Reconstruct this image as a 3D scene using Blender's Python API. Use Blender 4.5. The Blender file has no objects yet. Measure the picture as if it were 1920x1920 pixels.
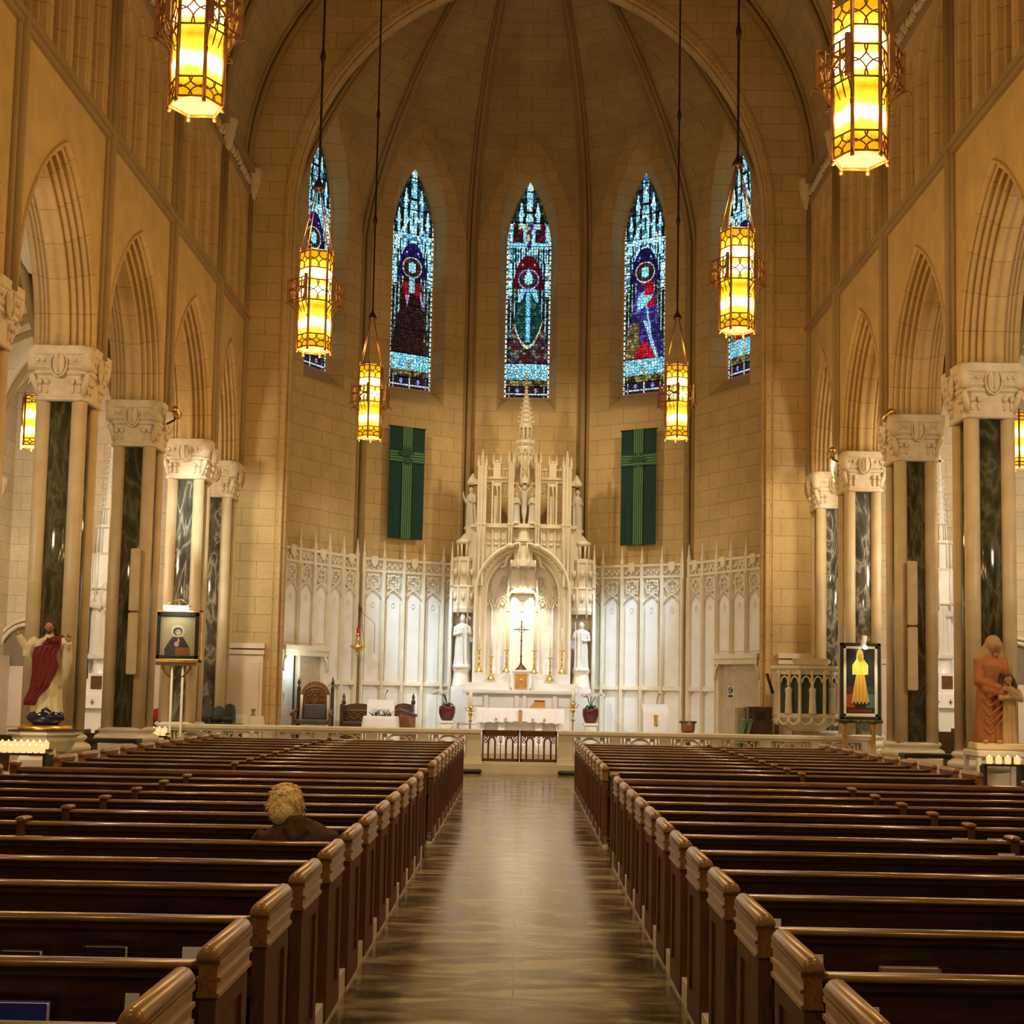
import bpy, math, random
import numpy as np
from mathutils import Vector, Matrix
random.seed(7)
PI = math.pi
SC = bpy.context.scene
COL = SC.collection
R = math.radians
# ---------------------------------------------------------------- camera
F = 2500.0
TH = math.atan(208 / 2500)
PH = .0188
CAM = Vector((.02, 0, 1.75))
PX, PY = 978 + 208 * PH, 1082.0
FW = Vector((0, math.cos(TH), math.sin(TH)))
_u = Vector((0, -math.sin(TH), math.cos(TH)))
_r = Vector((1, 0, 0))
RT = _r * math.cos(PH) + _u * math.sin(PH)
UP = -_r * math.sin(PH) + _u * math.cos(PH)
cd = bpy.data.cameras.new('camera')
cam = bpy.data.objects.new('camera', cd)
COL.objects.link(cam)
M = Matrix((RT, UP, -FW)).transposed().to_4x4()
M.translation = CAM
cam.matrix_world = M
cd.sensor_width = 36
cd.lens = 36 * F / 1920
cd.shift_x = (960 - PX) / 1920
cd.shift_y = (PY - 960) / 1920
cd.clip_end = 300
cd.clip_start = .05
SC.camera = cam
SC.view_settings.view_transform = 'Standard'
SC.view_settings.look = 'None'
SC.view_settings.exposure = 0.12
SC.view_settings.gamma = 1


def ray(x, y):
    return FW * F + RT * (x - PX) + UP * (PY - y)


def at(x, y, Y):
    d = ray(x, y)
    return CAM + d * (Y / d.y)


def atz(x, y, z):
    d = ray(x, y)
    return CAM + d * ((z - CAM.z) / d.z)


# ---------------------------------------------------------------- world and lights
w = bpy.data.worlds.new('world')
SC.world = w
w.use_nodes = True
w.node_tree.nodes['Background'].inputs[0].default_value = (1, .72, .42, 1)
w.node_tree.nodes['Background'].inputs[1].default_value = .14
WARM = (1, .58, .2)


def lamp(kind, name, loc, energy, color, size=.2, target=None, angle=60, blend=.6, size_y=None):
    l = bpy.data.lights.new(name, kind)
    l.energy = energy
    l.color = color
    if kind == 'AREA':
        l.size = size
        if size_y:
            l.shape = 'RECTANGLE'
            l.size_y = size_y
    else:
        l.shadow_soft_size = size
    if kind == 'SPOT':
        l.spot_size = R(angle)
        l.spot_blend = blend
    o = bpy.data.objects.new(name, l)
    COL.objects.link(o)
    o.location = loc
    if target:
        o.rotation_euler = (Vector(target) - Vector(loc)).to_track_quat('-Z', 'Y').to_euler()
    return o


# lanterns further back in the nave, behind the camera
for y in (-2, 5):
    for x in (-3.1, 3.1):
        lamp('POINT', 'nave_light', (x, y, 7.4), 330 if y > 0 else 180, (1, .64, .28), .3)
# flood lamps tucked behind the chancel arch
for s in (-1, 1):
    lamp('SPOT', 'chancel_flood', (s * 5.4, 32.0, 9.5), 4300, (.55, .78, 1.0), .10, (s * 2.35, 36.9, 2.7), 23, 1)
    lamp('SPOT', 'chancel_wash', (s * 5.3, 32.0, 11.5), 1300, (1, .80, .50), .3, (-s * .8, 37, 6.5), 62, 1)
    lamp('SPOT', 'sanctuary_wash', (s * 3.5, 31.9, 12.5), 900, (1, .93, .84), .3, (s * 2.6, 35.2, .8), 50, 1)  # unseen fill added to brighten the lower sanctuary
    lamp('SPOT', 'altar_key', (s * 2.0, 31.9, 13.5), 1100, (1, .95, .86), .2, (0, 36.5, 3.4), 24, 1)
    # side aisles
    lamp('AREA', 'aisle_light', (s * 10, 26, 6.2), 230, (1, .86, .66), 1.2, (s * 10.2, 34, 2.5))
    lamp('AREA', 'aisle_back_light', (s * 10, 14, 6.5), 220, (1, .8, .55), 1.2, (s * 9.5, 24, 4))
    lamp('SPOT', 'side_altar_light', (s * 9.4, 27.5, 6.4), 60, (1, .93, .85) if s < 0 else (.8, .9, 1.0), .1, (s * 10.9, 32, 3), 34, .7)

# ---------------------------------------------------------------- materials
MATS = {}


def nt(name):
    m = bpy.data.materials.new(name)
    m.use_nodes = True
    MATS[name] = m
    t = m.node_tree
    b = t.nodes['Principled BSDF']
    return m, t, b


def N(t, typ, **kw):
    n = t.nodes.new(typ)
    for k, v in kw.items():
        if k in n.inputs.keys():
            n.inputs[k].default_value = v
        else:
            setattr(n, k, v)
    return n


def ramp(t, fac, stops):
    n = t.nodes.new('ShaderNodeValToRGB')
    e = n.color_ramp.elements
    while len(e) < len(stops):
        e.new(.5)
    for i, (p, c) in enumerate(stops):
        e[i].position = p
        e[i].color = (*c, 1)
    t.links.new(fac, n.inputs[0])
    return n.outputs[0]


def mulc(t, a, b, f=1.0, mode='MULTIPLY'):
    n = t.nodes.new('ShaderNodeMix')
    n.data_type = 'RGBA'
    n.blend_type = mode
    n.inputs[0].default_value = f
    t.links.new(a, n.inputs[6])
    t.links.new(b, n.inputs[7])
    return n.outputs[2]


def bump(t, b, h, s=.3, d=.02):
    n = t.nodes.new('ShaderNodeBump')
    n.inputs['Strength'].default_value = s
    n.inputs['Distance'].default_value = d
    t.links.new(h, n.inputs['Height'])
    t.links.new(n.outputs[0], b.inputs['Normal'])


def stone(name, c, bw=.8, bh=.42, mort=.55, rough=.8, ms=.009):
    m, t, b = nt(name)
    uv = t.nodes.new('ShaderNodeUVMap')
    br = N(t, 'ShaderNodeTexBrick', Scale=1.0)
    br.inputs['Brick Width'].default_value = bw
    br.inputs['Row Height'].default_value = bh
    br.inputs['Mortar Size'].default_value = ms
    br.inputs['Mortar Smooth'].default_value = .3
    br.inputs['Color1'].default_value = (*[x * 1.04 for x in c], 1)
    br.inputs['Color2'].default_value = (*[x * .94 for x in c], 1)
    br.inputs['Mortar'].default_value = (*[x * mort for x in c], 1)
    t.links.new(uv.outputs[0], br.inputs['Vector'])
    co = t.nodes.new('ShaderNodeTexCoord')
    n1 = N(t, 'ShaderNodeTexNoise', Scale=.9, Detail=6.0)
    n2 = N(t, 'ShaderNodeTexNoise', Scale=14.0, Detail=4.0)
    t.links.new(co.outputs['Object'], n1.inputs['Vector'])
    t.links.new(co.outputs['Object'], n2.inputs['Vector'])
    a = mulc(t, br.outputs['Color'], ramp(t, n1.outputs[0], [(.3, (.86, .84, .8)), (.7, (1.08, 1.08, 1.08))]))
    a = mulc(t, a, ramp(t, n2.outputs[0], [(.3, (.93, .92, .9)), (.7, (1.05, 1.05, 1.05))]))
    t.links.new(a, b.inputs['Base Color'])
    b.inputs['Roughness'].default_value = rough
    bump(t, b, n2.outputs[0], .12, .01)
    return m


def plain(name, c, rough=.6, metal=0, noise=.12, sc=6.0, coat=0, bmp=0.0, bsc=None):
    m, t, b = nt(name)
    co = t.nodes.new('ShaderNodeTexCoord')
    n = N(t, 'ShaderNodeTexNoise', Scale=sc, Detail=5.0)
    t.links.new(co.outputs['Object'], n.inputs['Vector'])
    t.links.new(ramp(t, n.outputs[0], [(.3, tuple(x * (1 - noise) for x in c)), (.7, tuple(min(1, x * (1 + noise)) for x in c))]), b.inputs['Base Color'])
    b.inputs['Roughness'].default_value = rough
    b.inputs['Metallic'].default_value = metal
    if coat:
        b.inputs['Coat Weight'].default_value = coat
    if bmp:
        n2 = N(t, 'ShaderNodeTexNoise', Scale=bsc or sc * 5, Detail=3.0)
        t.links.new(co.outputs['Object'], n2.inputs['Vector'])
        bump(t, b, n2.outputs[0], bmp, .01)
    return m


def wood(name, c1, c2, rough=.35, axis=0, coat=.3):
    m, t, b = nt(name)
    co = t.nodes.new('ShaderNodeTexCoord')
    mp = t.nodes.new('ShaderNodeMapping')
    s = [9, 9, 9]
    s[axis] = .8
    mp.inputs['Scale'].default_value = s
    t.links.new(co.outputs['Object'], mp.inputs[0])
    n = N(t, 'ShaderNodeTexNoise', Scale=1.6, Detail=7.0, Distortion=1.2)
    t.links.new(mp.outputs[0], n.inputs['Vector'])
    n2 = N(t, 'ShaderNodeTexNoise', Scale=9.0, Detail=4.0)
    t.links.new(mp.outputs[0], n2.inputs['Vector'])
    a = ramp(t, n.outputs[0], [(.32, c1), (.5, tuple((x + y) / 2 for x, y in zip(c1, c2))), (.68, c2)])
    a = mulc(t, a, ramp(t, n2.outputs[0], [(.35, (.8, .78, .75)), (.65, (1.1, 1.1, 1.1))]))
    t.links.new(a, b.inputs['Base Color'])
    b.inputs['Roughness'].default_value = rough
    b.inputs['Coat Weight'].default_value = coat
    b.inputs['Coat Roughness'].default_value = .25
    bump(t, b, n2.outputs[0], .08, .004)
    return m


def veined(name, dark, light, vein, sc=1.3, rough=.12, lo=.47, hi=.56):
    m, t, b = nt(name)
    co = t.nodes.new('ShaderNodeTexCoord')
    mp = t.nodes.new('ShaderNodeMapping')
    mp.inputs['Scale'].default_value = (1.6, 1.6, .55)
    oi = t.nodes.new('ShaderNodeObjectInfo')
    t.links.new(co.outputs['Object'], mp.inputs[0])
    n = N(t, 'ShaderNodeTexNoise', Scale=sc, Detail=6.0, Distortion=2.6)
    n.noise_dimensions = '4D'
    ml = N(t, 'ShaderNodeMath', operation='MULTIPLY')
    ml.inputs[1].default_value = 37
    t.links.new(oi.outputs['Random'], ml.inputs[0])
    t.links.new(ml.outputs[0], n.inputs['W'])
    t.links.new(mp.outputs[0], n.inputs['Vector'])
    a = ramp(t, n.outputs[0], [(.35, dark), (lo, light), ((lo + hi) / 2, vein), (hi, light), (.66, dark)])
    t.links.new(a, b.inputs['Base Color'])
    b.inputs['Roughness'].default_value = rough
    return m


def glow(name, c, s):
    m, t, b = nt(name)
    t.nodes.remove(b)
    e = N(t, 'ShaderNodeEmission')
    e.inputs[0].default_value = (*c, 1)
    e.inputs[1].default_value = s
    t.links.new(e.outputs[0], t.nodes['Material Output'].inputs[0])
    return m


def amber(name, zmid, base=2.0, hot=9.0):
    """lit amber glass: a bulb behind it makes it hottest near the bulb"""
    m, t, b = nt(name)
    t.nodes.remove(b)
    co = t.nodes.new('ShaderNodeTexCoord')
    sp = t.nodes.new('ShaderNodeSeparateXYZ')
    t.links.new(co.outputs['Object'], sp.inputs[0])
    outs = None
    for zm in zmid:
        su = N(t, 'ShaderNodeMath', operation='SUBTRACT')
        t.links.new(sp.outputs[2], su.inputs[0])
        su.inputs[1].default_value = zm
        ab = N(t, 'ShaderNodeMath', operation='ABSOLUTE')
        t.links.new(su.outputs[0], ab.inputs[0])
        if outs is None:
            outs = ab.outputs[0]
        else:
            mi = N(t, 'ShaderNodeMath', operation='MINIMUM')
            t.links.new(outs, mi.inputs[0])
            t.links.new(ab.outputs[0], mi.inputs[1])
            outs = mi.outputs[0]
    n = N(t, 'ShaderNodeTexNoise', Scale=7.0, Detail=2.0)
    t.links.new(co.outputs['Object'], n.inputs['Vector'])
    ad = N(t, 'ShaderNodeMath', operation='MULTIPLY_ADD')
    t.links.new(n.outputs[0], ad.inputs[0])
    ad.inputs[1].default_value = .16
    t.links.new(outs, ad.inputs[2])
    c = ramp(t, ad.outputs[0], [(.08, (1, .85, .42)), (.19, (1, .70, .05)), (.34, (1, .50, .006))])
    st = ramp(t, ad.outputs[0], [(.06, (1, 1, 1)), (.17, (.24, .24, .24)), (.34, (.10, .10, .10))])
    mm = N(t, 'ShaderNodeMath', operation='MULTIPLY')
    t.links.new(st, mm.inputs[0])
    mm.inputs[1].default_value = hot
    e = N(t, 'ShaderNodeEmission')
    t.links.new(c, e.inputs[0])
    t.links.new(mm.outputs[0], e.inputs[1])
    t.links.new(e.outputs[0], t.nodes['Material Output'].inputs[0])
    return m


LIME = (.58, .425, .205)
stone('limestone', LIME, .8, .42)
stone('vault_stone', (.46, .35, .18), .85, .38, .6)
stone('aisle_vault_stone', (.66, .60, .48), .8, .3, .7)
stone('aisle_stone', (.70, .60, .43), .8, .42, .62)
stone('shaft_stone', (.58, .41, .19), 9, .62, .6)
plain('carved_stone', (.60, .50, .35), .8, 0, .1, 5, 0, .3, 9)
plain('plaster_stone', (.55, .385, .155), .85, 0, .12, 2.2, 0, .15, 30)
plain('white_marble', (.80, .79, .76), .25, 0, .07, 2)
plain('cream_marble', (.76, .68, .52), .45, 0, .08, 3)
plain('statue_marble', (.64, .60, .53), .5, 0, .05, 4)
plain('pink_stone', (.72, .60, .48), .6, 0, .06, 2)
plain('pier_stone', (.62, .49, .30), .45, 0, .12, 2.5)
plain('capital_stone', (.63, .53, .38), .7, 0, .12, 7, 0, .35, 14)
plain('rail_marble', (.66, .61, .50), .4, 0, .1, 3)
veined('green_marble', (.022, .024, .011), (.055, .055, .026), (.12, .11, .055))
veined('grey_marble', (.045, .05, .042), (.11, .11, .09), (.34, .33, .27))
wood('pew_wood', (.040, .015, .007), (.085, .033, .014), .33, 0, .25)
wood('pew_end_wood', (.075, .027, .009), (.135, .054, .018), .55, 2, 0)
wood('rail_wood', (.15, .068, .021), (.26, .128, .04), .2, 0, .5)  # pew wood lightened; light on the rail tops is put into its colour
wood('cap_wood', (.20, .095, .024), (.34, .17, .045), .28, 1, .4)  # golden copy of the pew wood, highlights on the caps put into the colour
wood('dark_wood', (.05, .022, .01), (.10, .05, .024), .4, 2, .2)
wood('throne_wood', (.17, .06, .018), (.27, .11, .04), .4, 2, .2)
plain('brass', (.72, .46, .14), .3, 1, .1, 8)
plain('gold', (.80, .52, .14), .35, 1, .2, 10)
plain('bronze', (.16, .085, .035), .4, .8, .2, 8)
plain('lantern_iron', (.30, .13, .045), .45, .6, .2, 10)
plain('rod_iron', (.035, .014, .01), .5, .4, .1, 8)
plain('black', (.012, .012, .013), .5, 0, .1, 5)
plain('white_cloth', (.82, .81, .84), .8, 0, .04, 3)
plain('white_paint', (.80, .80, .76), .5, 0, .03, 3)
plain('paper', (.82, .86, .92), .8, 0, .03, 3)
plain('page', (.80, .78, .74), .8, 0, .05, 20)
plain('blue_cover', (.03, .06, .45), .35, 0, .1, 5)
plain('dark_cover', (.03, .02, .02), .4)
plain('green_cloth', (.003, .038, .029), .85, 0, .12, 3)
plain('green_stripe', (.10, .25, .10), .8, 0, .1, 5)
plain('green_mid', (.012, .08, .042), .8, 0, .2, 9)
plain('chair_green', (.06, .085, .065), .9, 0, .15, 6)
plain('red_fabric', (.33, .014, .012), .8, 0, .15, 6)
plain('red_cloak', (.14, .004, .007), .6, 0, .2, 6)
plain('cream_robe', (.70, .61, .42), .6, 0, .08, 6)
plain('skin', (.42, .21, .10), .5, 0, .08, 6)
plain('person_skin', (.55, .33, .22), .5, 0, .05, 6)
plain('brown_hair', (.05, .028, .016), .7, 0, .2, 12)
plain('blond_hair', (.86, .66, .34), .75, 0, .15, 30, 0, .8, 60)
plain('jacket', (.05, .024, .013), .9, 0, .2, 20, 0, .3, 60)
plain('orange_robe', (.34, .115, .03), .6, 0, .2, 4)
plain('tan_robe', (.40, .25, .105), .6, 0, .15, 4)
plain('pot_red', (.10, .012, .018), .2, 0, .1, 4, .4)
plain('leaf', (.03, .08, .03), .5)
plain('blossom', (.85, .82, .86), .6, 0, .05)
plain('globe_blue', (.012, .02, .05), .12)
plain('steel', (.35, .35, .36), .35, .8)
plain('speaker_cream', (.62, .50, .33), .6)
plain('soft_grey', (.12, .12, .12), .8)
plain('cabinet_beige', (.36, .28, .18), .6)
plain('wax', (.85, .80, .68), .5)
plain('glass_dark', (.03, .03, .03), .2)
plain('rust_leaf', (.45, .3, .12), .8)
plain('cushion_black', (.01, .012, .012), .45)
plain('doorway', (.52, .44, .31), .7)
plain('grey_door', (.62, .64, .62), .6)
plain('grey_brown', (.24, .19, .13), .8)
plain('red_glass', (.5, .01, .02), .15)
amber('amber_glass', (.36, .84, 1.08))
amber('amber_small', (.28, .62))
glow('amber_base', (1, .62, .18), 2.2)
glow('flame', (1, .66, .28), 5)
glow('votive_glow', (1, .55, .2), 1.25)
glow('picture_bulb', (.9, .97, 1), 9)
glow('warm_bulb', (1, .9, .6), 20)
glow('red_flame', (1, .12, .1), 4)

# floor: polished mottled sheet flooring with a centre seam
m, t, b = nt('aisle_floor')
co = t.nodes.new('ShaderNodeTexCoord')
mp = t.nodes.new('ShaderNodeMapping')
mp.inputs['Scale'].default_value = (.9, 2.6, 1)
t.links.new(co.outputs['Object'], mp.inputs[0])
n1 = N(t, 'ShaderNodeTexNoise', Scale=1.9, Detail=9.0, Distortion=.6)
t.links.new(mp.outputs[0], n1.inputs['Vector'])
n3 = N(t, 'ShaderNodeTexNoise', Scale=1.1, Detail=3.0)
t.links.new(co.outputs['Object'], n3.inputs['Vector'])
br = N(t, 'ShaderNodeTexBrick', Scale=1.0)
br.inputs['Brick Width'].default_value = 1.0
br.inputs['Row Height'].default_value = 1.0
br.offset = 0
br.inputs['Mortar Size'].default_value = .004
for k, c in (('Color1', 1), ('Color2', .96), ('Mortar', .45)):
    br.inputs[k].default_value = (c, c, c, 1)
mp2 = t.nodes.new('ShaderNodeMapping')
mp2.inputs['Location'].default_value = (.0, .3, 0)
t.links.new(co.outputs['Object'], mp2.inputs[0])
t.links.new(mp2.outputs[0], br.inputs['Vector'])
a = ramp(t, n1.outputs[0], [(.38, (.065, .053, .032)), (.5, (.16, .136, .088)), (.62, (.33, .29, .20))])
a = mulc(t, a, br.outputs['Color'])
t.links.new(a, b.inputs['Base Color'])
rr = ramp(t, n1.outputs[0], [(.3, (.14, .14, .14)), (.7, (.25, .25, .25))])
t.links.new(rr, b.inputs['Roughness'])
b.inputs['Specular IOR Level'].default_value = .75
bump(t, b, n1.outputs[0], .06, .01)

# window glass: colours come from the panes themselves, lit by the sky behind
m, t, b = nt('stained_glass')
t.nodes.remove(b)
at_ = t.nodes.new('ShaderNodeAttribute')
at_.attribute_name = 'glass'
e = N(t, 'ShaderNodeEmission')
e.inputs[1].default_value = 1.4
t.links.new(at_.outputs['Color'], e.inputs[0])
t.links.new(e.outputs[0], t.nodes['Material Output'].inputs[0])


# painted panels: colours from face attribute, matte paint
m, t, b = nt('painted_panel')
at_ = t.nodes.new('ShaderNodeAttribute')
at_.attribute_name = 'glass'
t.links.new(at_.outputs['Color'], b.inputs['Base Color'])
b.inputs['Roughness'].default_value = .35


# ---------------------------------------------------------------- mesh building
class MB:
    def __init__(s):
        s.v = []
        s.f = []
        s.uv = []
        s.sm = []

    def add(s, vs, fs, uvs=None, smooth=False):
        o = len(s.v)
        s.v += [tuple(v) for v in vs]
        for i, f in enumerate(fs):
            s.f.append(tuple(o + k for k in f))
            s.sm.append(smooth)
            s.uv.append([uvs[k] for k in f] if uvs else None)
        return s

    def box(s, x0, x1, y0, y1, z0, z1):
        v = [(x, y, z) for z in (z0, z1) for y in (y0, y1) for x in (x0, x1)]
        return s.add(v, [(0, 2, 3, 1), (4, 5, 7, 6), (0, 1, 5, 4), (2, 6, 7, 3), (0, 4, 6, 2), (1, 3, 7, 5)])

    def cbox(s, cx, cy, cz, sx, sy, sz):
        return s.box(cx - sx / 2, cx + sx / 2, cy - sy / 2, cy + sy / 2, cz - sz / 2, cz + sz / 2)

    def bbox(s, x0, x1, y0, y1, z0, z1, b=.01):
        """box with chamfered vertical edges and top"""
        def ring(i, z):
            return [(x0 + i + b, y0 + i, z), (x1 - i - b, y0 + i, z), (x1 - i, y0 + i + b, z), (x1 - i, y1 - i - b, z),
                    (x1 - i - b, y1 - i, z), (x0 + i + b, y1 - i, z), (x0 + i, y1 - i - b, z), (x0 + i, y0 + i + b, z)]
        return s.loft([ring(b, z0), ring(0, z0 + b), ring(0, z1 - b), ring(b, z1)], cap=True)

    def loft(s, rings, cap=True, closed=True, smooth=False, uvs=None):
        n = len(rings[0])
        vs = [p for r in rings for p in r]
        fs = []
        for i in range(len(rings) - 1):
            for j in range(n if closed else n - 1):
                a = i * n + j
                b2 = i * n + (j + 1) % n
                fs.append((a, b2, b2 + n, a + n))
        if cap and closed:
            fs.append(tuple(range(n))[::-1])
            fs.append(tuple(range((len(rings) - 1) * n, len(rings) * n)))
        return s.add(vs, fs, uvs, smooth)

    def tube(s, pts, r, n=8, cap=True, smooth=True):
        pts = [Vector(p) for p in pts]
        rs = r if isinstance(r, (list, tuple)) else [r] * len(pts)
        rings = []
        up = Vector((0, 0, 1))
        pa = None
        for i, p in enumerate(pts):
            d = (pts[min(i + 1, len(pts) - 1)] - pts[max(i - 1, 0)])
            if d.length < 1e-9:
                d = Vector((0, 0, 1))
            d.normalize()
            if pa is None:
                a = d.cross(up)
                if a.length < .05:
                    a = d.cross(Vector((1, 0, 0)))
            else:
                a = pa - d * pa.dot(d)
            a.normalize()
            pa = a
            b2 = d.cross(a)
            rings.append([p + (a * math.cos(2 * PI * k / n) + b2 * math.sin(2 * PI * k / n)) * rs[i] for k in range(n)])
        return s.loft(rings, cap, True, smooth)

    def lathe(s, prof, cx=0, cy=0, n=20, smooth=True, sx=1, sy=1, ph=0):
        rings = [[(cx + r * sx * math.cos(2 * PI * k / n + ph), cy + r * sy * math.sin(2 * PI * k / n + ph), z) for k in range(n)] for r, z in prof]
        return s.loft(rings, True, True, smooth)

    def ell(s, c, r, n=12, m_=8):
        rings = []
        for i in range(1, m_):
            a = PI * i / m_
            rings.append([(c[0] + r[0] * math.sin(a) * math.cos(2 * PI * k / n), c[1] + r[1] * math.sin(a) * math.sin(2 * PI * k / n), c[2] - r[2] * math.cos(a)) for k in range(n)])
        return s.loft(rings, True, True, True)

    def prism(s, pts, y0, y1):
        """polygon in x,z extruded along y"""
        return s.loft([[(x, y0, z) for x, z in pts], [(x, y1, z) for x, z in pts]])

    def grid(s, rows, uvf=None, smooth=True):
        n = len(rows[0])
        vs = [p for r in rows for p in r]
        uv = [q for r in uvf for q in r] if uvf else None
        fs = [(i * n + j, i * n + j + 1, (i + 1) * n + j + 1, (i + 1) * n + j) for i in range(len(rows) - 1) for j in range(n - 1)]
        return s.add(vs, fs, uv, smooth)

    def build(s, name, mat, parent=None, loc=None, rz=0, remesh=0, label=None, rot=None):
        me = bpy.data.meshes.new(name)
        me.from_pydata(s.v, [], s.f)
        me.polygons.foreach_set('use_smooth', s.sm)
        if any(s.uv):
            ul = me.uv_layers.new(name='UVMap')
            d = []
            for q, f in zip(s.uv, s.f):
                for k in range(len(f)):
                    d += list(q[k]) if q else [0, 0]
            ul.data.foreach_set('uv', d)
        me.materials.append(MATS[mat])
        me.validate()
        o = bpy.data.objects.new(name, me)
        COL.objects.link(o)
        if parent:
            o.parent = parent
        if loc:
            o.location = loc
        if rot:
            o.rotation_euler = rot
        elif rz:
            o.rotation_euler = (0, 0, rz)
        if remesh:
            md = o.modifiers.new('remesh', 'REMESH')
            md.mode = 'VOXEL'
            md.voxel_size = remesh
            md.use_smooth_shade = True
            ms = o.modifiers.new('smooth', 'SMOOTH')
            ms.iterations = 3
            ms.factor = .5
        if label:
            o['label'] = label
        return o


def tag(o, label, cat, group=None, kind=None):
    if label:
        o['label'] = label
    if cat:
        o['category'] = cat
    if group:
        o['group'] = group
    if kind:
        o['kind'] = kind
    return o


def thing(name, label, cat, loc=(0, 0, 0), rz=0, group=None):
    o = bpy.data.objects.new(name, None)
    COL.objects.link(o)
    o.location = loc
    o.rotation_euler = (0, 0, rz)
    o.empty_display_size = .1
    return tag(o, label, cat, group)


def struct(o):
    o['kind'] = 'structure'
    return o


CH = {}


def kids(o):
    return [c for c in COL.objects if c.parent == o]


def dup(root, loc, rz=None, label=None, group=None):
    if root.name not in CH:
        CH[root.name] = [(c, kids(c)) for c in kids(root)]
    r = root.copy()
    COL.objects.link(r)
    r.location = loc
    if rz is not None:
        r.rotation_euler = (0, 0, rz)
    if label:
        r['label'] = label
    if group:
        r['group'] = group
    for c0, gs in CH[root.name]:
        c = c0.copy()
        COL.objects.link(c)
        c.parent = r
        for g in gs:
            d = g.copy()
            COL.objects.link(d)
            d.parent = c
    return r


def arc(cx, cz, r, a0, a1, n=10):
    return [(cx + r * math.cos(a0 + (a1 - a0) * i / n), cz + r * math.sin(a0 + (a1 - a0) * i / n)) for i in range(n + 1)]


def parch(w_, Rr, n=14):
    """pointed arch half-width w_, radius Rr: points (u, h) from left spring over apex to right spring"""
    cx = Rr - w_
    amax = math.acos(min(1, max(-1, cx / Rr)))
    L = [(-(Rr * math.cos(amax * i / n) - cx), Rr * math.sin(amax * i / n)) for i in range(n + 1)]
    return L + [(-u, h) for u, h in L[::-1][1:]]


def archwall(mb, P, u0, u1, holes, zb, zt, ztf=None):
    """wall strip between u0,u1,zb,zt with pointed holes (uc,w,zspring,R,zhole_bottom). P(u,z)->xyz"""
    cur = u0
    T = ztf or (lambda u: zt)

    def quad(a, b2, za, zb2, zc, zd):
        mb.add([P(a, za), P(b2, zb2), P(b2, zc), P(a, zd)], [(0, 1, 2, 3)], [(a, za), (b2, zb2), (b2, zc), (a, zd)])

    def solid(a, b2):
        k = max(1, int((b2 - a) / .25)) if ztf else 1
        for i in range(k):
            p, q = a + (b2 - a) * i / k, a + (b2 - a) * (i + 1) / k
            quad(p, q, zb, zb, T(q), T(p))
    for uc, w_, zs, Rr, zh in holes:
        solid(cur, uc - w_)
        pts = parch(w_, Rr)
        for (a, ha), (b2, hb) in zip(pts, pts[1:]):
            quad(uc + a, uc + b2, zs + ha, zs + hb, T(uc + b2), T(uc + a))
        if zh > zb:
            quad(uc - w_, uc + w_, zb, zb, zh, zh)
        cur = uc + w_
    solid(cur, u1)


def sweep(mb, P3, uc, w_, zs, Rr, zb, prof, n=14):
    """sweep (inset, depth) profile along a pointed arch with legs down to zb. P3(u,depth,z)"""
    rows, uvs = [], []
    for s_, d in prof:
        pts = parch(w_ - s_, Rr - s_, n)
        path = [(-(w_ - s_), zb - zs)] + pts + [(w_ - s_, zb - zs)]
        rows.append([P3(uc + u, d, zs + h) for u, h in path])
    n2 = len(rows[0])
    ln = [0]
    base = parch(w_, Rr, n)
    base = [(-w_, zb - zs)] + base + [(w_, zb - zs)]
    for a, b2 in zip(base, base[1:]):
        ln.append(ln[-1] + math.hypot(a[0] - b2[0], a[1] - b2[1]))
    half = ln[-1] / 2
    ln = [zb + (l if l < half else ln[-1] - l) for l in ln]
    pd = 0
    for i, (s_, d) in enumerate(prof):
        uvs.append([(pd, l) for l in ln])
        pd += .07
    mb.grid(rows, uvs, True)


def rolls(steps, r=.035):
    """steps: list of (inset,depth) corners -> profile with rolls on the outer corners"""
    out = []
    for i, (s_, d) in enumerate(steps):
        if i % 2 == 1:
            for k in range(5):
                a = PI * (.0 + .25 * k)
                out.append((s_ + r * (1 - math.cos(a)) * .9, d - r * math.sin(a) * .9))
        else:
            out.append((s_, d))
    return out


# ---------------------------------------------------------------- structure
COLY = [-5.5, -1.75, 2.0, 5.75, 9.5, 13.2, 16.95, 20.7, 24.6, 28.4, 31.2]
XW = 6.75      # nave face of the arcade wall
XC = 7.2       # column centre line
ZS = 6.87      # top of capitals
fl = MB()
fl.add([(-13, -8, 0), (13, -8, 0), (13, 27.5, 0), (-13, 27.5, 0)], [(0, 1, 2, 3)])
struct(fl.build('floor', 'aisle_floor'))
# chancel platform
p = MB()
p.box(-7.9, 7.9, 27.5, 28.4, 0, .19)
p.box(-7.7, 7.7, 28.4, 40, 0, .36)
struct(p.build('trim_1', 'rail_marble'))
p = MB()
p.box(-12.6, -7.9, 28.9, 33, 0, .4)
p.box(7.9, 12.6, 28.9, 33, 0, .4)
struct(p.build('trim_2', 'rail_marble'))
# low pale kerb under the pews
for i, s in enumerate((-1, 1)):
    k = MB()
    for a, b2 in ((3.0, 13.85), (15.05, 23.0)):
        x0, x1 = sorted((s * .960, s * .999))
        k.box(x0, x1, a, b2, 0, .13)
    struct(k.build('trim_%d' % (3 + i), 'rail_marble'))

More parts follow.
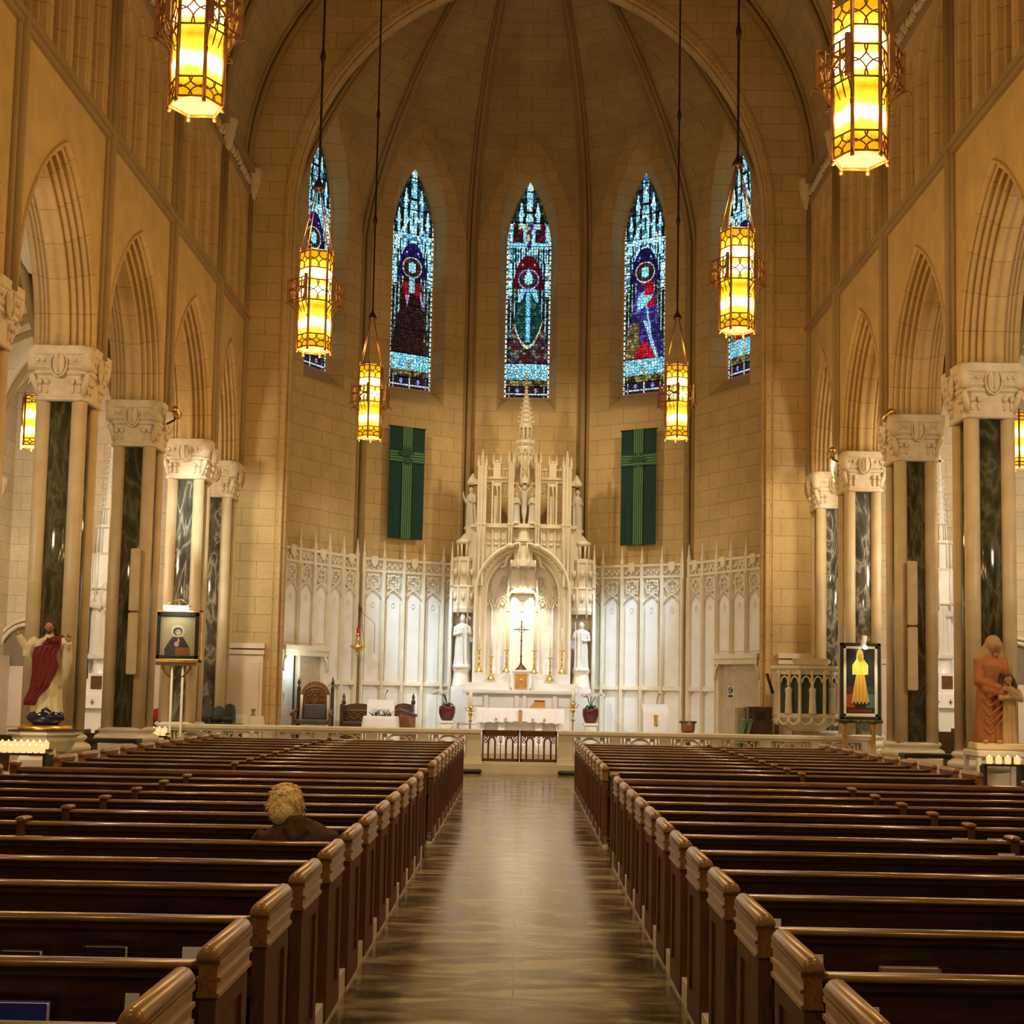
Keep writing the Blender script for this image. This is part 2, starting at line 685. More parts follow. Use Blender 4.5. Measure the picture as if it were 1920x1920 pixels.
PROF = [(0, 0), (.015, -.035), (.045, -.035), (.06, 0)]
for _i in range(4):
    _s, _d = .065 + _i * .062, .0 + _i * .085
    PROF += [(_s, _d), (_s - .004, _d + .05), (_s - .012, _d + .075)] + [(_s + .032 - .034 * math.cos(PI * q / 5), _d + .085 - .04 * math.sin(PI * q / 5)) for q in range(6)]
PROF += [(.31, .36), (.31, .45)]
PROF2 = PROF + [(s_, .9 - d) for s_, d in PROF[::-1]]


def nave_side(s, name):
    mb, ms, mo = MB(), MB(), MB()
    P = lambda u, z: (s * XW, u, z)
    Pb = lambda u, z: (s * (XW + .9), u, z)
    P3 = lambda u, d, z: (s * (XW + d), u, z)
    holes = []
    for a, b2 in zip(COLY, COLY[1:]):
        w_ = (b2 - a) / 2 - .225
        rise = 2.7
        Rr = (rise * rise + w_ * w_) / (2 * w_)
        holes.append(((a + b2) / 2, w_, ZS, Rr, 0))
    archwall(mb, P, COLY[0], 31.4, holes, ZS, 10.4)
    archwall(mb, Pb, COLY[0], 31.4, holes, ZS, 10.4)
    for h in holes:
        sweep(ms, P3, h[0], h[1], h[2], h[3], ZS, PROF2)
    # triforium
    th = []
    for a, b2 in zip(COLY, COLY[1:]):
        n = 4 if b2 - a > 3 else 3
        x0, x1 = a + .22, b2 - .22
        st = (x1 - x0) / n
        for i in range(n):
            wv = st / 2 - .07
            th.append((x0 + st * (i + .5), wv, 12.45, (.8 * .8 + wv * wv) / (2 * wv), 10.62))
    archwall(mo, P, COLY[0], 31.4, th, 10.62, 13.45)
    TP = rolls([(0, 0), (0, .03), (.05, .12), (.05, .14), (.09, .24), (.09, .26)], .028) + [(.13, .4), (.13, .5)]
    for h in th:
        sweep(mo, P3, h[0], h[1], h[2], h[3], 10.62, TP, 8)
        # slim shaft standing in each bay
        mo.tube([(s * (XW + .33), h[0], 10.6), (s * (XW + .33), h[0], 12.4)], .035, 6)
    bk = MB()
    x = s * (XW + .5)
    bk.add([(x, COLY[0], 10.4), (x, 31.4, 10.4), (x, 31.4, 13.5), (x, COLY[0], 13.5)], [(0, 1, 2, 3)],
           [(COLY[0], 10.4), (31.4, 10.4), (31.4, 13.5), (COLY[0], 13.5)])
    o = struct(mb.build(name, 'plaster_stone'))
    ms.build('arch_moulding', 'shaft_stone', o)
    mo.build('gallery_arcade', 'shaft_stone', o)
    bk.build('gallery_back', 'limestone', o)
    # string course, frieze
    sc = MB()
    for (d, z0, z1) in ((.07, 10.34, 10.42), (.12, 10.42, 10.5), (.05, 10.5, 10.62)):
        x0, x1 = sorted((s * (XW - d), s * (XW + .05)))
        sc.box(x0, x1, COLY[0], 31.4, z0, z1)
    x0, x1 = sorted((s * (XW - .06), s * (XW + .6)))
    sc.box(x0, x1, COLY[0], 31.38, 13.45, 13.55)
    x0, x1 = sorted((s * (XW - .16), s * (XW + .6)))
    sc.box(x0, x1, COLY[0], 31.38, 13.93, 14.05)
    x0, x1 = sorted((s * (XW - .02), s * (XW + .6)))
    sc.box(x0, x1, COLY[0], 31.38, 13.5, 13.95)
    sc.build('string_course', 'shaft_stone', o)
    fr = MB()
    y = 9.0
    while y < 31.2:
        fr.ell((s * (XW - .03), y, 13.74 + random.uniform(-.04, .04)), (.07, .10, .13), 7, 5)
        fr.ell((s * (XW - .04), y + .13, 13.68 + random.uniform(-.07, .13)), (.06, .05, .08), 6, 4)
        fr.tube([(s * (XW - .05), y, 13.58), (s * (XW - .09), y + .08, 13.7), (s * (XW - .05), y + .2, 13.88)], .022, 5)
        y += .24
    fr.build('carved_frieze', 'carved_stone', o)
    # wall shafts over every column
    ws = MB()
    for y in COLY[1:-1]:
        for dy, r, dx in ((-.1, .045, .02), (0, .075, .06), (.1, .045, .02)):
            ws.tube([(s * (XW - dx), y + dy, ZS - .1), (s * (XW - dx), y + dy, 14.0)], r, 8)
    for dy in (-.1, 0.):
        ws.tube([(s * (XW - .03), 31.3 + dy, ZS - .1), (s * (XW - .03), 31.3 + dy, 14.0)], .05, 8)
    ws.build('wall_shaft', 'shaft_stone', o)
    cb = MB()
    for y in COLY[1:-1] + [31.25]:
        cb.lathe([(.05, 13.35), (.10, 13.5), (.16, 13.7), (.2, 13.95), (.24, 14.05), (.2, 14.1)], s * (XW - .08), y, 10)
    cb.build('vault_corbel', 'carved_stone', o)
    return o


nave_side(-1, 'wall_left')
nave_side(1, 'wall_right')

# nave vault with transverse ribs
NW, NR = 6.9, 7.2
va = parch(NW, NR, 16)
mb = MB()
ys = [-8 + i * (39.4 / 40) for i in range(41)]
rows, uvs = [], []
L = [0]
for a, b2 in zip(va, va[1:]):
    L.append(L[-1] + math.hypot(a[0] - b2[0], a[1] - b2[1]))
for y in ys:
    rows.append([(u, y, 14.0 + h) for u, h in va])
    uvs.append([(y, l) for l in L])
mb.grid(rows, uvs)
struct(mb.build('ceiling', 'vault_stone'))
rb = MB()
for y in COLY[3:]:
    yy = min(y, 31.28)
    for dy, ins, r in ((-.13, .02, .06), (0, .12, .08), (.13, .02, .06)):
        if yy + dy > 31.36:
            continue
        rb.tube([(u * (NW - ins) / NW, yy + dy, 14.0 + h - ins * h / 7) for u, h in va], r, 6)
struct(rb.build('trim_5', 'shaft_stone'))

# chancel arch wall
YA = 31.4
CW, CR, CZ = 5.75, 6.17, 13.17
mb = MB()
pts = parch(CW, CR, 18)
for (a, ha), (b2, hb) in zip(pts, pts[1:]):
    v = [(a, YA, CZ + ha), (b2, YA, CZ + hb), (b2, YA, 21.6), (a, YA, 21.6)]
    mb.add(v, [(0, 1, 2, 3)], [(q[0], q[2]) for q in v])
for s in (-1, 1):
    v = [(s * CW, YA, 0), (s * 7.7, YA, 0), (s * 7.7, YA, 21.6), (s * CW, YA, 21.6)]
    mb.add(v, [(0, 1, 2, 3)], [(q[0] + .3, q[2]) for q in v])
o = struct(mb.build('wall_front', 'limestone'))
mo = MB()
P3 = lambda u, d, z: (u, YA + d, z)
CP = [(0, 0), (.0, -.04)] + rolls([(.02, -.04), (.02, .02), (.09, .09), (.09, .11), (.16, .2), (.16, .22)], .04) + [(.22, .33), (.22, .5), (0, .7)]
sweep(mo, P3, 0, CW, CZ, CR, .2, [(s_ - .16, d) for s_, d in CP], 20)
mo.build('arch_moulding', 'shaft_stone', o)
# dado with ledge on both sides of the arch
for s in (-1, 1):
    d = MB()
    x0, x1 = sorted((s * 6.05, s * 7.1))
    d.box(x0, x1, YA - .10, YA - .002, .36, 2.42)
    d.box(x0 - .03, x1 + .03, YA - .16, YA - .002, 2.42, 2.52)
    d.box(x0 - .03, x1 + .03, YA - .13, YA - .002, 2.56, 2.68)
    d.box(x0 + .08, x1 - .08, YA - .12, YA - .09, .6, 2.25)
    d.build('dado', 'pink_stone', o)

# aisles: outer wall, end wall, rib vault
XO = 12.6


def aisle(s, nm):
    mb = MB()
    Y0 = COLY[3]
    v = [(s * XO, Y0, 0), (s * XO, 32.6, 0), (s * XO, 32.6, 11), (s * XO, Y0, 11)]
    mb.add(v, [(0, 1, 2, 3)], [(q[1], q[2]) for q in v])
    v = [(s * 7.0, 32.6, 0), (s * XO, 32.6, 0), (s * XO, 32.6, 11), (s * 7.0, 32.6, 11)]
    mb.add(v, [(0, 1, 2, 3)], [(q[0], q[2]) for q in v])
    v = [(s * 7.6, 31.4, 0), (s * 7.6, 32.6, 0), (s * 7.6, 32.6, 11), (s * 7.6, 31.4, 11)]
    mb.add(v, [(0, 1, 2, 3)], [(q[1], q[2]) for q in v])
    o = struct(mb.build(nm, 'aisle_stone'))
    d = MB()
    x0, x1 = sorted((s * 7.6, s * 9.5))
    d.box(x0, x1, 32.45, 32.59, .4, 2.5)
    d.box(x0, x1, 32.40, 32.59, 2.5, 2.62)
    x0, x1 = sorted((s * 12.4, s * 12.58))
    d.box(x0, x1, Y0, 32.4, 0, 2.3)
    d.build('dado', 'pink_stone', o)
    # arched door recess in end wall
    dr = MB()
    xc = s * 12.0
    pt = [(xc - .62, .4)] + [(xc + a * 1.0, 2.35 + h) for a, h in parch(.62, .66, 8)] + [(xc + .62, .4)]
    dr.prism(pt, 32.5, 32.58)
    dr.build('door_tympanum', 'grey_brown', o)  # greyish-brown fill in the arch head
    dd = MB()
    dd.box(xc - .58, xc + .58, 32.44, 32.52, .4, 2.05)
    dd.box(xc - .45, xc - .05, 32.41, 32.45, .6, 1.9)
    dd.box(xc + .05, xc + .45, 32.41, 32.45, .6, 1.9)
    dd.build('door_panel', 'pink_stone', o)
    fr = MB()
    for rr, dep in ((.68, .10), (.8, .05)):
        fr.tube([(xc - rr, 32.5 - dep, .4)] + [(xc + a, 32.5 - dep, 2.35 + h) for a, h in parch(rr, rr * 1.06, 10)] + [(xc + rr, 32.5 - dep, .4)], .05, 6)
    fr.build('door_surround', 'cream_marble', o)
    # vault
    vb, ri = MB(), MB()
    xa, xb = XW + .9, XO
    yy = COLY[3:] + [32.6]
    for a, b2 in zip(yy, yy[1:]):
        hw, hx = (b2 - a) / 2, (xb - xa) / 2
        if hw < 1:
            continue
        rise = 3.0
        Rx = (rise ** 2 + hx ** 2) / (2 * hx)
        Ry = (rise ** 2 + hw ** 2) / (2 * hw)

        def hh(q, W, Rr):
            q = min(abs(q), W)
            return math.sqrt(max(0, Rr * Rr - (q + Rr - W) ** 2))
        n = 18
        rows, uvs = [], []
        for i in range(n + 1):
            x = -hx + 2 * hx * i / n
            row, ur = [], []
            for j in range(n + 1):
                y = -hw + 2 * hw * j / n
                ax, ay = hh(x, hx, Rx), hh(y, hw, Ry)
                z = max(ax, ay)
                row.append((s * (xa + hx + x), a + hw + y, ZS + z))
                ur.append((x, y + z) if ax > ay else (y, x + z))
            rows.append(row)
            uvs.append(ur)
        vb.grid(rows, uvs, False)
        for sg in (-1, 1):
            pth = []
            for i in range(n + 1):
                f = -1 + 2 * i / n
                pth.append((s * (xa + hx + f * hx), a + hw + sg * f * hw, ZS - .03 + max(hh(f * hx, hx, Rx), hh(f * hw, hw, Ry))))
            ri.tube(pth, .075, 6)
            ri.tube([(p_[0], p_[1], p_[2] - .07) for p_ in pth], .045, 6)
        for dz, r in ((-.03, .11), (-.13, .06)):
            ri.tube([(s * (xa + hx + u), a, ZS + h + dz) for u, h in parch(hx, Rx, 12)], r, 6)
    vb.build('vault', 'aisle_vault_stone', o)
    ri.build('vault_rib', 'limestone', o)
    co = MB()
    for y in COLY[3:]:
        co.lathe([(.02, 5.4), (.12, 5.7), (.16, 6.0), (.26, 6.3), (.3, 6.45), (.24, 6.5), (.16, 6.55), (.16, ZS)], s * (XO - .12), y, 10)
    co.build('corbel', 'carved_stone', o)
    return o


aisle(-1, 'wall_left_aisle')
aisle(1, 'wall_right_aisle')
# outer nave beyond the aisle vaults is closed above
rf = MB()
for s in (-1, 1):
    rf.add([(s * 6.8, -8, 13.9), (s * XO, -8, 11), (s * XO, 33, 11), (s * 6.8, 33, 13.9)], [(0, 1, 2, 3)])
struct(rf.build('ceiling_aisle', 'plaster_stone'))

# ---------------------------------------------------------------- apse
YC, RV = 31.6, 6.4
RF = RV * math.cos(R(15))
HWF = RV * math.sin(R(15))
ZAP = 21.7
ANG = [-60, -30, 0, 30, 60]


def H0(q):
    return 14.0 + 3.75 * max(0, 1 - abs(q) ** 1.7)


def fpos(a, depth=0, x=0, z=0):
    """point on facet a (deg): x along the facet, depth outward"""
    c, s = math.cos(R(a)), math.sin(R(a))
    return Vector(((RF + depth) * s + x * c, YC + (RF + depth) * c - x * s, z))


def facet_px(px, py, a, depth=0):
    """where the view through (px,py) meets facet plane -> (x along, z)"""
    d = ray(px, py)
    n = Vector((math.sin(R(a)), math.cos(R(a)), 0))
    o = Vector((0, YC, 0))
    k = ((RF + depth) - (CAM - o).dot(n)) / d.dot(n)
    p_ = CAM + d * k
    tv = Vector((math.cos(R(a)), -math.sin(R(a)), 0))
    return (p_ - o).dot(tv), p_.z


mw = MB()
for a in ANG:
    P = lambda u, z, a=a: tuple(fpos(a, 0, u, z))
    archwall(mw, P, -HWF, HWF, [(0, .85, 14.7, (2.65 ** 2 + .85 ** 2) / 1.7, 9.7)], .3, 14, lambda u: H0(u / HWF))
for s in (-1, 1):
    p0 = (s * RV * math.sin(R(75)), YC + RV * math.cos(R(75)))
    p1 = (s * 6.4, 31.4)
    v = [(p0[0], p0[1], .3), (p1[0], p1[1], .3), (p1[0], p1[1], 20), (p0[0], p0[1], 20)]
    mw.add(v, [(0, 1, 2, 3)], [(0, .3), (1.7, .3), (1.7, 20), (0, 20)])
apse = struct(mw.build('wall_apse', 'limestone'))
# conch cells
cb = MB()
APX = Vector((0, 32.0, 0))
VA = [-75, -45, -15, 15, 45, 75]


def pw(a):
    return {75: 1.3, 45: 1.45, 15: 2.0}[int(round(abs(a) / 30 - .5)) * 30 + 15]


def rib_pt(a, tt, off=0):
    b0 = Vector((RV * math.sin(R(a)), YC + RV * math.cos(R(a)), 0))
    p_ = b0.lerp(APX, tt)
    pe = pw(a)
    z = 14.0 + (ZAP - 14.0) * (1 - (1 - tt) ** pe) ** (1 / pe)
    return Vector((p_.x, p_.y, z - off))


TT = [1 - math.cos(PI / 2 * i / 22) for i in range(23)]
for a0, a1 in zip(VA, VA[1:]):
    rows, uvs = [], []
    pr_ = (pw(a0) + pw(a1)) / 2
    for tt in TT:
        row, ur = [], []
        for j in range(13):
            q = -1 + 2 * j / 12
            b0 = Vector((RV * math.sin(R(a0)), YC + RV * math.cos(R(a0)), 0))
            b1 = Vector((RV * math.sin(R(a1)), YC + RV * math.cos(R(a1)), 0))
            p_ = b0.lerp(b1, (q + 1) / 2).lerp(APX, tt)
            pe = pw(a0) * (1 - q) / 2 + pw(a1) * (1 + q) / 2
            z = H0(q) + (ZAP - H0(q)) * (1 - (1 - tt) ** pe) ** (1 / pe)
            row.append((p_.x, p_.y, z))
            ur.append((q * HWF * (1 - tt), z + tt * 3))
        rows.append(row)
        uvs.append(ur)
    cb.grid(rows, uvs)
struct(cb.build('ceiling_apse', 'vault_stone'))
rb = MB()
for a in VA:
    d = Vector((math.sin(R(a)), math.cos(R(a)), 0))
    tn = Vector((math.cos(R(a)), -math.sin(R(a)), 0))
    for off, side, r in ((.13, 0, .075), (.04, -.12, .055), (.04, .12, .055)):
        base = Vector((RV * math.sin(R(a)), YC + RV * math.cos(R(a)), 0)) - d * off + tn * side
        pth = [Vector((base.x, base.y, .3)), Vector((base.x, base.y, 14.0))]
        pth += [rib_pt(a, tt, off * tt) - d * off * (1 - tt) + tn * side * (1 - tt) for tt in TT[1:-1]]
        rb.tube(pth, r, 8)
struct(rb.build('trim_6', 'shaft_stone'))


# ---- stained glass
LB = [(.32, .76, .92), (.62, .93, 1.0), (.20, .60, .85), (.42, .84, .9), (.05, .17, .26), (.5, .8, .85)]
DKG = [(.006, .008, .008), (.012, .016, .012)]


def glass_region(kind, u, v):
    """palette of the glass at u in [-1,1], v in [0,1]"""
    au = abs(u)
    if au > .90:
        return [(.65, .72, .6), (.5, .62, .62), (.7, .75, .7)] if (v < .8 and (v * 44) % 1 < .72) else DKG
    inarch = .50 < v < .69 and au < .66 * math.sqrt(max(0, 1 - ((v - .50) / .155) ** 2))
    if .60 < v < .66 and inarch:
        if math.hypot(au - .26, (v - .612) * 9) < .05:
            return [(.3, .3, .9)] if kind != 1 else [(.5, .2, .2)]
        return [(.08, .004, .008), (.10, .006, .01)] if kind == 1 else [(.010, .006, .045), (.02, .012, .09), (.015, .01, .06)]
    if v > .62:
        top = (v - .62) / .38
        if kind == 1 and .62 < v < .69:
            return (LB if (u * 9) % 1 < .6 else DKG)
        if kind == 1 and .69 <= v < .80:
            if au < .17 - (.8 - v) * .8:
                return [(.05, .02, .22), (.03, .02, .12), (.4, .3, .08)]
            if au < .25 + (v - .69) * .3 or (v < .715 and au < .95):
                return [(.28, .75, .9), (.2, .6, .85), (.34, .8, .9)]
            if v > .775 and au < .5:
                return [(.6, .6, .35), (.3, .7, .8)]
            return [(.1, .01, .02), (.01, .01, .01)] if au < .7 else LB
        edge = .92 * (1 - max(0, top - .35) / .66)
        if au > edge:
            return [(.015, .02, .012), (.02, .03, .015), (.05, .06, .03)]
        # central tabernacle
        cw = .17 if top < .55 else .13
        if au < cw:
            if .30 < top < .46 and au < .045:
                return DKG
            if .60 < top < .63 or .86 < top < .88:
                return DKG
            return LB
        # flanking pinnacles: body then tapering spirelet
        for cx, wd, tp in ((.36, .085, .74), (.68, .075, .50)):
            q = abs(au - cx)
            if top < tp - .16 and q < wd:
                return LB
            if tp - .16 <= top < tp and q < wd * (tp - top) / .16 + .015:
                return LB[:2]
            if abs(top - (tp - .16)) < .014 and q < wd * 1.6:
                return LB
        # flying pieces between them
        if abs(top - .38 + (au - .2) * .5) < .03 or abs(top - .16) < .03:
            return LB
        if top < .12 and (au * 8) % 1 < .5:
            return LB
        return DKG + [(.02, .05, .09)]
    if v > .455 and .70 < au:
        return DKG if (v * 26) % 1 < .12 else LB
    if .155 < v <= .62:
        dx, dy = u * .66, (v - .545) * 6.4
        rr = math.hypot(dx, dy)
        face = rr < .15 and abs(dx) < .115
        if kind == 1:
            if -.02 < dy < .34 and abs(dx) < .14 * (1 - max(0, dy) / .36):
                return [(.30, .76, .86), (.36, .8, .88)]
        if face:
            return [(.26, .74, .84), (.30, .78, .86)]
        if .27 < rr < .305:
            return [(.6, .5, .5)] if kind != 1 else [(.25, .22, .7), (.4, .5, .85)]
        if rr < .27:
            return [(.06, .03, .02), (.03, .015, .012)]
        if v > .50 and not inarch:
            return LB if (au * 7) % 1 < .6 else DKG
        if v > .50:
            if kind == 1:
                return [(.08, .004, .008), (.10, .006, .01)]
            if math.hypot(au - .32, (v - .603) * 9) < .06:
                return [(.3, .3, .9)]
            return [(.010, .006, .045), (.02, .012, .08)]
        if au > .36 + (.50 - v) * 1.7 and rr > .31 and au > .3:
            return LB if (au * 6.5 + .2) % 1 < .22 else [(.012, .012, .012), (.02, .016, .012), (.07, .085, .06)]
        if kind == 0:
            if abs(u - .0) < .12 and v > .43:
                return [(.22, .62, .7)]
            if .42 < v < .48 and .10 < au < .38:
                return [(.30, .008, .016), (.2, .006, .012)]
            if .36 < v < .44 and (abs(u - .5) < .13 * (v - .36) * 14 or abs(u + .2) < .12 * (v - .36) * 14):
                return [(.42, .26, .5), (.5, .34, .56)]
            if math.hypot(u + .75, (v - .36) * 6) < .2:
                return [(.2, .5, .62), (.5, .7, .7)]
            if u > .62:
                return [(.03, .03, .02), (.02, .02, .015), (.14, .17, .12)]
            return [(.022, .008, .007), (.028, .012, .008)]
        if kind == 1:
            if au < .085 and v > .255:
                return [(.16, .52, .86), (.2, .58, .9)]
            if v > .44 and abs(au - (.5 - (v - .44) * 5)) < .16:
                return [(.26, .7, .85), (.2, .55, .8)]
            if abs(u + .72) < .12 and .42 < v < .51:
                return [(.22, .66, .8)]
            if abs((v - .235) - au * au * .28) < .008 and au < .62:
                return [(.6, .62, .4)]
            if au < .62 and v > .235 + au * au * .28:
                return [(.010, .035, .028), (.016, .05, .04), (.03, .10, .085)]
            return [(.02, .018, .012), (.08, .012, .014), (.05, .03, .07), (.12, .14, .1)]
        if v > .44 and abs(u - .22) < .24:
            return [(.46, .012, .03), (.36, .008, .02)]
        if abs(v - .43 - u * .09) < .035 and abs(u) < .35:
            return [(.24, .62, .72), (.3, .7, .78)]
        if .385 < v < .425 and .1 < u < .5:
            return [(.42, .01, .02)]
        if abs(u - (.42 - v) * 1.4 - .05) < .055 and .2 < v < .42:
            return [(.26, .6, .78), (.3, .5, .9)]
        if v < .235 and abs(u - .0) < (.255 - v) * 5.5:
            return [(.40, .008, .016), (.5, .02, .03)]
        if abs(u - (.33 - v) * 3.4) < .07 and v < .33:
            return [(.4, .75, .8)]
        if u < -.25 and v < .32:
            return [(.10, .065, .015), (.14, .10, .03), (.3, .25, .1)]
        if .36 < v < .46:
            return [(.10, .07, .42), (.05, .03, .2)]
        return [(.022, .014, .075), (.035, .02, .12), (.06, .05, .25)]
    if .085 < v <= .155:
        if au < .08 and v < .12:
            return [(.3, .3, .15)]
        return [(.25, .68, .85), (.4, .8, .88), (.16, .5, .68)] if (u * 11 + v * 60) % 1 > .12 else DKG
    if .055 < v <= .085:
        return [(.10, .08, .03), (.22, .18, .06), (.03, .02, .01)]
    if abs(v - .02) < .005 or abs(au - .76) < .03 or (au < .03):
        return [(.42, .52, .5)]
    if math.hypot(au - .4, (v - .037) * 7) < .07:
        return [(.25, .25, .7)]
    return [(.02, .012, .035), (.03, .015, .02)]


GW, GZ0, GZS, GH = .67, 10.15, 14.55, 2.12


def make_glass(a, kind, idx):
    rng = random.Random(11 + idx)
    nr = np.random.RandomState(5 + idx)
    H = GZS + GH - GZ0
    nu, nv = 62, 300
    su, sv = 15, 76
    su_, sv_ = np.meshgrid(np.arange(su), np.arange(sv))
    sx = (-1 + 2 * (su_ + .5 + nr.uniform(-.36, .36, su_.shape)) / su).ravel()
    sy = ((sv_ + .5 + nr.uniform(-.36, .36, su_.shape)) / sv).ravel()
    pick = nr.randint(0, 997, len(sx))
    br_ = nr.uniform(.72, 1.1, len(sx))
    U, V = np.meshgrid(-1 + 2 * (np.arange(nu) + .5) / nu, (np.arange(nv) + .5) / nv)
    u, v = U.ravel(), V.ravel()
    out = np.zeros((len(u), 3))
    for c0 in range(0, len(u), 3000):
        uu, vv = u[c0:c0 + 3000, None], v[c0:c0 + 3000, None]
        dx, dy = (uu - sx) * GW, (vv - sy) * H
        dd = dx * dx + dy * dy
        i2 = np.argpartition(dd, 1, axis=1)[:, :2]
        d2 = np.take_along_axis(dd, i2, 1)
        o_ = np.argsort(d2, 1)
        i2 = np.take_along_axis(i2, o_, 1)
        d2 = np.sqrt(np.take_along_axis(d2, o_, 1))
        lead = (d2[:, 1] - d2[:, 0]) < .015
        c = np.array([(lambda g: g[pick[q] % len(g)])(glass_region(kind, a_, b_)) for a_, b_, q in zip(uu[:, 0], vv[:, 0], i2[:, 0])]) * br_[i2[:, 0]][:, None]
        c[lead] *= .16
        out[c0:c0 + 3000] = c
    bars = (np.abs(((v * 9.3) % 1) - .5) < .018)
    out[bars] *= .1
    Rr = (GH ** 2 + GW ** 2) / (2 * GW)
    mb = MB()
    keep = []
    for j in range(nv):
        for i in range(nu):
            uu, vv = -1 + 2 * (i + .5) / nu, (j + .5) / nv
            z = GZ0 + vv * H
            if z > GZS:
                lim = math.sqrt(max(0, Rr * Rr - (z - GZS) ** 2)) - (Rr - GW)
                if abs(uu) * GW > lim + .01:
                    continue
            keep.append(j * nu + i)
    xs = np.linspace(-GW, GW, nu + 1)
    zs = np.linspace(GZ0, GZ0 + H, nv + 1)
    mb.v = [(x, 0, z) for z in zs for x in xs]
    for k in keep:
        j, i = divmod(k, nu)
        q = j * (nu + 1) + i
        mb.f.append((q, q + 1, q + nu + 2, q + nu + 1))
        mb.sm.append(False)
        mb.uv.append(None)
    return mb, out[keep]


def set_faces(o, cols):
    me = o.data
    at2 = me.attributes.new('glass', 'FLOAT_COLOR', 'FACE')
    d = np.ones((len(cols), 4))
    d[:, :3] = cols
    at2.data.foreach_set('color', d.ravel())


for idx, (a, kind) in enumerate(zip(ANG, (0, 0, 1, 2, 2))):
    # splayed reveal from the wall opening to the glass
    rv = MB()
    P3 = lambda u, d, z, a=a: tuple(fpos(a, d, u, z))
    r0 = (2.65 ** 2 + .85 ** 2) / 1.7
    r1 = (GH ** 2 + GW ** 2) / (2 * GW)
    A = [(-.85, 9.7 - 14.7)] + parch(.85, r0) + [(.85, 9.7 - 14.7)]
    B = [(-GW - .04, GZ0 - GZS - .04)] + [(x * 1.05, h * 1.01) for x, h in parch(GW, r1)] + [(GW + .04, GZ0 - GZS - .04)]
    B2 = [(-GW + .02, GZ0 - GZS + .02)] + [(x * .97, h * .98) for x, h in parch(GW, r1)] + [(GW - .02, GZ0 - GZS + .02)]
    rows = [[P3(x, 0, 14.7 + h) for x, h in A + A[:1]], [P3(x, .42, GZS + h) for x, h in B + B[:1]],
            [P3(x, .44, GZS + h) for x, h in B2 + B2[:1]], [P3(x, .55, GZS + h) for x, h in B2 + B2[:1]]]
    rv.grid(rows, [[(i * .3, q[2]) for q in rw] for i, rw in enumerate(rows)], False)
    wo = struct(rv.build('window_%d' % (idx + 1), 'limestone'))
    mb, cols = make_glass(a, kind, idx)
    g = mb.build('stained_glass', 'stained_glass', wo)
    g.location = fpos(a, .5, 0, 0)
    g.rotation_euler = (0, 0, -R(a))
    set_faces(g, cols)

# ---- marble panelling round the apse
ZL, ZT, ZM = 1.78, 4.25, 5.2     # ledge, bottom of tracery, top


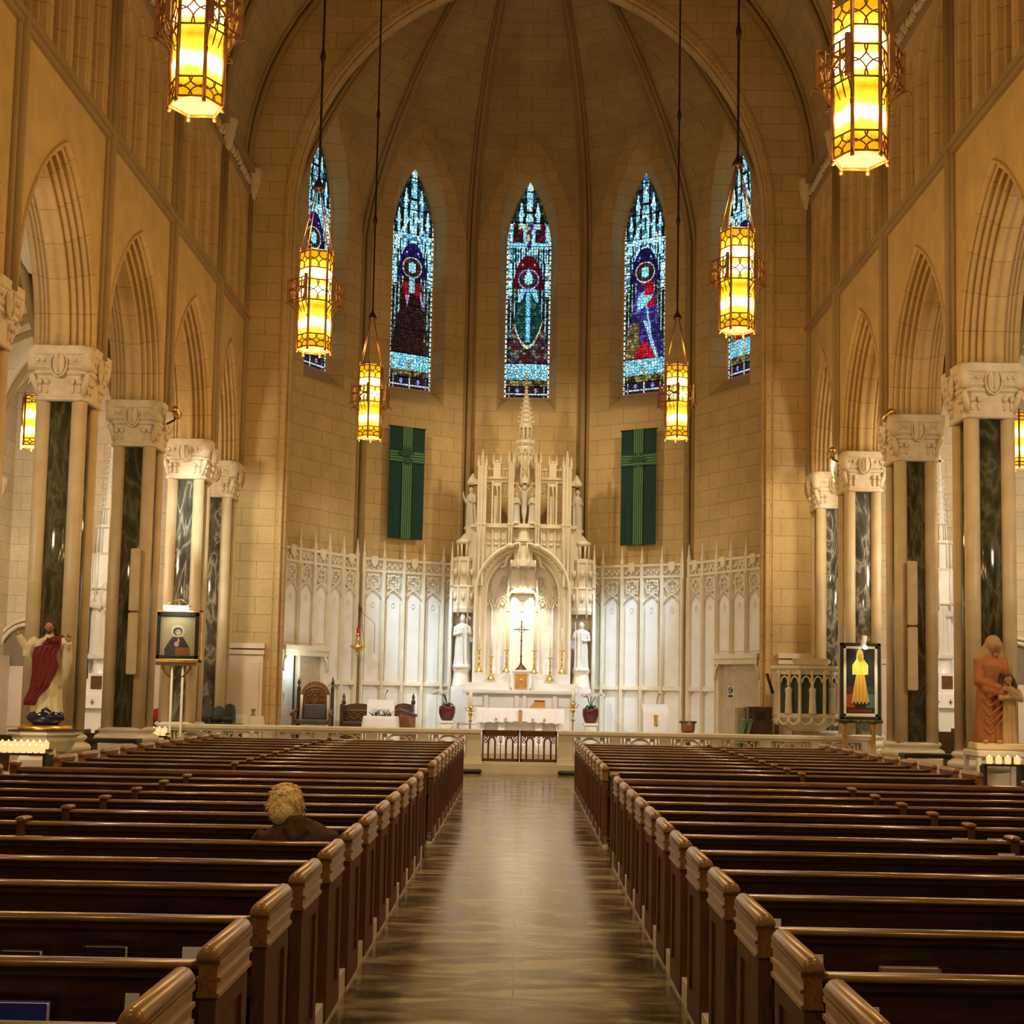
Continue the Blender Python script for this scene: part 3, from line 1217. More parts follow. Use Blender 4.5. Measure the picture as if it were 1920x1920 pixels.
def panelling(a, n, i0, i1, lintel=None, name='trim'):
    o = bpy.data.objects.new(name, None)
    COL.objects.link(o)
    o.location = fpos(a, 0, 0, 0)
    o.rotation_euler = (0, 0, -R(a))
    struct(o)
    slab, fr, tr, sp = MB(), MB(), MB(), MB()
    pwid = (2 * HWF - .3) / n
    X = [-HWF + .15 + pwid * i for i in range(n + 1)]
    slab.box(X[0], X[-1], -.06, -.005, (lintel if lintel else .36), ZM)
    if lintel:
        slab.box(X[0], X[i0], -.06, -.005, .36, lintel) if i0 > 0 else None
        slab.box(X[i1], X[-1], -.06, -.005, .36, lintel) if i1 < n else None
    for i in range(n + 1):
        x = X[i]
        inside = lintel and X[i0] + .01 < x < X[i1] - .01
        zb = lintel if inside else .36
        fr.box(x - .045, x + .045, -.16, -.05, zb, ZM + .08)
        fr.box(x - .02, x + .02, -.2, -.15, zb, ZM - .4)
        # spike
        sp.loft([[(x + dx * .045, -.13 + dy * .045, ZM + .05) for dx, dy in ((-1, -1), (1, -1), (1, 1), (-1, 1))],
                 [(x + dx * .03, -.13 + dy * .03, ZM + .15) for dx, dy in ((-1, -1), (1, -1), (1, 1), (-1, 1))],
                 [(x + dx * .008, -.13 + dy * .008, ZM + .5) for dx, dy in ((-1, -1), (1, -1), (1, 1), (-1, 1))]])
        for q in range(3):
            sp.ell((x, -.13, ZM + .2 + q * .1), (.032 - q * .006,) * 2 + (.02,), 6, 4)
    for i in range(n):
        x0, x1 = X[i] + .05, X[i + 1] - .05
        xc, hw = (x0 + x1) / 2, (x1 - x0) / 2
        inside = lintel and i0 <= i < i1
        zb = (lintel + .1) if inside else ZL
        # raised panel with shouldered head
        slab.prism([(x0 + .05, zb + .08), (x1 - .05, zb + .08), (x1 - .05, ZT - .18), (xc + hw * .4, ZT - .06), (xc, ZT + .02), (xc - hw * .4, ZT - .06), (x0 + .05, ZT - .18)], -.10, -.055)
        tr.tube([(xc + .045 * math.cos(q * PI / 4), -.105, ZT - .3 + .075 * math.sin(q * PI / 4)) for q in range(9)], .011, 4)
        # ledge and lower blind arch
        if not inside:
            fr.box(x0 - .01, x1 + .01, -.17, -.05, ZL - .03, ZL + .03)
            fr.box(x0 - .01, x1 + .01, -.13, -.05, ZL + .03, ZL + .09)
            tr.tube([(x, -.1, z) for x, z in arc(xc, ZL - .19, hw, PI * .93, PI * .07, 8)], .022, 5)
            slab.box(x0 + .04, x1 - .04, -.09, -.055, .5, ZL - .2)
        # tracery zone: ogee edge, circle with cusps, leaves
        tr.tube([(x0, -.12, ZT - .15), (x0 + hw * .4, -.12, ZT + .02), (xc, -.12, ZT + .12), (x1 - hw * .4, -.12, ZT + .02), (x1, -.12, ZT - .15)], .022, 5)
        tr.tube([(x, -.11, z) for x, z in arc(xc, ZT + .32, hw * .78, 0, 2 * PI, 14)], .024, 5)
        ph = random.choice([0, PI / 4])
        for q in range(4):
            aa = ph + q * PI / 2
            cx, cz = xc + hw * .38 * math.cos(aa), ZT + .32 + hw * .38 * math.sin(aa)
            tr.tube([(x, -.12, z) for x, z in arc(cx, cz, hw * .33, aa - 2.1, aa + 2.1, 7)], .018, 4)
            tr.ell((xc + hw * .85 * math.cos(aa + PI / 4), -.1, ZT + .32 + hw * .95 * math.sin(aa + PI / 4)), (.04, .03, .05), 6, 4)
        tr.ell((xc, -.12, ZT + .32), (.05, .035, .05), 6, 4)
        # cornice band with leaves
        fr.box(x0 - .01, x1 + .01, -.14, -.05, ZM - .37, ZM - .31)
        fr.box(x0 - .01, x1 + .01, -.15, -.05, ZM - .05, ZM + .02)
        for q in range(6):
            tr.ell((x0 + hw * 2 * (q + .5) / 6, -.09, ZM - .2 + (.03 if q % 2 else -.03)), (.045, .04, .07), 6, 4)
        if i % 2 == 0:
            fr.prism([(xc - .09, ZM + .06), (xc + .09, ZM + .06), (xc + .09, ZM - .14), (xc, ZM - .24), (xc - .09, ZM - .14)], -.19, -.13)
    slab.build('panel', 'white_marble', o)
    fr.build('panel_frame', 'cream_marble', o)
    tr.build('tracery', 'cream_marble', o)
    sp.build('finial', 'cream_marble', o)
    if lintel:
        bk_ = MB()
        bk_.box(X[i0] + .02, X[i1] - .02, -.02, -.004, .36, lintel - .02)
        bk_.build('doorway_back', 'doorway', o)
        li = MB()
        li.box(X[i0] - .02, X[i1] + .02, -.3, 0, lintel - .02, lintel + .1)
        li.box(X[i0] + .06, X[i1] - .06, -.24, 0, lintel - .16, lintel - .02)
        for e_, sg in ((X[i0], 1), (X[i1], -1)):
            li.tube([(e_ + sg * .03, -.2, lintel - .55), (e_ + sg * .05, -.2, lintel - .3), (e_ + sg * .2, -.2, lintel - .1)], .04, 6)
            li.box(min(e_, e_ + sg * .1), max(e_, e_ + sg * .1), -.14, .02, .36, lintel)
        li.build('door_lintel', 'cream_marble', o)
    return o


panelling(-60, 5, 0, 3, 2.62, 'trim_7')
panelling(-30, 5, 0, 0, None, 'trim_8')
panelling(0, 5, 0, 0, None, 'trim_9')
panelling(30, 5, 0, 0, None, 'trim_10')
panelling(60, 5, 2, 5, 2.62, 'trim_11')

# ---------------------------------------------------------------- columns
def sq(r, c, z, n=3):
    """chamfered square ring"""
    pts = []
    for sx, sy in ((1, 1), (-1, 1), (-1, -1), (1, -1)):
        a = [(sx * r, sy * (r - c)), (sx * (r - c), sy * r)]
        if sx * sy < 0:
            a = a[::-1]
        pts += a
    return [(x, y, z) for x, y in pts]


def make_column(marble, label, loc, group=None):
    t = thing('marble_column', label, 'column', loc)
    b = MB()
    b.loft([sq(.50, .12, 0), sq(.50, .12, .6), sq(.47, .12, .64)])
    b.lathe([(.50, .63), (.565, .66), (.58, .71), (.56, .75), (.50, .78), (.46, .80), (.50, .83), (.52, .86), (.50, .89), (.46, .91), (.3, .91)], n=28)
    b.build('base', 'rail_marble', t)
    for sx in (-1, 1):
        for sy in (-1, 1):
            c = MB()
            c.lathe([(.118, .88), (.118, 3.2), (.121, 3.22), (.118, 3.24), (.118, 6.1)], sx * .275, sy * .275, 14)
            c.build('corner_shaft', 'pier_stone', t)
    k = MB()
    k.lathe([(.345, .88), (.345, 6.1)], n=32)
    k.build('shaft', marble, t)
    c = MB()
    prof = [(.40, .10, 6.03), (.425, .10, 6.05), (.425, .10, 6.09), (.405, .1, 6.12), (.41, .1, 6.3), (.44, .12, 6.42), (.475, .12, 6.45), (.475, .12, 6.49), (.455, .12, 6.51), (.485, .13, 6.54), (.485, .13, 6.58), (.47, .13, 6.6), (.50, .14, 6.72), (.53, .14, 6.75), (.535, .15, 6.87), (.50, .14, 6.89)]
    c.loft([sq(*q) for q in prof])
    for sx in (-1, 1):
        for sy in (-1, 1):
            c.tube([(sx * .33, sy * .33, 6.12), (sx * .38, sy * .38, 6.3), (sx * .43, sy * .43, 6.42), (sx * .41, sy * .41, 6.47)], [.05, .06, .05, .03], 6)
            c.lathe([(.10, 6.5), (.12, 6.62), (.13, 6.75), (.13, 6.87)], sx * .40, sy * .40, 8)
    for q in range(4):
        rot = Matrix.Rotation(q * PI / 2, 3, 'Z')
        for x in (-.33, -.24, .24, .33):
            p_ = rot @ Vector((x, -.485, 6.66))
            c.ell(p_, (.036, .036, .045), 7, 5)
        for x in (-.30, -.2, .2, .30):
            p_ = rot @ Vector((x, -.43, 6.33))
            c.ell(p_, (.05, .05, .06), 6, 5)
            p_ = rot @ Vector((x, -.41, 6.22))
            c.ell(p_, (.03, .04, .09), 6, 5)
    c.build('capital', 'capital_stone', t)
    for q in range(4):
        e_ = MB()
        e_.ell((0, -.485, 6.60), (.105, .06, .19), 16, 8)
        e_.tube([(.125 * math.cos(i * PI / 8), -.505, 6.60 + .21 * math.sin(i * PI / 8)) for i in range(17)], .018, 5)
        e_.tube([(0, -.54, 6.46), (0, -.55, 6.74)], .012, 4)
        e_.build('cartouche', 'capital_stone', t, rz=q * PI / 2)
    return t


c_g = make_column('green_marble', 'tall dark green marble column nearest on the left, behind the red-cloaked statue', (-XC, 20.7, 0))
c_w = make_column('grey_marble', 'grey-veined marble column on the left behind the framed icon on its bracket', (-XC, 28.4, 0))
dup(c_g, (-XC, 16.95, 0), 0, 'marble column cut by the left picture edge, only its carved capital showing')
dup(c_g, (-XC, 24.6, 0), 0, 'dark green marble column on the left with a tall beige speaker and a spotlight on top')
dup(c_w, (-XC, 31.1, 0), PI / 2, 'grey marble half column against the wall left of the chancel arch')
dup(c_g, (XC, 20.7, 0), PI, 'tall dark green marble column nearest on the right, behind the orange-robed statue')
dup(c_g, (XC, 24.6, 0), PI, 'dark green marble column on the right with a tall beige speaker on its face')
dup(c_w, (XC, 28.4, 0), PI, 'grey-veined marble column behind the framed golden robed painting')
dup(c_w, (XC, 31.1, 0), -PI / 2, 'grey marble half column against the wall right of the chancel arch')
# sanctuary beams from the capitals of the second columns
for s in (-1, 1):
    lamp('SPOT', 'capital_beam', (s * 6.2, 24.5, 7.15), 1500, (1, .96, .9), .06, (s * .8, 33.5, 1.3), 44, .9)
# column speakers and spotlights
for px, Y, x, s, lab in ((250, 24.6, -XC, -1, 'left'), (1708, 24.6, XC, 1, 'right')):
    sp = MB()
    yy = Y - .52
    p0, p1 = at(px, 1028 if s < 0 else 1052, yy), at(px - (6 if s < 0 else 0), 1265 if s < 0 else 1295, yy)
    xx = (p0.x + p1.x) / 2 + .03
    zm = (p0.z + p1.z) / 2
    t = thing('column_speaker', 'tall slim beige column speaker fixed to the dark column on the %s' % lab, 'speaker', (xx, yy, p1.z))
    h = p0.z - p1.z
    sp.bbox(-.085, .085, -.05, .05, 0, h * .49, .02)
    sp.bbox(-.085, .085, -.05, .05, h * .5, h, .02)
    sp.build('speaker_body', 'speaker_cream', t)
    br = MB()
    br.box(-.03, .03, .05, .12, h * .2, h * .25)
    br.box(-.03, .03, .05, .12, h * .7, h * .75)
    br.build('wall_bracket', 'black', t)


def spot_fixture(loc, target, label, e, ang, col):
    t = thing('spotlight', label, 'spotlight', loc)
    d = (Vector(target) - Vector(loc)).normalized()
    q = d.to_track_quat('Z', 'Y')
    h = MB()
    h.lathe([(.03, -.2), (.07, -.16), (.075, .0), (.09, .08), (.08, .08), (.065, .02)], n=12)
    o = h.build('lamp_head', 'brass', t)
    o.rotation_euler = q.to_euler()
    l_ = MB()
    l_.lathe([(.001, .03), (.065, .03), (.065, .035), (.001, .035)], n=12)
    o = l_.build('bulb', 'warm_bulb', t)
    o.rotation_euler = q.to_euler()
    b = MB()
    sd_ = -1 if loc[0] < 0 else 1
    b.tube([(0, 0, -.02), (sd_ * .05, .05, -.12), (sd_ * .25, .25, -.16), (sd_ * .45, .3, -.1)], .02, 6)
    b.build('bracket', 'black', t)
    lamp('SPOT', 'spot_beam', Vector(loc) + d * .14, e, col, .05, target, ang, .7)


spot_fixture(at(331, 775, 24.3), (-6.4, 31.4, 4.6), 'brass spotlight on top of the left column capital, aimed at the chancel wall', 650, 40, (.93, 1, .86))
spot_fixture(at(1664, 781, 24.3), (2.5, 33, 1.5), 'dark spotlight on top of the right dark column capital', 150, 40, (1, .95, .85))
spot_fixture(at(1559, 850, 28.0), (6.5, 31.4, 5.6), 'small brass spotlight glowing beside the right grey column capital', 200, 60, (1, .8, .5))

# ---------------------------------------------------------------- hanging lanterns
def hexpt(r, k, z, off=0):
    a = PI / 3 * k + off
    return (r * math.cos(a), r * math.sin(a), z)


BR = .25
BH = 1.42


def tracery(mb, k, z0, z1, r, rad=.008):
    a, b2 = Vector(hexpt(r, k, 0)), Vector(hexpt(r, k + 1, 0))
    for e0, e1 in (((0, 0), 1), ((1, 0), 1), ((1, 1), 1), ((0, 1), 1)):
        pts = []
        for i in range(7):
            th = PI / 2 * i / 6
            u = abs(e0[0] - .56 * math.cos(th))
            v = abs(e0[1] - .56 * math.sin(th))
            pts.append(a.lerp(b2, u) + Vector((0, 0, z0 + (z1 - z0) * v)))
        mb.tube(pts, rad, 4, False)


def make_lantern(label, loc, rz, ztop, cage=True, en=135):
    t = thing('hanging_lantern', label, 'lantern', loc, rz, 'amber nave lanterns' if cage else 'amber aisle lanterns')
    f, g, c, bt = MB(), MB(), MB(), MB()
    zs = [0, .19, .69, .99, 1.17, BH] if cage else [0, .14, .86, 1.0]
    H = zs[-1]
    for k in range(6):
        x, y, _ = hexpt(BR, k, 0)
        f.tube([(x, y, -.02), (x, y, H + .03)], .019, 6)
        f.ell((x, y, -.035), (.022, .022, .03), 6, 4)
        f.ell((x, y, H + .05), (.018, .018, .03), 6, 4)
        for z in zs:
            f.tube([hexpt(BR, k, z), hexpt(BR, k + 1, z)], .010 if 0 < z < H else .015, 4)
    bands = [(0, .19), (.69, .99), (1.17, BH)] if cage else [(0, .14), (.86, 1.0)]
    for z0, z1 in bands:
        g = MB()
        for k in range(6):
            tracery(g, k, z0, z1, BR + .004)
        g.build('tracery', 'lantern_iron', t)
    f.build('lantern_frame', 'lantern_iron', t)
    for k in range(6):
        p = MB()
        p.add([hexpt(BR - .012, k, 0), hexpt(BR - .012, k + 1, 0), hexpt(BR - .012, k + 1, H), hexpt(BR - .012, k, H)], [(0, 1, 2, 3)])
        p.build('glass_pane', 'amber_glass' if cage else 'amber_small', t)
    bt.add([hexpt(BR - .012, k, .012) for k in range(6)], [tuple(range(6))])
    bt.build('base_glass', 'amber_base', t)
    if cage:
        OR = .39
        cs = {0: MB(), 1: MB()}
        for k in range(6):
            c = cs[0] if k in (0, 1, 5) else cs[1]
            x, y, _ = hexpt(OR, k, 0)
            c.box(x - .022, x + .022, y - .022, y + .022, .65, 1.02)
            c.tube([hexpt(BR, k, .99), hexpt(OR, k, .99)], .009, 4)
            c.tube([hexpt(BR, k, .67), hexpt(OR, k, .67)], .009, 4)
            c.tube([hexpt(BR, k, .46), hexpt(BR + .03, k, .55), hexpt(OR - .02, k, .63), hexpt(OR + .04, k, .65), hexpt(OR + .07, k, .63), hexpt(OR + .06, k, .60)], .009, 5)
            c.tube([hexpt(BR + .01, k, .42), hexpt(BR + .05, k, .41), hexpt(BR + .055, k, .45), hexpt(BR + .03, k, .46)], .007, 4)
            if k in (0, 2, 3, 5):
                for z in (.68, .985):
                    c.tube([hexpt(OR, k, z), hexpt(OR, k + 1, z)], .010, 4)
                tracery(c, k, .69, .98, OR, .014)
                a, b2 = Vector(hexpt(OR, k, 0)), Vector(hexpt(OR, k + 1, 0))
                for q in (.25, .5, .75):
                    m0 = a.lerp(b2, q)
                    c.tube([m0 + Vector((0, 0, .69)), m0 * .72 + Vector((0, 0, .50))], .007, 4)
                    c.tube([m0 + Vector((0, 0, .69)), m0 + Vector((0, 0, .98))], .010, 4)
        for c in cs.values():
            c.build('cage', 'lantern_iron', t)
    ch = MB()
    zj = H + (1.0 if cage else .75)
    for k in (0, 2, 3, 5):
        ch.tube([hexpt(BR, k, H), hexpt(.03, k, zj)], .009, 5)
    ch.build('hanging_chain', 'lantern_iron', t)
    rd = MB()
    rd.lathe([(.09, zj - .02), (.085, zj + .02), (.03, zj + .12), (.018, zj + .18), (.018, ztop - loc[2])], n=8)
    for q in (2.0, 4.2):
        if zj + q < ztop - loc[2]:
            rd.lathe([(.018, zj + q - .14), (.045, zj + q), (.018, zj + q + .14)], n=8)
    rd.build('rod', 'rod_iron', t)
    for z, e_ in ((-.3, en), (H + .35, en * .4)):
        l_ = lamp('POINT', 'lantern_light', (0, 0, z), e_, WARM, .2)
        l_.parent = t
    l_ = lamp('SPOT', 'lantern_downlight', (0, 0, -.06), en * 3.2, (1, .74, .4), .16, None, 110, 1)
    l_.parent = t
    return t


la = make_lantern('large amber lantern cut by the top edge at upper left', (0, 0, 0), 0, 20)
LN = [(-3.1, 367, 207, 'amber lantern hanging nearest on the left, cut by the top edge', 0),
      (3.0, 1613, 308, 'amber lantern hanging nearest on the right, its hexagonal base seen from below', 0),
      (-3.1, 588, 661, 'amber lantern in front of the leftmost stained glass window', PI / 6 * .6),
      (3.0, 1382, 624, 'amber lantern in front of the rightmost stained glass window', 0),
      (-3.1, 692, 824, 'small far amber lantern just above and left of the left green banner', PI / 6),
      (3.0, 1268, 824, 'small far amber lantern above and right of the right green banner', PI / 6 * .9)]
for i, (X, px, py, lab, rz) in enumerate(LN):
    d = ray(px, py)
    p_ = CAM + d * ((X - CAM.x) / d.x)
    loc = (p_.x, p_.y, p_.z + .04)
    if i == 0:
        la.location = loc
        la.rotation_euler = (0, 0, rz)
        la['label'] = lab
    else:
        dup(la, loc, rz, lab)
p_ = at(63, 838, 26.3)
lb = make_lantern('small amber lantern in the left aisle near the left edge', (p_.x, p_.y, p_.z), 0, 9.6, False, 60)
p_ = at(1908, 876, 24.8)
dup(lb, (p_.x, p_.y, p_.z), .3, 'small amber lantern in the right aisle, cut by the right edge')

# ---------------------------------------------------------------- pews
XI, XE, XD = .955, 5.2, 3.17


def end_panel(s, x, t, aisle=1):
    """pew end at |x|, s side, face towards the aisle"""
    p, c, f, mo_ = MB(), MB(), MB(), MB()
    a, b2 = sorted((s * (x + .008), s * (x + .036)))
    p.box(a, b2, .07, .43, .03, .80)
    for y0, y1 in ((0, .085), (.415, .5)):
        a1, b1 = sorted((s * (x - .006), s * (x + .048)))
        p.box(a1, b1, y0, y1, .03, .80)
    a1, b1 = sorted((s * (x - .006), s * (x + .048)))
    p.box(a1, b1, .08, .42, .03, .16)
    p.box(a1, b1, .08, .42, .66, .80)
    # moulded band under the cap
    for z0, z1, d in ((.735, .75, .018), (.75, .785, .010), (.785, .80, .020), (.80, .835, .010), (.835, .852, .018)):
        a1, b1 = sorted((s * (x - d), s * (x + .045 + d * .6)))
        mo_.box(a1, b1, -.012, .51, z0, z1)
    o = p.build('end_panel', 'pew_end_wood', t)
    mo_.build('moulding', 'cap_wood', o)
    # rounded cap, swept along y with a rounded nose
    xm, hw = s * (x + .021), .036
    prof = [(-hw, .852), (-hw - .004, .866), (-hw + .005, .886), (-hw * .5, .9), (0, .904), (hw * .5, .9), (hw - .005, .886), (hw + .004, .866), (hw, .852)]
    rings = []
    for y, k in ((-.03, .55), (-.022, .85), (-.005, 1), (.5, 1), (.515, .9), (.525, .6)):
        rings.append([(xm + q * (k * .4 + .6), y, .86 + (z - .86) * k) for q, z in prof])
    c.loft(rings, True, True, True)
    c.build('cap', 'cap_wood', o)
    a1, b1 = sorted((s * (x + .0), s * (x + .06)))
    f.box(a1, b1, .02, .49, 0, .03)
    f.build('foot', 'rail_marble', o)


def make_pew(s):
    t = thing('church_pew', 'dark wooden pew', 'pew', (0, 0, 0), 0, 'pews in the %s block' % ('left' if s < 0 else 'right'))
    x0, x1 = sorted((s * (XI + .045), s * (XE - .05)))
    b = MB()
    b.loft([[(x, y, z) for x, y, z in ((x0, .14, .10), (x1, .14, .10), (x1, .165, .10), (x0, .165, .10))],
            [(x, y, z) for x, y, z in ((x0, .105, .8), (x1, .105, .8), (x1, .13, .8), (x0, .13, .8))]])
    b.box(x0, x1, .088, .12, .775, .806)
    b.build('backrest', 'pew_wood', t)
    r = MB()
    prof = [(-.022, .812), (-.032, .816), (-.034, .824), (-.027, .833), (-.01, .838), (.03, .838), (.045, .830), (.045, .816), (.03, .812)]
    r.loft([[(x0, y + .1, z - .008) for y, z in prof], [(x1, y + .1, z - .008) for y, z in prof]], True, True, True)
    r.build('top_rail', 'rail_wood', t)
    q = MB()
    q.bbox(x0, x1, .125, .50, .42, .455, .008)
    q.box(x0, x1, .44, .46, .30, .42)
    q.build('seat', 'pew_wood', t)
    k = MB()
    k.box(x0, x1, -.015, .115, .545, .56)
    k.box(x0, x1, -.025, -.01, .545, .62)
    k.build('book_rack', 'pew_wood', t)
    end_panel(s, XI, t)
    end_panel(s, XE - .055, t)
    d = MB()
    a, b2 = sorted((s * XD, s * (XD + .05)))
    d.box(a, b2, .055, .16, .1, .83)
    d.box(a, b2, .16, .46, .1, .6)
    o = d.build('divider', 'pew_end_wood', t)
    c = MB()
    c.bbox(a - .01, b2 + .01, .04, .18, .83, .86, .01)
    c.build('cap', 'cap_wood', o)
    return t


ORD = ['nearest', 'second', 'third', 'fourth', 'fifth', 'sixth', 'seventh', 'eighth', 'ninth', 'tenth', 'eleventh', 'twelfth']
for s in (-1, 1):
    sd = 'left' if s < 0 else 'right'
    proto = make_pew(s)
    ordr = 0
    for sec in range(2):
        n = 12 if sec == 0 else 10
        for k in range(n):
            far = (4.06 if sec == 0 else 15.55) + ((.849 if s < 0 else .836) if sec == 0 else .83) * k
            if sec == 0:
                lab = 'dark wooden pew, %s row from the bottom edge in the %s block' % (ORD[k], sd)
                if k == 0:
                    lab = 'dark wooden pew nearest the camera in the %s block, cut by the bottom edge' % sd
                if k == 5 and s < 0:
                    lab = 'dark brown wooden pew on which the white-haired person sits'
            else:
                j = n - 1 - k
                lab = 'dark brown wooden pew in the %s block, %s row counted from the altar rail' % (sd, ORD[j] if j else 'foremost')
            if ordr == 0:
                proto.location = (0, far - .5, 0)
                proto['label'] = lab
            else:
                dup(proto, (0, far - .5, 0), 0, lab)
            ordr += 1
    # panelled screen in front of the rear section
    t = thing('pew_screen', 'low wooden panelled screen closing the rear pews at the cross gap, %s block' % sd, 'screen', (0, 13.80 if s < 0 else 13.62, 0))
    x0, x1 = sorted((s * (XI + .0), s * XE))
    b = MB()
    b.box(x0, x1, 0, .03, .04, .80)
    x = x0 + .1
    while x < x1 - .5:
        b.box(x, x + .06, -.012, .042, .04, .78)
        x += .68
    b.build('panel', 'pew_wood', t)
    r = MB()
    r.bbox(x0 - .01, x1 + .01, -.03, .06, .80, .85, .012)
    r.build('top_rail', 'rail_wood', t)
    for xx in (XI, XE - .06):
        a, b2 = sorted((s * (xx - .01), s * (xx + .06)))
        p = MB()
        p.box(a, b2, -.04, .07, 0, .86)
        o = p.build('end_post', 'pew_end_wood', t)
        c = MB()
        c.bbox(a - .012, b2 + .012, -.055, .085, .86, .905, .012)
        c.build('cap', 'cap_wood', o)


def slab_thing(name, lab, cat, mat, c, size, rot=(0, 0, 0), group=None, extra=None, emat=None, en='pages'):
    mb = MB()
    mb.cbox(0, 0, 0, *size)
    if extra:
        t = thing(name, lab, cat, c, 0, group)
        t.rotation_euler = rot
        mb.build('cover', mat, t)
        e_ = MB()
        e_.cbox(*extra)
        e_.build(en, emat, t)
        return t
    o = mb.build(name, mat, None, c)
    o.rotation_euler = rot
    return tag(o, lab, cat, group)


# books and cards in the racks: rear face of pew k stands at far-.5
def rk(k, s=-1):
    return 4.06 + (.849 if s < 0 else .836) * k - .4


def rack_item(kind, px0, px1, py0, k, lab, mat='paper', s=-1, th=.004):
    y = rk(k, s) - .06
    a, b2 = at(px0, py0, y), at(px1, py0, y)
    wdt = b2.x - a.x
    z1 = (a.z + b2.z) / 2
    z0 = .565
    xc = (a.x + b2.x) / 2
    if kind == 'card':
        slab_thing('prayer_card', lab, 'card', mat, (xc, y - .01, (z0 + z1) / 2), (wdt, .003, z1 - z0), (R(-5), 0, 0))
    else:
        t = thing('hymn_book', lab, 'book', (xc, y, z0))
        h = z1 - z0
        c = MB()
        c.box(-wdt / 2, wdt / 2, -.022, -.018, 0, h)
        c.box(-wdt / 2, wdt / 2, .018, .022, 0, h)
        c.box(-wdt / 2, -wdt / 2 + .004, -.02, .02, 0, h)
        c.build('cover', mat, t)
        p = MB()
        p.box(-wdt / 2 + .005, wdt / 2 - .003, -.0175, .0175, .003, h - .006)
        p.build('pages', 'page', t)


rack_item('book', -60, 92, 1878, 1, 'blue hymn book in the nearest left rack, at the bottom left corner', 'blue_cover')
rack_item('card', 236, 262, 1862, 1, 'white card in the nearest left rack beside the pew end')
rack_item('card', 343, 388, 1775, 2, 'white card in the second left rack beside the pew end')
rack_item('book', 156, 238, 1774, 2, 'grey edged book lying in the second left rack', 'dark_cover')
rack_item('book', 0, 78, 1782, 2, 'book at the left edge of the second left rack', 'dark_cover')
rack_item('book', 18, 78, 1567, 6, 'flat paper booklet in a left rack at the left picture edge', 'paper')
rack_item('card', 1618, 1648, 1888, 1, 'white card in the nearest right rack beside the pew end', 'paper', 1)
rack_item('card', 1508, 1543, 1789, 2, 'printed white card in the second right rack beside the pew end', 'paper', 1)
rack_item('book', 1650, 1762, 1814, 2, 'tan booklet lying low in the second right rack', 'cabinet_beige', 1)
rack_item('card', 1425, 1464, 1722, 3, 'white card in the third right rack beside the pew end', 'paper', 1)
rack_item('card', 1785, 1815, 1571, 7, 'left one of two grey cards side by side in a right rack', 'page', 1)
rack_item('card', 1851, 1880, 1572, 7, 'right one of two grey cards side by side in a right rack', 'page', 1)
rack_item('card', 1871, 1903, 1600, 6, 'single grey card near the right picture edge in a pew rack', 'page', 1)


# ---------------------------------------------------------------- figures
def robe(mb, H, w_, d_, lean=0, folds=9, amp=.07, x=0, y=0, z=0, seed=0, top=.84, n=36):
    """standing robed body from the hem to the neck, front towards -y"""
    prof = [(0, 1.0, 1.0), (.03, 1.02, 1.02), (.2, .93, .95), (.4, .88, .92), (.52, .84, .92), (.6, .80, .9), (.68, .88, .95), (.76, .98, .95), (.8, .92, .85), (.83, .62, .68), (.85, .33, .42), (.88, .25, .36)]
    rings = []
    for f, rx, ry in prof:
        f2 = f / .88 * (top + .04)
        rr = []
        for k in range(n):
            a = 2 * PI * k / n
            g = 1 + amp * math.sin(folds * a + seed + f * 3.0) * (1 - max(0, f - .5) * 2.4) + amp * .5 * math.sin((folds * 2 - 3) * a + seed * 2)  * (1 - f)
            rr.append((x + lean * math.sin(f * 2.2) + rx * w_ * g * math.cos(a), y + ry * d_ * g * math.sin(a), z + f2 * H))
        rings.append(rr)
    mb.loft(rings, True, True, True)


def head(mb, c, h, yaw=0, tilt=0):
    """head of height h centred on c, facing -y"""
    m3 = Matrix.Rotation(yaw, 3, 'Z') @ Matrix.Rotation(tilt, 3, 'X')

    def T(p_):
        return Vector(c) + m3 @ (Vector(p_) * h)
    sub = MB()
    sub.ell((0, .02, .05), (.34, .42, .45), 16, 12)
    sub.ell((0, -.10, -.20), (.25, .27, .30), 14, 10)
    sub.ell((0, -.29, -.40), (.11, .10, .09), 8, 6)
    sub.loft([[(-.03, -.36, .10), (.03, -.36, .10), (.03, -.30, .12), (-.03, -.30, .12)],
              [(-.07, -.50, -.10), (.07, -.50, -.10), (.06, -.34, -.13), (-.06, -.34, -.13)]])
    for s_ in (-1, 1):
        sub.ell((s_ * .14, -.345, .03), (.065, .035, .035), 8, 6)
        sub.ell((s_ * .14, -.37, .10), (.09, .04, .025), 8, 6)
        sub.ell((s_ * .35, .02, -.04), (.04, .09, .12), 8, 6)
    sub.ell((0, -.365, -.22), (.10, .035, .022), 8, 6)
    sub.ell((0, -.35, -.265), (.08, .035, .025), 8, 6)
    mb.add([T(v) for v in sub.v], sub.f, None, True)


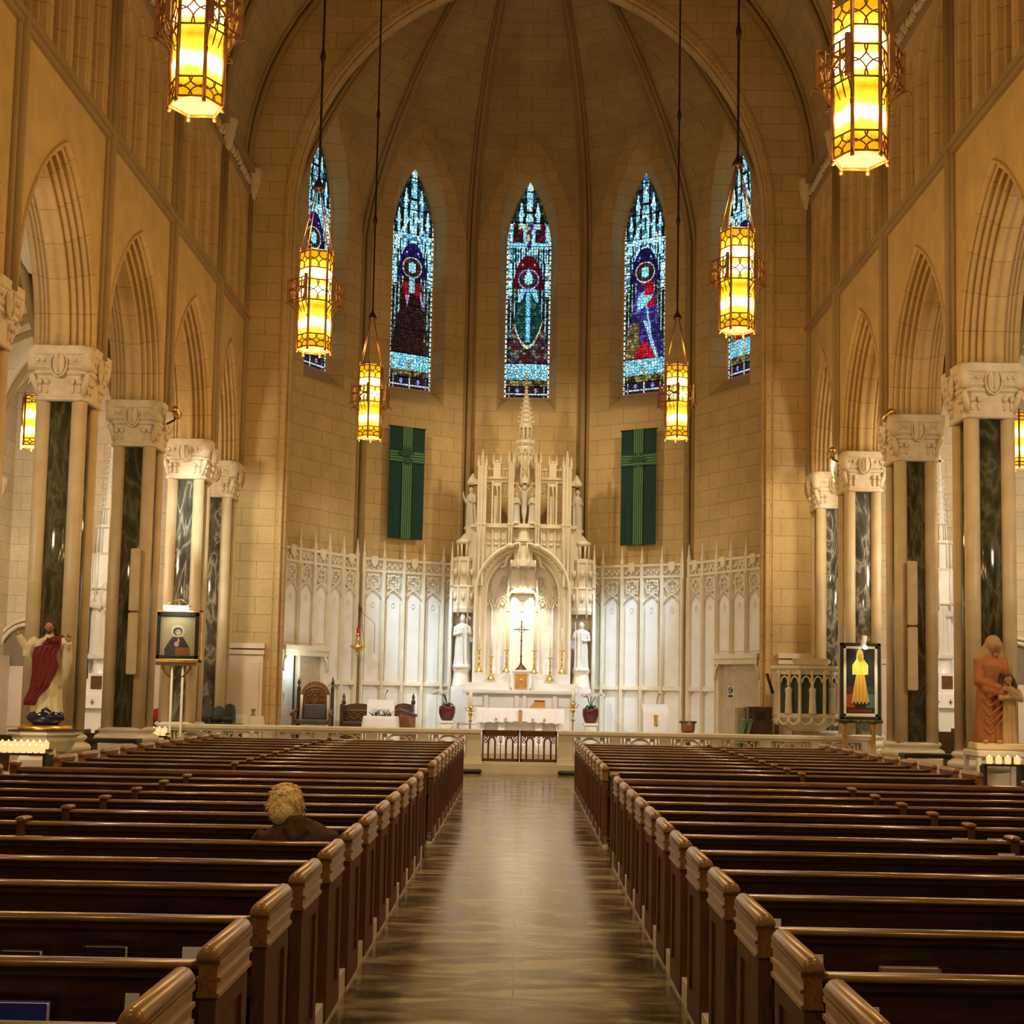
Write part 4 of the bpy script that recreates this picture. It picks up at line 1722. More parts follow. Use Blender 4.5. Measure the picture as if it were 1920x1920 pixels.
def hand(mb, wrist, palm_dir, up_dir, L, side=1):
    """open hand: palm plus five bent fingers. palm_dir = where the fingers point, up_dir = palm normal"""
    p_, d = Vector(wrist), Vector(palm_dir).normalized()
    nrm = Vector(up_dir).normalized()
    nrm = (nrm - d * nrm.dot(d)).normalized()
    t_ = d.cross(nrm) * side
    rings = []
    for q, w_, th in ((0, .16, .10), (.12, .2, .10), (.3, .24, .09), (.5, .23, .07)):
        c = p_ + d * (q * L)
        rings.append([c + t_ * (w_ * L * math.cos(a)) + nrm * (th * L * math.sin(a)) for a in [2 * PI * k / 10 for k in range(10)]])
    mb.loft(rings, True, True, True)
    for q, ln in ((-.17, .38), (-.06, .47), (.06, .50), (.17, .45)):
        b0 = p_ + d * (L * .46) + t_ * (q * L)
        m1 = b0 + d * (ln * .5 * L) + nrm * (.02 * L)
        m2 = b0 + d * (ln * .95 * L) + nrm * (.13 * L)
        mb.tube([b0, m1, m2], [.055 * L, .05 * L, .036 * L], 6)
    b0 = p_ + d * (L * .12) + t_ * (.15 * L)
    mb.tube([b0, b0 + d * (.2 * L) + t_ * (.17 * L), b0 + d * (.4 * L) + t_ * (.2 * L) + nrm * .06 * L], [.075 * L, .06 * L, .042 * L], 6)


def arm(mb, a, b, c, r0, r1):
    a, b, c = Vector(a), Vector(b), Vector(c)
    mb.tube([a, a.lerp(b, .5), b, b.lerp(c, .5), c], [r0, r0 * .92, r0 * .82, (r0 * .8 + r1) / 2, r1], 10)


def small_statue(name, lab, loc, H, pose, rz=0, mat='statue_marble', group=None, cat='statue', vox=None):
    mb = MB()
    w_ = .145 * H
    robe(mb, H, w_, w_ * .72, 0, 8, .17, seed=hash(pose) % 7 if False else len(pose))
    head(mb, (0, -.015 * H, .92 * H), .165 * H, 0, .15)
    S = .78 * H
    if pose == 'prayer':
        for s_ in (-1, 1):
            arm(mb, (s_ * .11 * H, 0, S), (s_ * .15 * H, -.04 * H, .62 * H), (s_ * .015 * H, -.15 * H, .68 * H), .05 * H, .025 * H)
    elif pose == 'crozier':
        arm(mb, (-.12 * H, 0, S), (-.15 * H, -.03 * H, .62 * H), (-.02 * H, -.13 * H, .66 * H), .05 * H, .025 * H)
        arm(mb, (.12 * H, 0, S), (.16 * H, -.03 * H, .62 * H), (.09 * H, -.14 * H, .68 * H), .05 * H, .025 * H)
        mb.tube([(.09 * H, -.15 * H, .1 * H), (.09 * H, -.15 * H, .93 * H), (.12 * H, -.15 * H, .98 * H), (.155 * H, -.15 * H, .95 * H), (.14 * H, -.15 * H, .91 * H)], .012 * H, 6)
        mb.lathe([(.05 * H, .95 * H), (.055 * H, .985 * H), (.005 * H, 1.06 * H)], 0, -.005 * H, 10)
    elif pose == 'staff':
        arm(mb, (.12 * H, 0, S), (.16 * H, -.02 * H, .62 * H), (.03 * H, -.13 * H, .6 * H), .05 * H, .025 * H)
        arm(mb, (-.12 * H, 0, S), (-.17 * H, -.03 * H, .64 * H), (-.13 * H, -.12 * H, .7 * H), .05 * H, .025 * H)
        mb.tube([(-.12 * H, -.13 * H, .02 * H), (-.13 * H, -.13 * H, .98 * H)], .012 * H, 6)
    elif pose == 'raised':
        arm(mb, (-.11 * H, 0, S), (-.17 * H, -.03 * H, .62 * H), (-.20 * H, -.1 * H, .82 * H), .045 * H, .022 * H)
        arm(mb, (.11 * H, 0, S), (.15 * H, -.03 * H, .62 * H), (.03 * H, -.13 * H, .66 * H), .045 * H, .022 * H)
        hand(mb, (-.20 * H, -.1 * H, .82 * H), (0, 0, 1), (0, -1, 0), .09 * H)
    elif pose == 'child':
        arm(mb, (-.12 * H, 0, S), (-.16 * H, -.03 * H, .62 * H), (.0 * H, -.14 * H, .58 * H), .05 * H, .025 * H)
        arm(mb, (.12 * H, 0, S), (.16 * H, -.02 * H, .6 * H), (.05 * H, -.15 * H, .55 * H), .05 * H, .025 * H)
        mb.ell((.05 * H, -.14 * H, .68 * H), (.06 * H, .055 * H, .11 * H), 10, 8)
        mb.ell((.05 * H, -.15 * H, .83 * H), (.04 * H, .045 * H, .05 * H), 10, 8)
        mb.tube([(-.06 * H, .02 * H, .99 * H), (-.1 * H, .04 * H, .88 * H), (-.12 * H, .05 * H, .7 * H)], .03 * H, 6)
    mb.lathe([(w_ * 1.25, -.03 * H), (w_ * 1.25, .02 * H), (w_ * 1.1, .03 * H)], 0, 0, 8)
    o = mb.build(name, mat, None, loc, rz, vox or H * .0065)
    return tag(o, lab, cat, group)


# ---------------------------------------------------------------- high altar screen
YR = 36.5
S36 = YR / F


def zr(py, Y=YR):
    return at(977, py, Y).z


def pinnacle(mb, x, y, z0, z1, r, n=4):
    zb = z0 + (z1 - z0) * .35
    mb.loft([sq_(x, y, r, z0), sq_(x, y, r, zb)])
    mb.loft([sq_(x, y, r * 1.25, zb - r * .4), sq_(x, y, r * 1.25, zb)])
    mb.loft([sq_(x, y, r * .9, zb), sq_(x, y, r * .12, z1)])
    for i in range(4):
        f = .15 + i * .2
        z = zb + (z1 - zb) * f
        rr = r * .9 * (1 - f) + r * .25
        for dx, dy in ((1, 0), (-1, 0), (0, -1)):
            mb.ell((x + dx * rr, y + dy * rr, z), (r * .26, r * .26, r * .3), 5, 4)
    mb.ell((x, y, z1), (r * .35, r * .35, r * .5), 6, 5)


def sq_(x, y, r, z):
    return [(x - r, y - r, z), (x + r, y - r, z), (x + r, y + r, z), (x - r, y + r, z)]


rd = thing('altar_screen', 'tall carved cream marble Gothic altar screen with central spire behind the high altar', 'altar screen', (0, 0, 0))
b = MB()
b.box(-1.9, 1.9, 36.25, 37.45, .36, 1.76)
b.box(-1.95, 1.95, 36.2, 37.45, .36, .55)
b.build('base', 'white_marble', rd)
# inner wall of the great arch with slender ribs and blind tracery
b = MB()
b.box(-1.3, 1.3, 37.0, 37.1, 1.76, zr(1035))
for i in range(9):
    x = -1.12 + .28 * i
    if abs(x) < .35:
        continue
    b.tube([(x, 36.97, 1.76), (x, 36.97, zr(1130))], .03, 6)
b.build('arch_back', 'white_marble', rd)
b = MB()
for s in (-1, 1):
    for x in (.56, .98):
        z0 = zr(1140)
        for q in range(2):
            xx = s * x
            b.tube([(xx + (.2 - q * .08) * u, 36.93, z0 + (.25 - q * .05) * h) for u, h in parch(1, 1.3, 6)], .02, 5)
        for q in range(3):
            b.tube([(x_, 36.93, z_) for x_, z_ in arc(s * (x - .04), z0 + .42 + q * .2, .10 - q * .015, 0, 2 * PI, 8)], .016, 4)
        b.tube([(xx - .2, 36.93, z0), (xx - .14, 36.93, z0 + .5), (xx, 36.93, z0 + .85)], .018, 5)
        b.tube([(xx + .2, 36.93, z0), (xx + .14, 36.93, z0 + .5), (xx, 36.93, z0 + .8)], .018, 5)
        b.ell((xx, 36.93, z0 + .12), (.06, .04, .07), 6, 5)
b.build('tracery', 'cream_marble', rd)
# great arch
b = MB()
AW, ASP = 1.31, 4.32
AR = (1.42 ** 2 + AW ** 2) / (2 * AW)
pr = [(-.02, 0), (-.02, -.1), (.05, -.1), (.06, 0), (.10, .03), (.10, .1), (.12, .06), (.17, .06), (.19, .1), (.19, .2), (.24, .24), (.24, .30), (.27, .26), (.31, .27), (.33, .32), (.33, .5)]
sweep(b, lambda u, d, z: (u, 36.45 + d, z), 0, AW, ASP, AR, 1.76, pr, 12)
for i, (u, h) in enumerate(parch(AW - .14, AR - .14, 14)):
    b.ell((u, 36.50, ASP + h), (.035, .03, .035), 6, 4)
b.build('great_arch', 'cream_marble', rd)
# central niche
b = MB()
b.box(-.37, .37, 36.88, 37.0, 1.76, zr(1062))
b.build('niche_back', 'white_marble', rd)
b = MB()
for s in (-1, 1):
    b.tube([(s * .39, 36.82, 1.76), (s * .39, 36.82, zr(1068))], .035, 8)
    b.box(s * .39 - .05, s * .39 + .05, 36.76, 36.9, zr(1145), zr(1135))
    for q in range(2):
        b.tube([(x_, 36.8, z_) for x_, z_ in arc(s * .30, zr(1108), .08, 0, 2 * PI, 8)], .018, 5)
b.tube([(.37 * u, 36.8, zr(1118) + .22 * h) for u, h in parch(1, 1.15, 8)], .03, 6)
b.tube([(.06 * math.cos(q * PI / 4), 36.86, zr(1137) + .13 * math.sin(q * PI / 4)) for q in range(9)], .014, 5)
b.lathe([(.30, zr(1112)), (.32, zr(1107)), (.26, zr(1102))], 0, 36.85, 8)
# projecting canopy over it
for r0, z0, z1 in ((.34, zr(1062), zr(1050)), (.24, zr(1050), zr(1016)), (.3, zr(1016), zr(1012)), (.2, zr(1012), zr(985))):
    b.lathe([(r0, z0), (r0, z1)], 0, 36.6, 8, False, ph=PI / 8)
for k in range(8):
    a = PI / 4 * k + PI / 8
    b.tube([(.26 * math.cos(a), 36.6 + .26 * math.sin(a), zr(1056)), (.26 * math.cos(a), 36.6 + .26 * math.sin(a), zr(1010))], .022, 5)
    b.tube([(.36 * math.cos(a), 36.6 + .36 * math.sin(a), zr(1068)), (.36 * math.cos(a), 36.6 + .36 * math.sin(a), zr(1050))], .022, 5)
for s in (-1, 1):
    b.tube([(s * .18, 36.62, zr(1030)), (s * .45, 36.62, zr(1045)), (s * .5, 36.62, zr(1060)), (s * .62, 36.62, zr(1064))], .04, 6)
b.build('niche_canopy', 'cream_marble', rd)
b = MB()
robe(b, .62, .11, .08, z=zr(1104), y=36.75, x=0)
head(b, (0, 36.72, zr(1104) + .56), .11)
b.build('niche_figure', 'statue_marble', rd, remesh=.008)
# outer piers with statue niches
for s in (-1, 1):
    x = s * 1.63
    b = MB()
    b.box(x - .33, x + .33, 37.0, 37.4, .36, zr(1050))
    b.box(x - .24, x + .24, 36.3, 36.9, .36, zr(1290))
    b.lathe([(.30, zr(1290)), (.26, zr(1284)), (.22, zr(1265)), (.22, zr(1262)), (.25, zr(1258)), (.25, zr(1254))], x, 36.6, 8)
    for dx in (-.33, .33):
        b.box(x + dx - .05, x + dx + .05, 36.6, 37.2, .36, zr(1100))
        b.tube([(x + dx, 36.56, .36), (x + dx, 36.56, zr(1110))], .035, 6)
        pinnacle(b, x + dx, 36.62, zr(1100), zr(1020), .05)
    b.build('side_pier', 'cream_marble', rd)
    b = MB()
    b.lathe([(.33, zr(1150)), (.35, zr(1143)), (.33, zr(1138)), (.33, zr(1105)), (.36, zr(1102)), (.3, zr(1098)), (.28, zr(1056)), (.31, zr(1053)), (.31, zr(1047)), (.2, zr(1045))], x, 36.75, 8, False, ph=PI / 8)
    for k in range(8):
        a = PI / 4 * k + PI / 8
        X0, Y0 = math.cos(a), math.sin(a)
        b.tube([(x + .35 * X0, 36.75 + .35 * Y0, zr(1158)), (x + .35 * X0, 36.75 + .35 * Y0, zr(1100))], .022, 5)
        b.tube([(x + .31 * X0, 36.75 + .31 * Y0, zr(1100)), (x + .31 * X0, 36.75 + .31 * Y0, zr(1048))], .02, 5)
        b.tube([(x + .19 * X0, 36.75 + .19 * Y0, zr(1046)), (x + .19 * X0, 36.75 + .19 * Y0, zr(1020))], .03, 5)
        a2 = a + PI / 8
        for z in (1120, 1075):
            b.ell((x + .32 * math.cos(a2), 36.75 + .32 * math.sin(a2), zr(z)), (.06, .06, .12), 6, 5)
    b.lathe([(.22, zr(1021)), (.24, zr(1018)), (.24, zr(1014)), (.15, zr(1011)), (.06, zr(1004)), (.03, zr(1001))], x, 36.75, 10)
    b.build('pier_canopy', 'cream_marble', rd)
# spandrel wall above the arch
b = MB()
archwall(b, lambda u, z: (u, 36.55, z), -1.4, 1.4, [(0, AW, ASP, AR, ASP)], ASP, zr(988))
b.box(-1.4, 1.4, 36.6, 37.2, zr(1005), zr(988))
b.box(-1.45, 1.45, 36.45, 37.25, zr(990), zr(985))
for s in (-1, 1):
    for i in range(4):
        x = s * (.48 + .19 * i)
        b.box(x - .015, x + .015, 36.5, 36.56, zr(1030 + i * 8), zr(990))
        b.tube([(x_, 36.52, z_) for x_, z_ in arc(x + s * .09, zr(1008), .07, PI, 2 * PI, 6)], .014, 4)
        b.ell((x + s * .09, 36.53, zr(1021)), (.05, .03, .05), 6, 4)
b.build('spandrel_wall', 'cream_marble', rd)
# buttress shafts with pinnacles
for x, r, yt in ((-1.17, .115, 846), (-.37, .07, 852), (.37, .07, 852), (1.17, .115, 846)):
    b = MB()
    y = 36.5 if abs(x) > 1 else 36.4
    z0 = zr(1100) if abs(x) > 1 else zr(1024)
    zt = zr(875 if abs(x) > 1 else 868)
    b.loft([sq_(x, y, r, z0), sq_(x, y, r, zt)])
    b.loft([sq_(x, y, r * 1.2, zr(986)), sq_(x, y, r * 1.2, zr(982))])
    for dx in (-1, 1):
        b.tube([(x + dx * r * .9, y - r, z0), (x + dx * r * .9, y - r, zt)], r * .2, 5)
    b.tube([(x, y - r * 1.1, z0), (x, y - r * 1.1, zt)], r * .22, 5)
    for dx in (-1, 1):
        pinnacle(b, x + dx * r * .95, y - r * .9, zt - .02, zt + .28, .03)
    pinnacle(b, x, y, zt, zr(yt), r * .5)
    if abs(x) < 1:
        b.ell((x, y, z0), (.12, .12, .09), 8, 6)
    b.build('buttress', 'cream_marble', rd)
# open gallery
for s in (-1, 1):
    b = MB()
    xm = s * .77
    b.box(xm - .3, xm + .3, 36.5, 36.62, zr(905), zr(895))
    b.box(xm - .3, xm + .3, 36.45, 36.66, zr(899), zr(895))
    b.box(xm - .3, xm + .3, 36.5, 36.62, zr(988), zr(982))
    for dx in (-.115, .115):
        b.box(xm + dx - .022, xm + dx + .022, 36.48, 36.56, zr(983), zr(904))
    b.box(xm - .07, xm + .07, 36.52, 36.58, zr(982), zr(930))
    b.tube([(xm + .02, 36.5, zr(982)), (xm + .02, 36.5, zr(922)), (xm, 36.5, zr(912))], .02, 5)
    for dx in (-.2, .2):
        b.tube([(x_, 36.54, z_) for x_, z_ in arc(xm + dx, zr(914), .065, 0, 2 * PI, 8)], .018, 4)
        b.tube([(xm + dx - .07, 36.54, zr(926)), (xm + dx, 36.54, zr(918)), (xm + dx + .07, 36.54, zr(926))], .018, 4)
    b.box(xm - .1, xm + .1, 36.5, 36.6, zr(912), zr(904))
    # balustrade with a crested centre piece
    for i in range(7):
        x = xm - .27 + .09 * i
        b.box(x - .014, x + .014, 36.53, 36.57, zr(896), zr(881))
    b.box(xm - .3, xm + .3, 36.5, 36.6, zr(882), zr(878))
    b.box(xm - .1, xm + .1, 36.46, 36.6, zr(897), zr(868))
    b.ell((xm, 36.5, zr(866)), (.07, .06, .05), 8, 5)
    for dx in (-.1, .1):
        pinnacle(b, xm + dx, 36.5, zr(872), zr(852), .028)
    for dx in (-.22, .22):
        pinnacle(b, xm + dx, 36.55, zr(879), zr(871), .02)
    b.build('gallery', 'cream_marble', rd)
# central tower and spire
b = MB()
for r0, y0, y1 in ((.30, 906, 896), (.25, 896, 868), (.235, 868, 834)):
    b.lathe([(r0, zr(y0)), (r0 * .96, zr(y1))], 0, 36.75, 8, False, ph=PI / 8)
for k in range(8):
    a = PI / 4 * k + PI / 8
    X0, Y0 = math.cos(a), math.sin(a)
    b.tube([(.30 * X0, 36.75 + .30 * Y0, zr(910)), (.28 * X0, 36.75 + .28 * Y0, zr(870))], .024, 5)
    pinnacle(b, .28 * X0, 36.75 + .28 * Y0, zr(872), zr(846), .028)
    b.tube([(.24 * X0, 36.75 + .24 * Y0, zr(870)), (.22 * X0, 36.75 + .22 * Y0, zr(832))], .02, 5)
    a2 = a + PI / 8
    for z, rr in ((882, .28), (846, .235)):
        b.tube([(rr * math.cos(a2) + .05 * math.cos(q) * math.sin(a2), 36.75 + rr * math.sin(a2) - .05 * math.cos(q) * math.cos(a2), zr(z) + .1 * math.sin(q)) for q in [i * PI / 3 for i in range(7)]], .014, 4)
b.lathe([(.24, zr(833)), (.29, zr(829)), (.27, zr(824)), (.24, zr(823)), (.18, zr(822))], 0, 36.75, 8, False, ph=PI / 8)
for k in range(8):
    a = PI / 4 * k + PI / 8
    b.loft([[(.27 * math.cos(a + q) , 36.75 + .27 * math.sin(a + q), zr(826)) for q in (-.15, 0, .15)], [(.29 * math.cos(a) + q, 36.75 + .29 * math.sin(a), zr(820)) for q in (-.003, 0, .003)]])
    b.tube([(.16 * math.cos(a), 36.75 + .16 * math.sin(a), zr(823)), (.16 * math.cos(a), 36.75 + .16 * math.sin(a), zr(798))], .028, 5)
b.lathe([(.09, zr(823)), (.09, zr(800))], 0, 36.75, 8, False)
b.lathe([(.19, zr(800)), (.2, zr(796)), (.16, zr(792)), (.16, zr(785)), (.02, zr(722))], 0, 36.75, 8, False, ph=PI / 8)
for i in range(7):
    f = i / 7
    z = zr(790 - 60 * f)
    rr = .19 * (1 - f) + .035
    for k in range(8):
        a = PI / 4 * k + PI / 8
        b.tube([(rr * .75 * math.cos(a), 36.75 + rr * .75 * math.sin(a), z), (rr * math.cos(a), 36.75 + rr * math.sin(a), z + .03), (rr * 1.12 * math.cos(a), 36.75 + rr * 1.12 * math.sin(a), z + .06)], [.02, .022, .012], 5)
for z in (728, 722, 715):
    b.lathe([(.02, zr(z + 2)), (.06, zr(z + 1)), (.065, zr(z)), (.02, zr(z - 1.5))], 0, 36.75, 8)
b.box(-.02, .02, 36.73, 36.77, zr(716), zr(708))
b.box(-.06, .06, 36.73, 36.77, zr(713), zr(711))
b.build('spire', 'cream_marble', rd)
small_statue('marble_statue', 'white marble bishop statue with crozier, left of the altar', (-1.63, 36.55, zr(1252)), zr(1158) - zr(1254), 'crozier')
small_statue('marble_statue', 'white marble robed statue holding a staff, right of the altar', (1.63, 36.55, zr(1254)), zr(1166) - zr(1256), 'staff')
small_statue('marble_statue', 'small angel statue with raised hand on the left edge of the altar screen', (-1.46, 36.8, zr(990)), zr(912) - zr(990), 'raised', -.8)
small_statue('marble_statue', 'small angel statue with raised hand on the right edge of the altar screen', (1.46, 36.8, zr(992)), zr(914) - zr(992), 'raised', .8)
for s in (-1, 1):
    b = MB()
    b.box(s * 1.46 - .14, s * 1.46 + .14, 36.6, 37.1, zr(1100), zr(992))
    b.lathe([(.16, zr(908)), (.17, zr(902)), (.12, zr(896)), (.03, zr(886))], s * 1.44, 36.85, 8)
    b.box(s * 1.36 - .05, s * 1.36 + .05, 36.7, 36.9, zr(908), zr(898))
    b.build('angel_pedestal', 'cream_marble', rd)
# crucifixion group
b = MB()
zc = zr(983)
b.box(-.34, .34, 36.35, 36.75, zr(990), zc)
b.build('group_plinth', 'cream_marble', rd)
mb = MB()
zt = zr(915)
mb.tube([(0, 36.45, zr(975)), (0, 36.45, zr(950)), (0, 36.44, zr(935)), (0, 36.45, zr(922))], [.035, .06, .075, .09], 10)
mb.ell((0, 36.43, zt), (.055, .06, .08), 10, 8)
for s in (-1, 1):
    mb.tube([(s * .05, 36.45, zr(923)), (s * .14, 36.45, zr(915)), (s * .25, 36.46, zr(906))], [.035, .028, .02], 8)
    mb.tube([(s * .03, 36.45, zr(948)), (s * .035, 36.43, zr(962)), (s * .01, 36.45, zr(977))], [.045, .035, .02], 8)
o = mb.build('crucifix_figure', 'statue_marble', rd, remesh=.009)
mb = MB()
mb.box(-.035, .035, 36.5, 36.55, zc, zr(897))
mb.box(-.3, .3, 36.5, 36.55, zr(909), zr(904))
mb.build('stone_cross', 'cream_marble', rd)
small_statue('mourner_statue', 'small mourning figure left of the crucified figure in the altar screen', (-.24, 36.45, zc + .02), .85, 'prayer', .4)
small_statue('mourner_statue', 'small mourning figure right of the crucified figure in the altar screen', (.24, 36.45, zc + .02), .85, 'prayer', -.4)

# high altar, gradines, tabernacle
t = thing('high_altar', 'white marble high altar table below the tabernacle', 'altar', (0, 0, 0))
b = MB()
z1 = zr(1294, 35.3)
b.bbox(-1.52, 1.52, 35.0, 36.1, z1 - .10, z1, .02)
b.build('altar_top', 'white_marble', t)
b = MB()
b.box(-1.38, 1.38, 35.2, 36.1, .36, z1 - .1)
for x in (-1.38, -.9, -.1, .1, .9, 1.38):
    b.box(x - .05, x + .05, 35.12, 35.22, .36, z1 - .1)
for x in (-1.14, 1.14):
    b.box(x - .14, x + .14, 35.16, 35.2, z1 - .42, z1 - .2)
b.build('altar_front', 'white_marble', t)
b = MB()
for s in (-1, 1):
    x0, x1 = sorted((s * .27, s * 1.5))
    b.box(x0, x1, 35.6, 36.2, z1, zr(1281, 35.8))
    x0, x1 = sorted((s * .27, s * 1.32))
    b.box(x0, x1, 35.85, 36.25, zr(1281, 35.8), zr(1264, 36))
b.build('gradine', 'white_marble', t)
t = thing('tabernacle', 'white marble tabernacle with gold door in the middle of the high altar', 'tabernacle', (0, 0, 0))
b = MB()
z0, z1 = zr(1294, 35.3) - .018, zr(1256, 35.5)
b.box(-.23, .23, 35.42, 35.85, z0 + .02, z1 - .06)
b.bbox(-.26, .26, 35.38, 35.85, z1 - .06, z1, .01)
b.build('case', 'white_marble', t)
b = MB()
b.box(-.165, .165, 35.38, 35.42, z0 + .05, z1 - .1)
b.build('door', 'gold', t)
g = MB()
for q in (.13, .10):
    for (a0, b0), (a1, b1) in (((-q, -q), (q, -q)), ((q, -q), (q, q)), ((q, q), (-q, q)), ((-q, q), (-q, -q))):
        zm = (z0 + z1) / 2 - .02
        g.tube([(a0, 35.375, zm + b0 * 1.3), (a1, 35.375, zm + b1 * 1.3)], .006, 4)
g.ell((0, 35.38, (z0 + z1) / 2 - .02), (.05, .01, .07), 10, 6)
g.build('door_relief', 'brass', t)
tz = z1
t = thing('altar_crucifix', 'slender dark bronze crucifix standing on the tabernacle', 'crucifix', (-.01, 35.6, tz))
h = zr(1165, 35.6) - tz
b = MB()
b.lathe([(.16, 0), (.14, .03), (.06, .1), (.03, .18)], n=10)
for a in range(3):
    b.tube([(.05 * math.cos(a * 2.1), .05 * math.sin(a * 2.1), .12), (.14 * math.cos(a * 2.1), .14 * math.sin(a * 2.1), .01)], .02, 5)
b.build('foot', 'bronze', t)
b = MB()
b.lathe([(.022, .15), (.022, .35), (.035, .37), (.02, .39), (.018, .75), (.034, .77), (.018, .8), (.016, h)], n=8)
b.build('stem', 'bronze', t)
b = MB()
b.tube([(-.17, 0, h - .22), (.17, 0, h - .22)], .016, 6)
b.tube([(0, 0, h - .34), (0, 0, h - .02)], .017, 6)
for x in (-.17, .17):
    b.ell((x, 0, h - .22), (.03, .02, .02), 6, 4)
b.tube([(.08 * math.cos(q * PI / 6), 0, h - .22 + .08 * math.sin(q * PI / 6)) for q in range(13)], .009, 5)
b.ell((0, 0, h), (.02, .02, .035), 6, 4)
b.build('crossbar', 'bronze', t)


def candlestick(lab, px, pyb, pyt, Y, hc, sc=1.0, grp='candlesticks on the high altar'):
    p0, p1 = at(px, pyb, Y), at(px, pyt, Y)
    t = thing('candlestick', lab, 'candlestick', (p0.x, Y, p0.z), 0, grp)
    h = p1.z - p0.z
    b = MB()
    b.lathe([(.11 * sc, 0), (.11 * sc, .02), (.07 * sc, .06), (.03 * sc, .16), (.022 * sc, h * .35), (.04 * sc, h * .38), (.02 * sc, h * .42), (.018 * sc, h * .62), (.032 * sc, h * .65), (.018 * sc, h * .68), (.02 * sc, h * .92), (.07 * sc, h * .97), (.075 * sc, h), (.02 * sc, h)], n=12)
    b.build('stem', 'brass', t)
    c = MB()
    c.lathe([(.02, h), (.02, h + hc), (.004, h + hc + .015)], n=10)
    c.build('candle', 'wax', t)


for lab, px, yb, yt, Y in (('brass candlestick at the left end of the upper altar shelf', 898, 1260, 1217, 36.0), ('brass candlestick on the lower altar shelf, left of the tabernacle', 920, 1275, 1230, 35.7),
                           ('brass candlestick just left of the tabernacle', 949, 1261, 1218, 36.0), ('brass candlestick just right of the tabernacle', 1001, 1263, 1219, 36.0),
                           ('brass candlestick on the lower altar shelf, right of the tabernacle', 1031, 1277, 1233, 35.7), ('brass candlestick at the right end of the upper altar shelf', 1053, 1263, 1219, 36.0)):
    candlestick(lab, px, yb, yt, Y, .58)
# unseen spots added to brighten the tabernacle niche
for s in (-1, 1):
    lamp('SPOT', 'niche_fill', (s * .62, 36.1, 4.9), 130, (1, .9, .5), .05, (0, 36.95, 3.6), 60, .8)

# free-standing altar with cloth
t = thing('front_altar', 'white marble altar table in front of the high altar', 'altar', (0, 32.6, .36))
zt = at(977, 1329, 32.3).z - .36
b = MB()
b.bbox(-1.12, 1.12, -.42, .42, zt - .07, zt, .01)
b.build('altar_top', 'white_marble', t)
b = MB()
for x in (-.95, -.45, .45, .95):
    b.bbox(x - .09, x + .09, -.3, .3, .0, zt - .07, .015)
b.box(-.95, .95, -.05, .05, 0, zt - .07)
b.build('altar_legs', 'white_marble', t)
b = MB()
rows = []
nx = 60
for j, (y, z) in enumerate(((.44, zt - .1), (.44, zt + .012), (-.44, zt + .012), (-.455, zt - .05), (-.47, zt - .2), (-.48, zt - .35))):
    row = []
    for i in range(nx + 1):
        x = -1.06 + 2.12 * i / nx
        ex = 0
        if j >= 3:
            ex = .018 * math.sin(i * .9 + j * .5) * (j - 2) / 2
        zz = z
        if j == 5:
            zz += .03 * abs(math.sin(i * PI / 6)) - .04 * abs(x) + .03
        row.append((x, y + ex, zz))
    rows.append(row)
b.grid(rows)
o = b.build('altar_cloth', 'white_cloth')
o.location = (0, 32.6, .36)
tag(o, 'white cloth with small crosses hanging over the front altar', 'cloth')
b = MB()
for x in (-.58, -.35, .30, .58):
    b.box(x - .008, x + .008, -.505, -.495, zt - .31, zt - .21)
    b.box(x - .04, x + .04, -.505, -.495, zt - .265, zt - .25)
b.build('embroidered_cross', 'gold', o)
b = MB()
b.box(-.04, .04, -.508, -.5, zt - .36, zt - .02)
b.build('embroidered_band', 'skin', o)
t = thing('book_stand', 'small bookstand with a red book on the front altar', 'book stand', (.40, 32.55, .372 + zt))
b = MB()
b.prism([(-.2, 0), (.2, 0), (.2, .16), (-.06, .16)], -.14, .14)
b.build('stand', 'gold', t)
o = slab_thing('missal', 'red book lying open-side down on the altar bookstand', 'book', 'red_fabric', (.46, 32.55, .372 + zt + .18), (.26, .26, .035), (0, 0, 0))

# altar rail
YRL = 27.75
ZRL = at(880, 1367, YRL).z


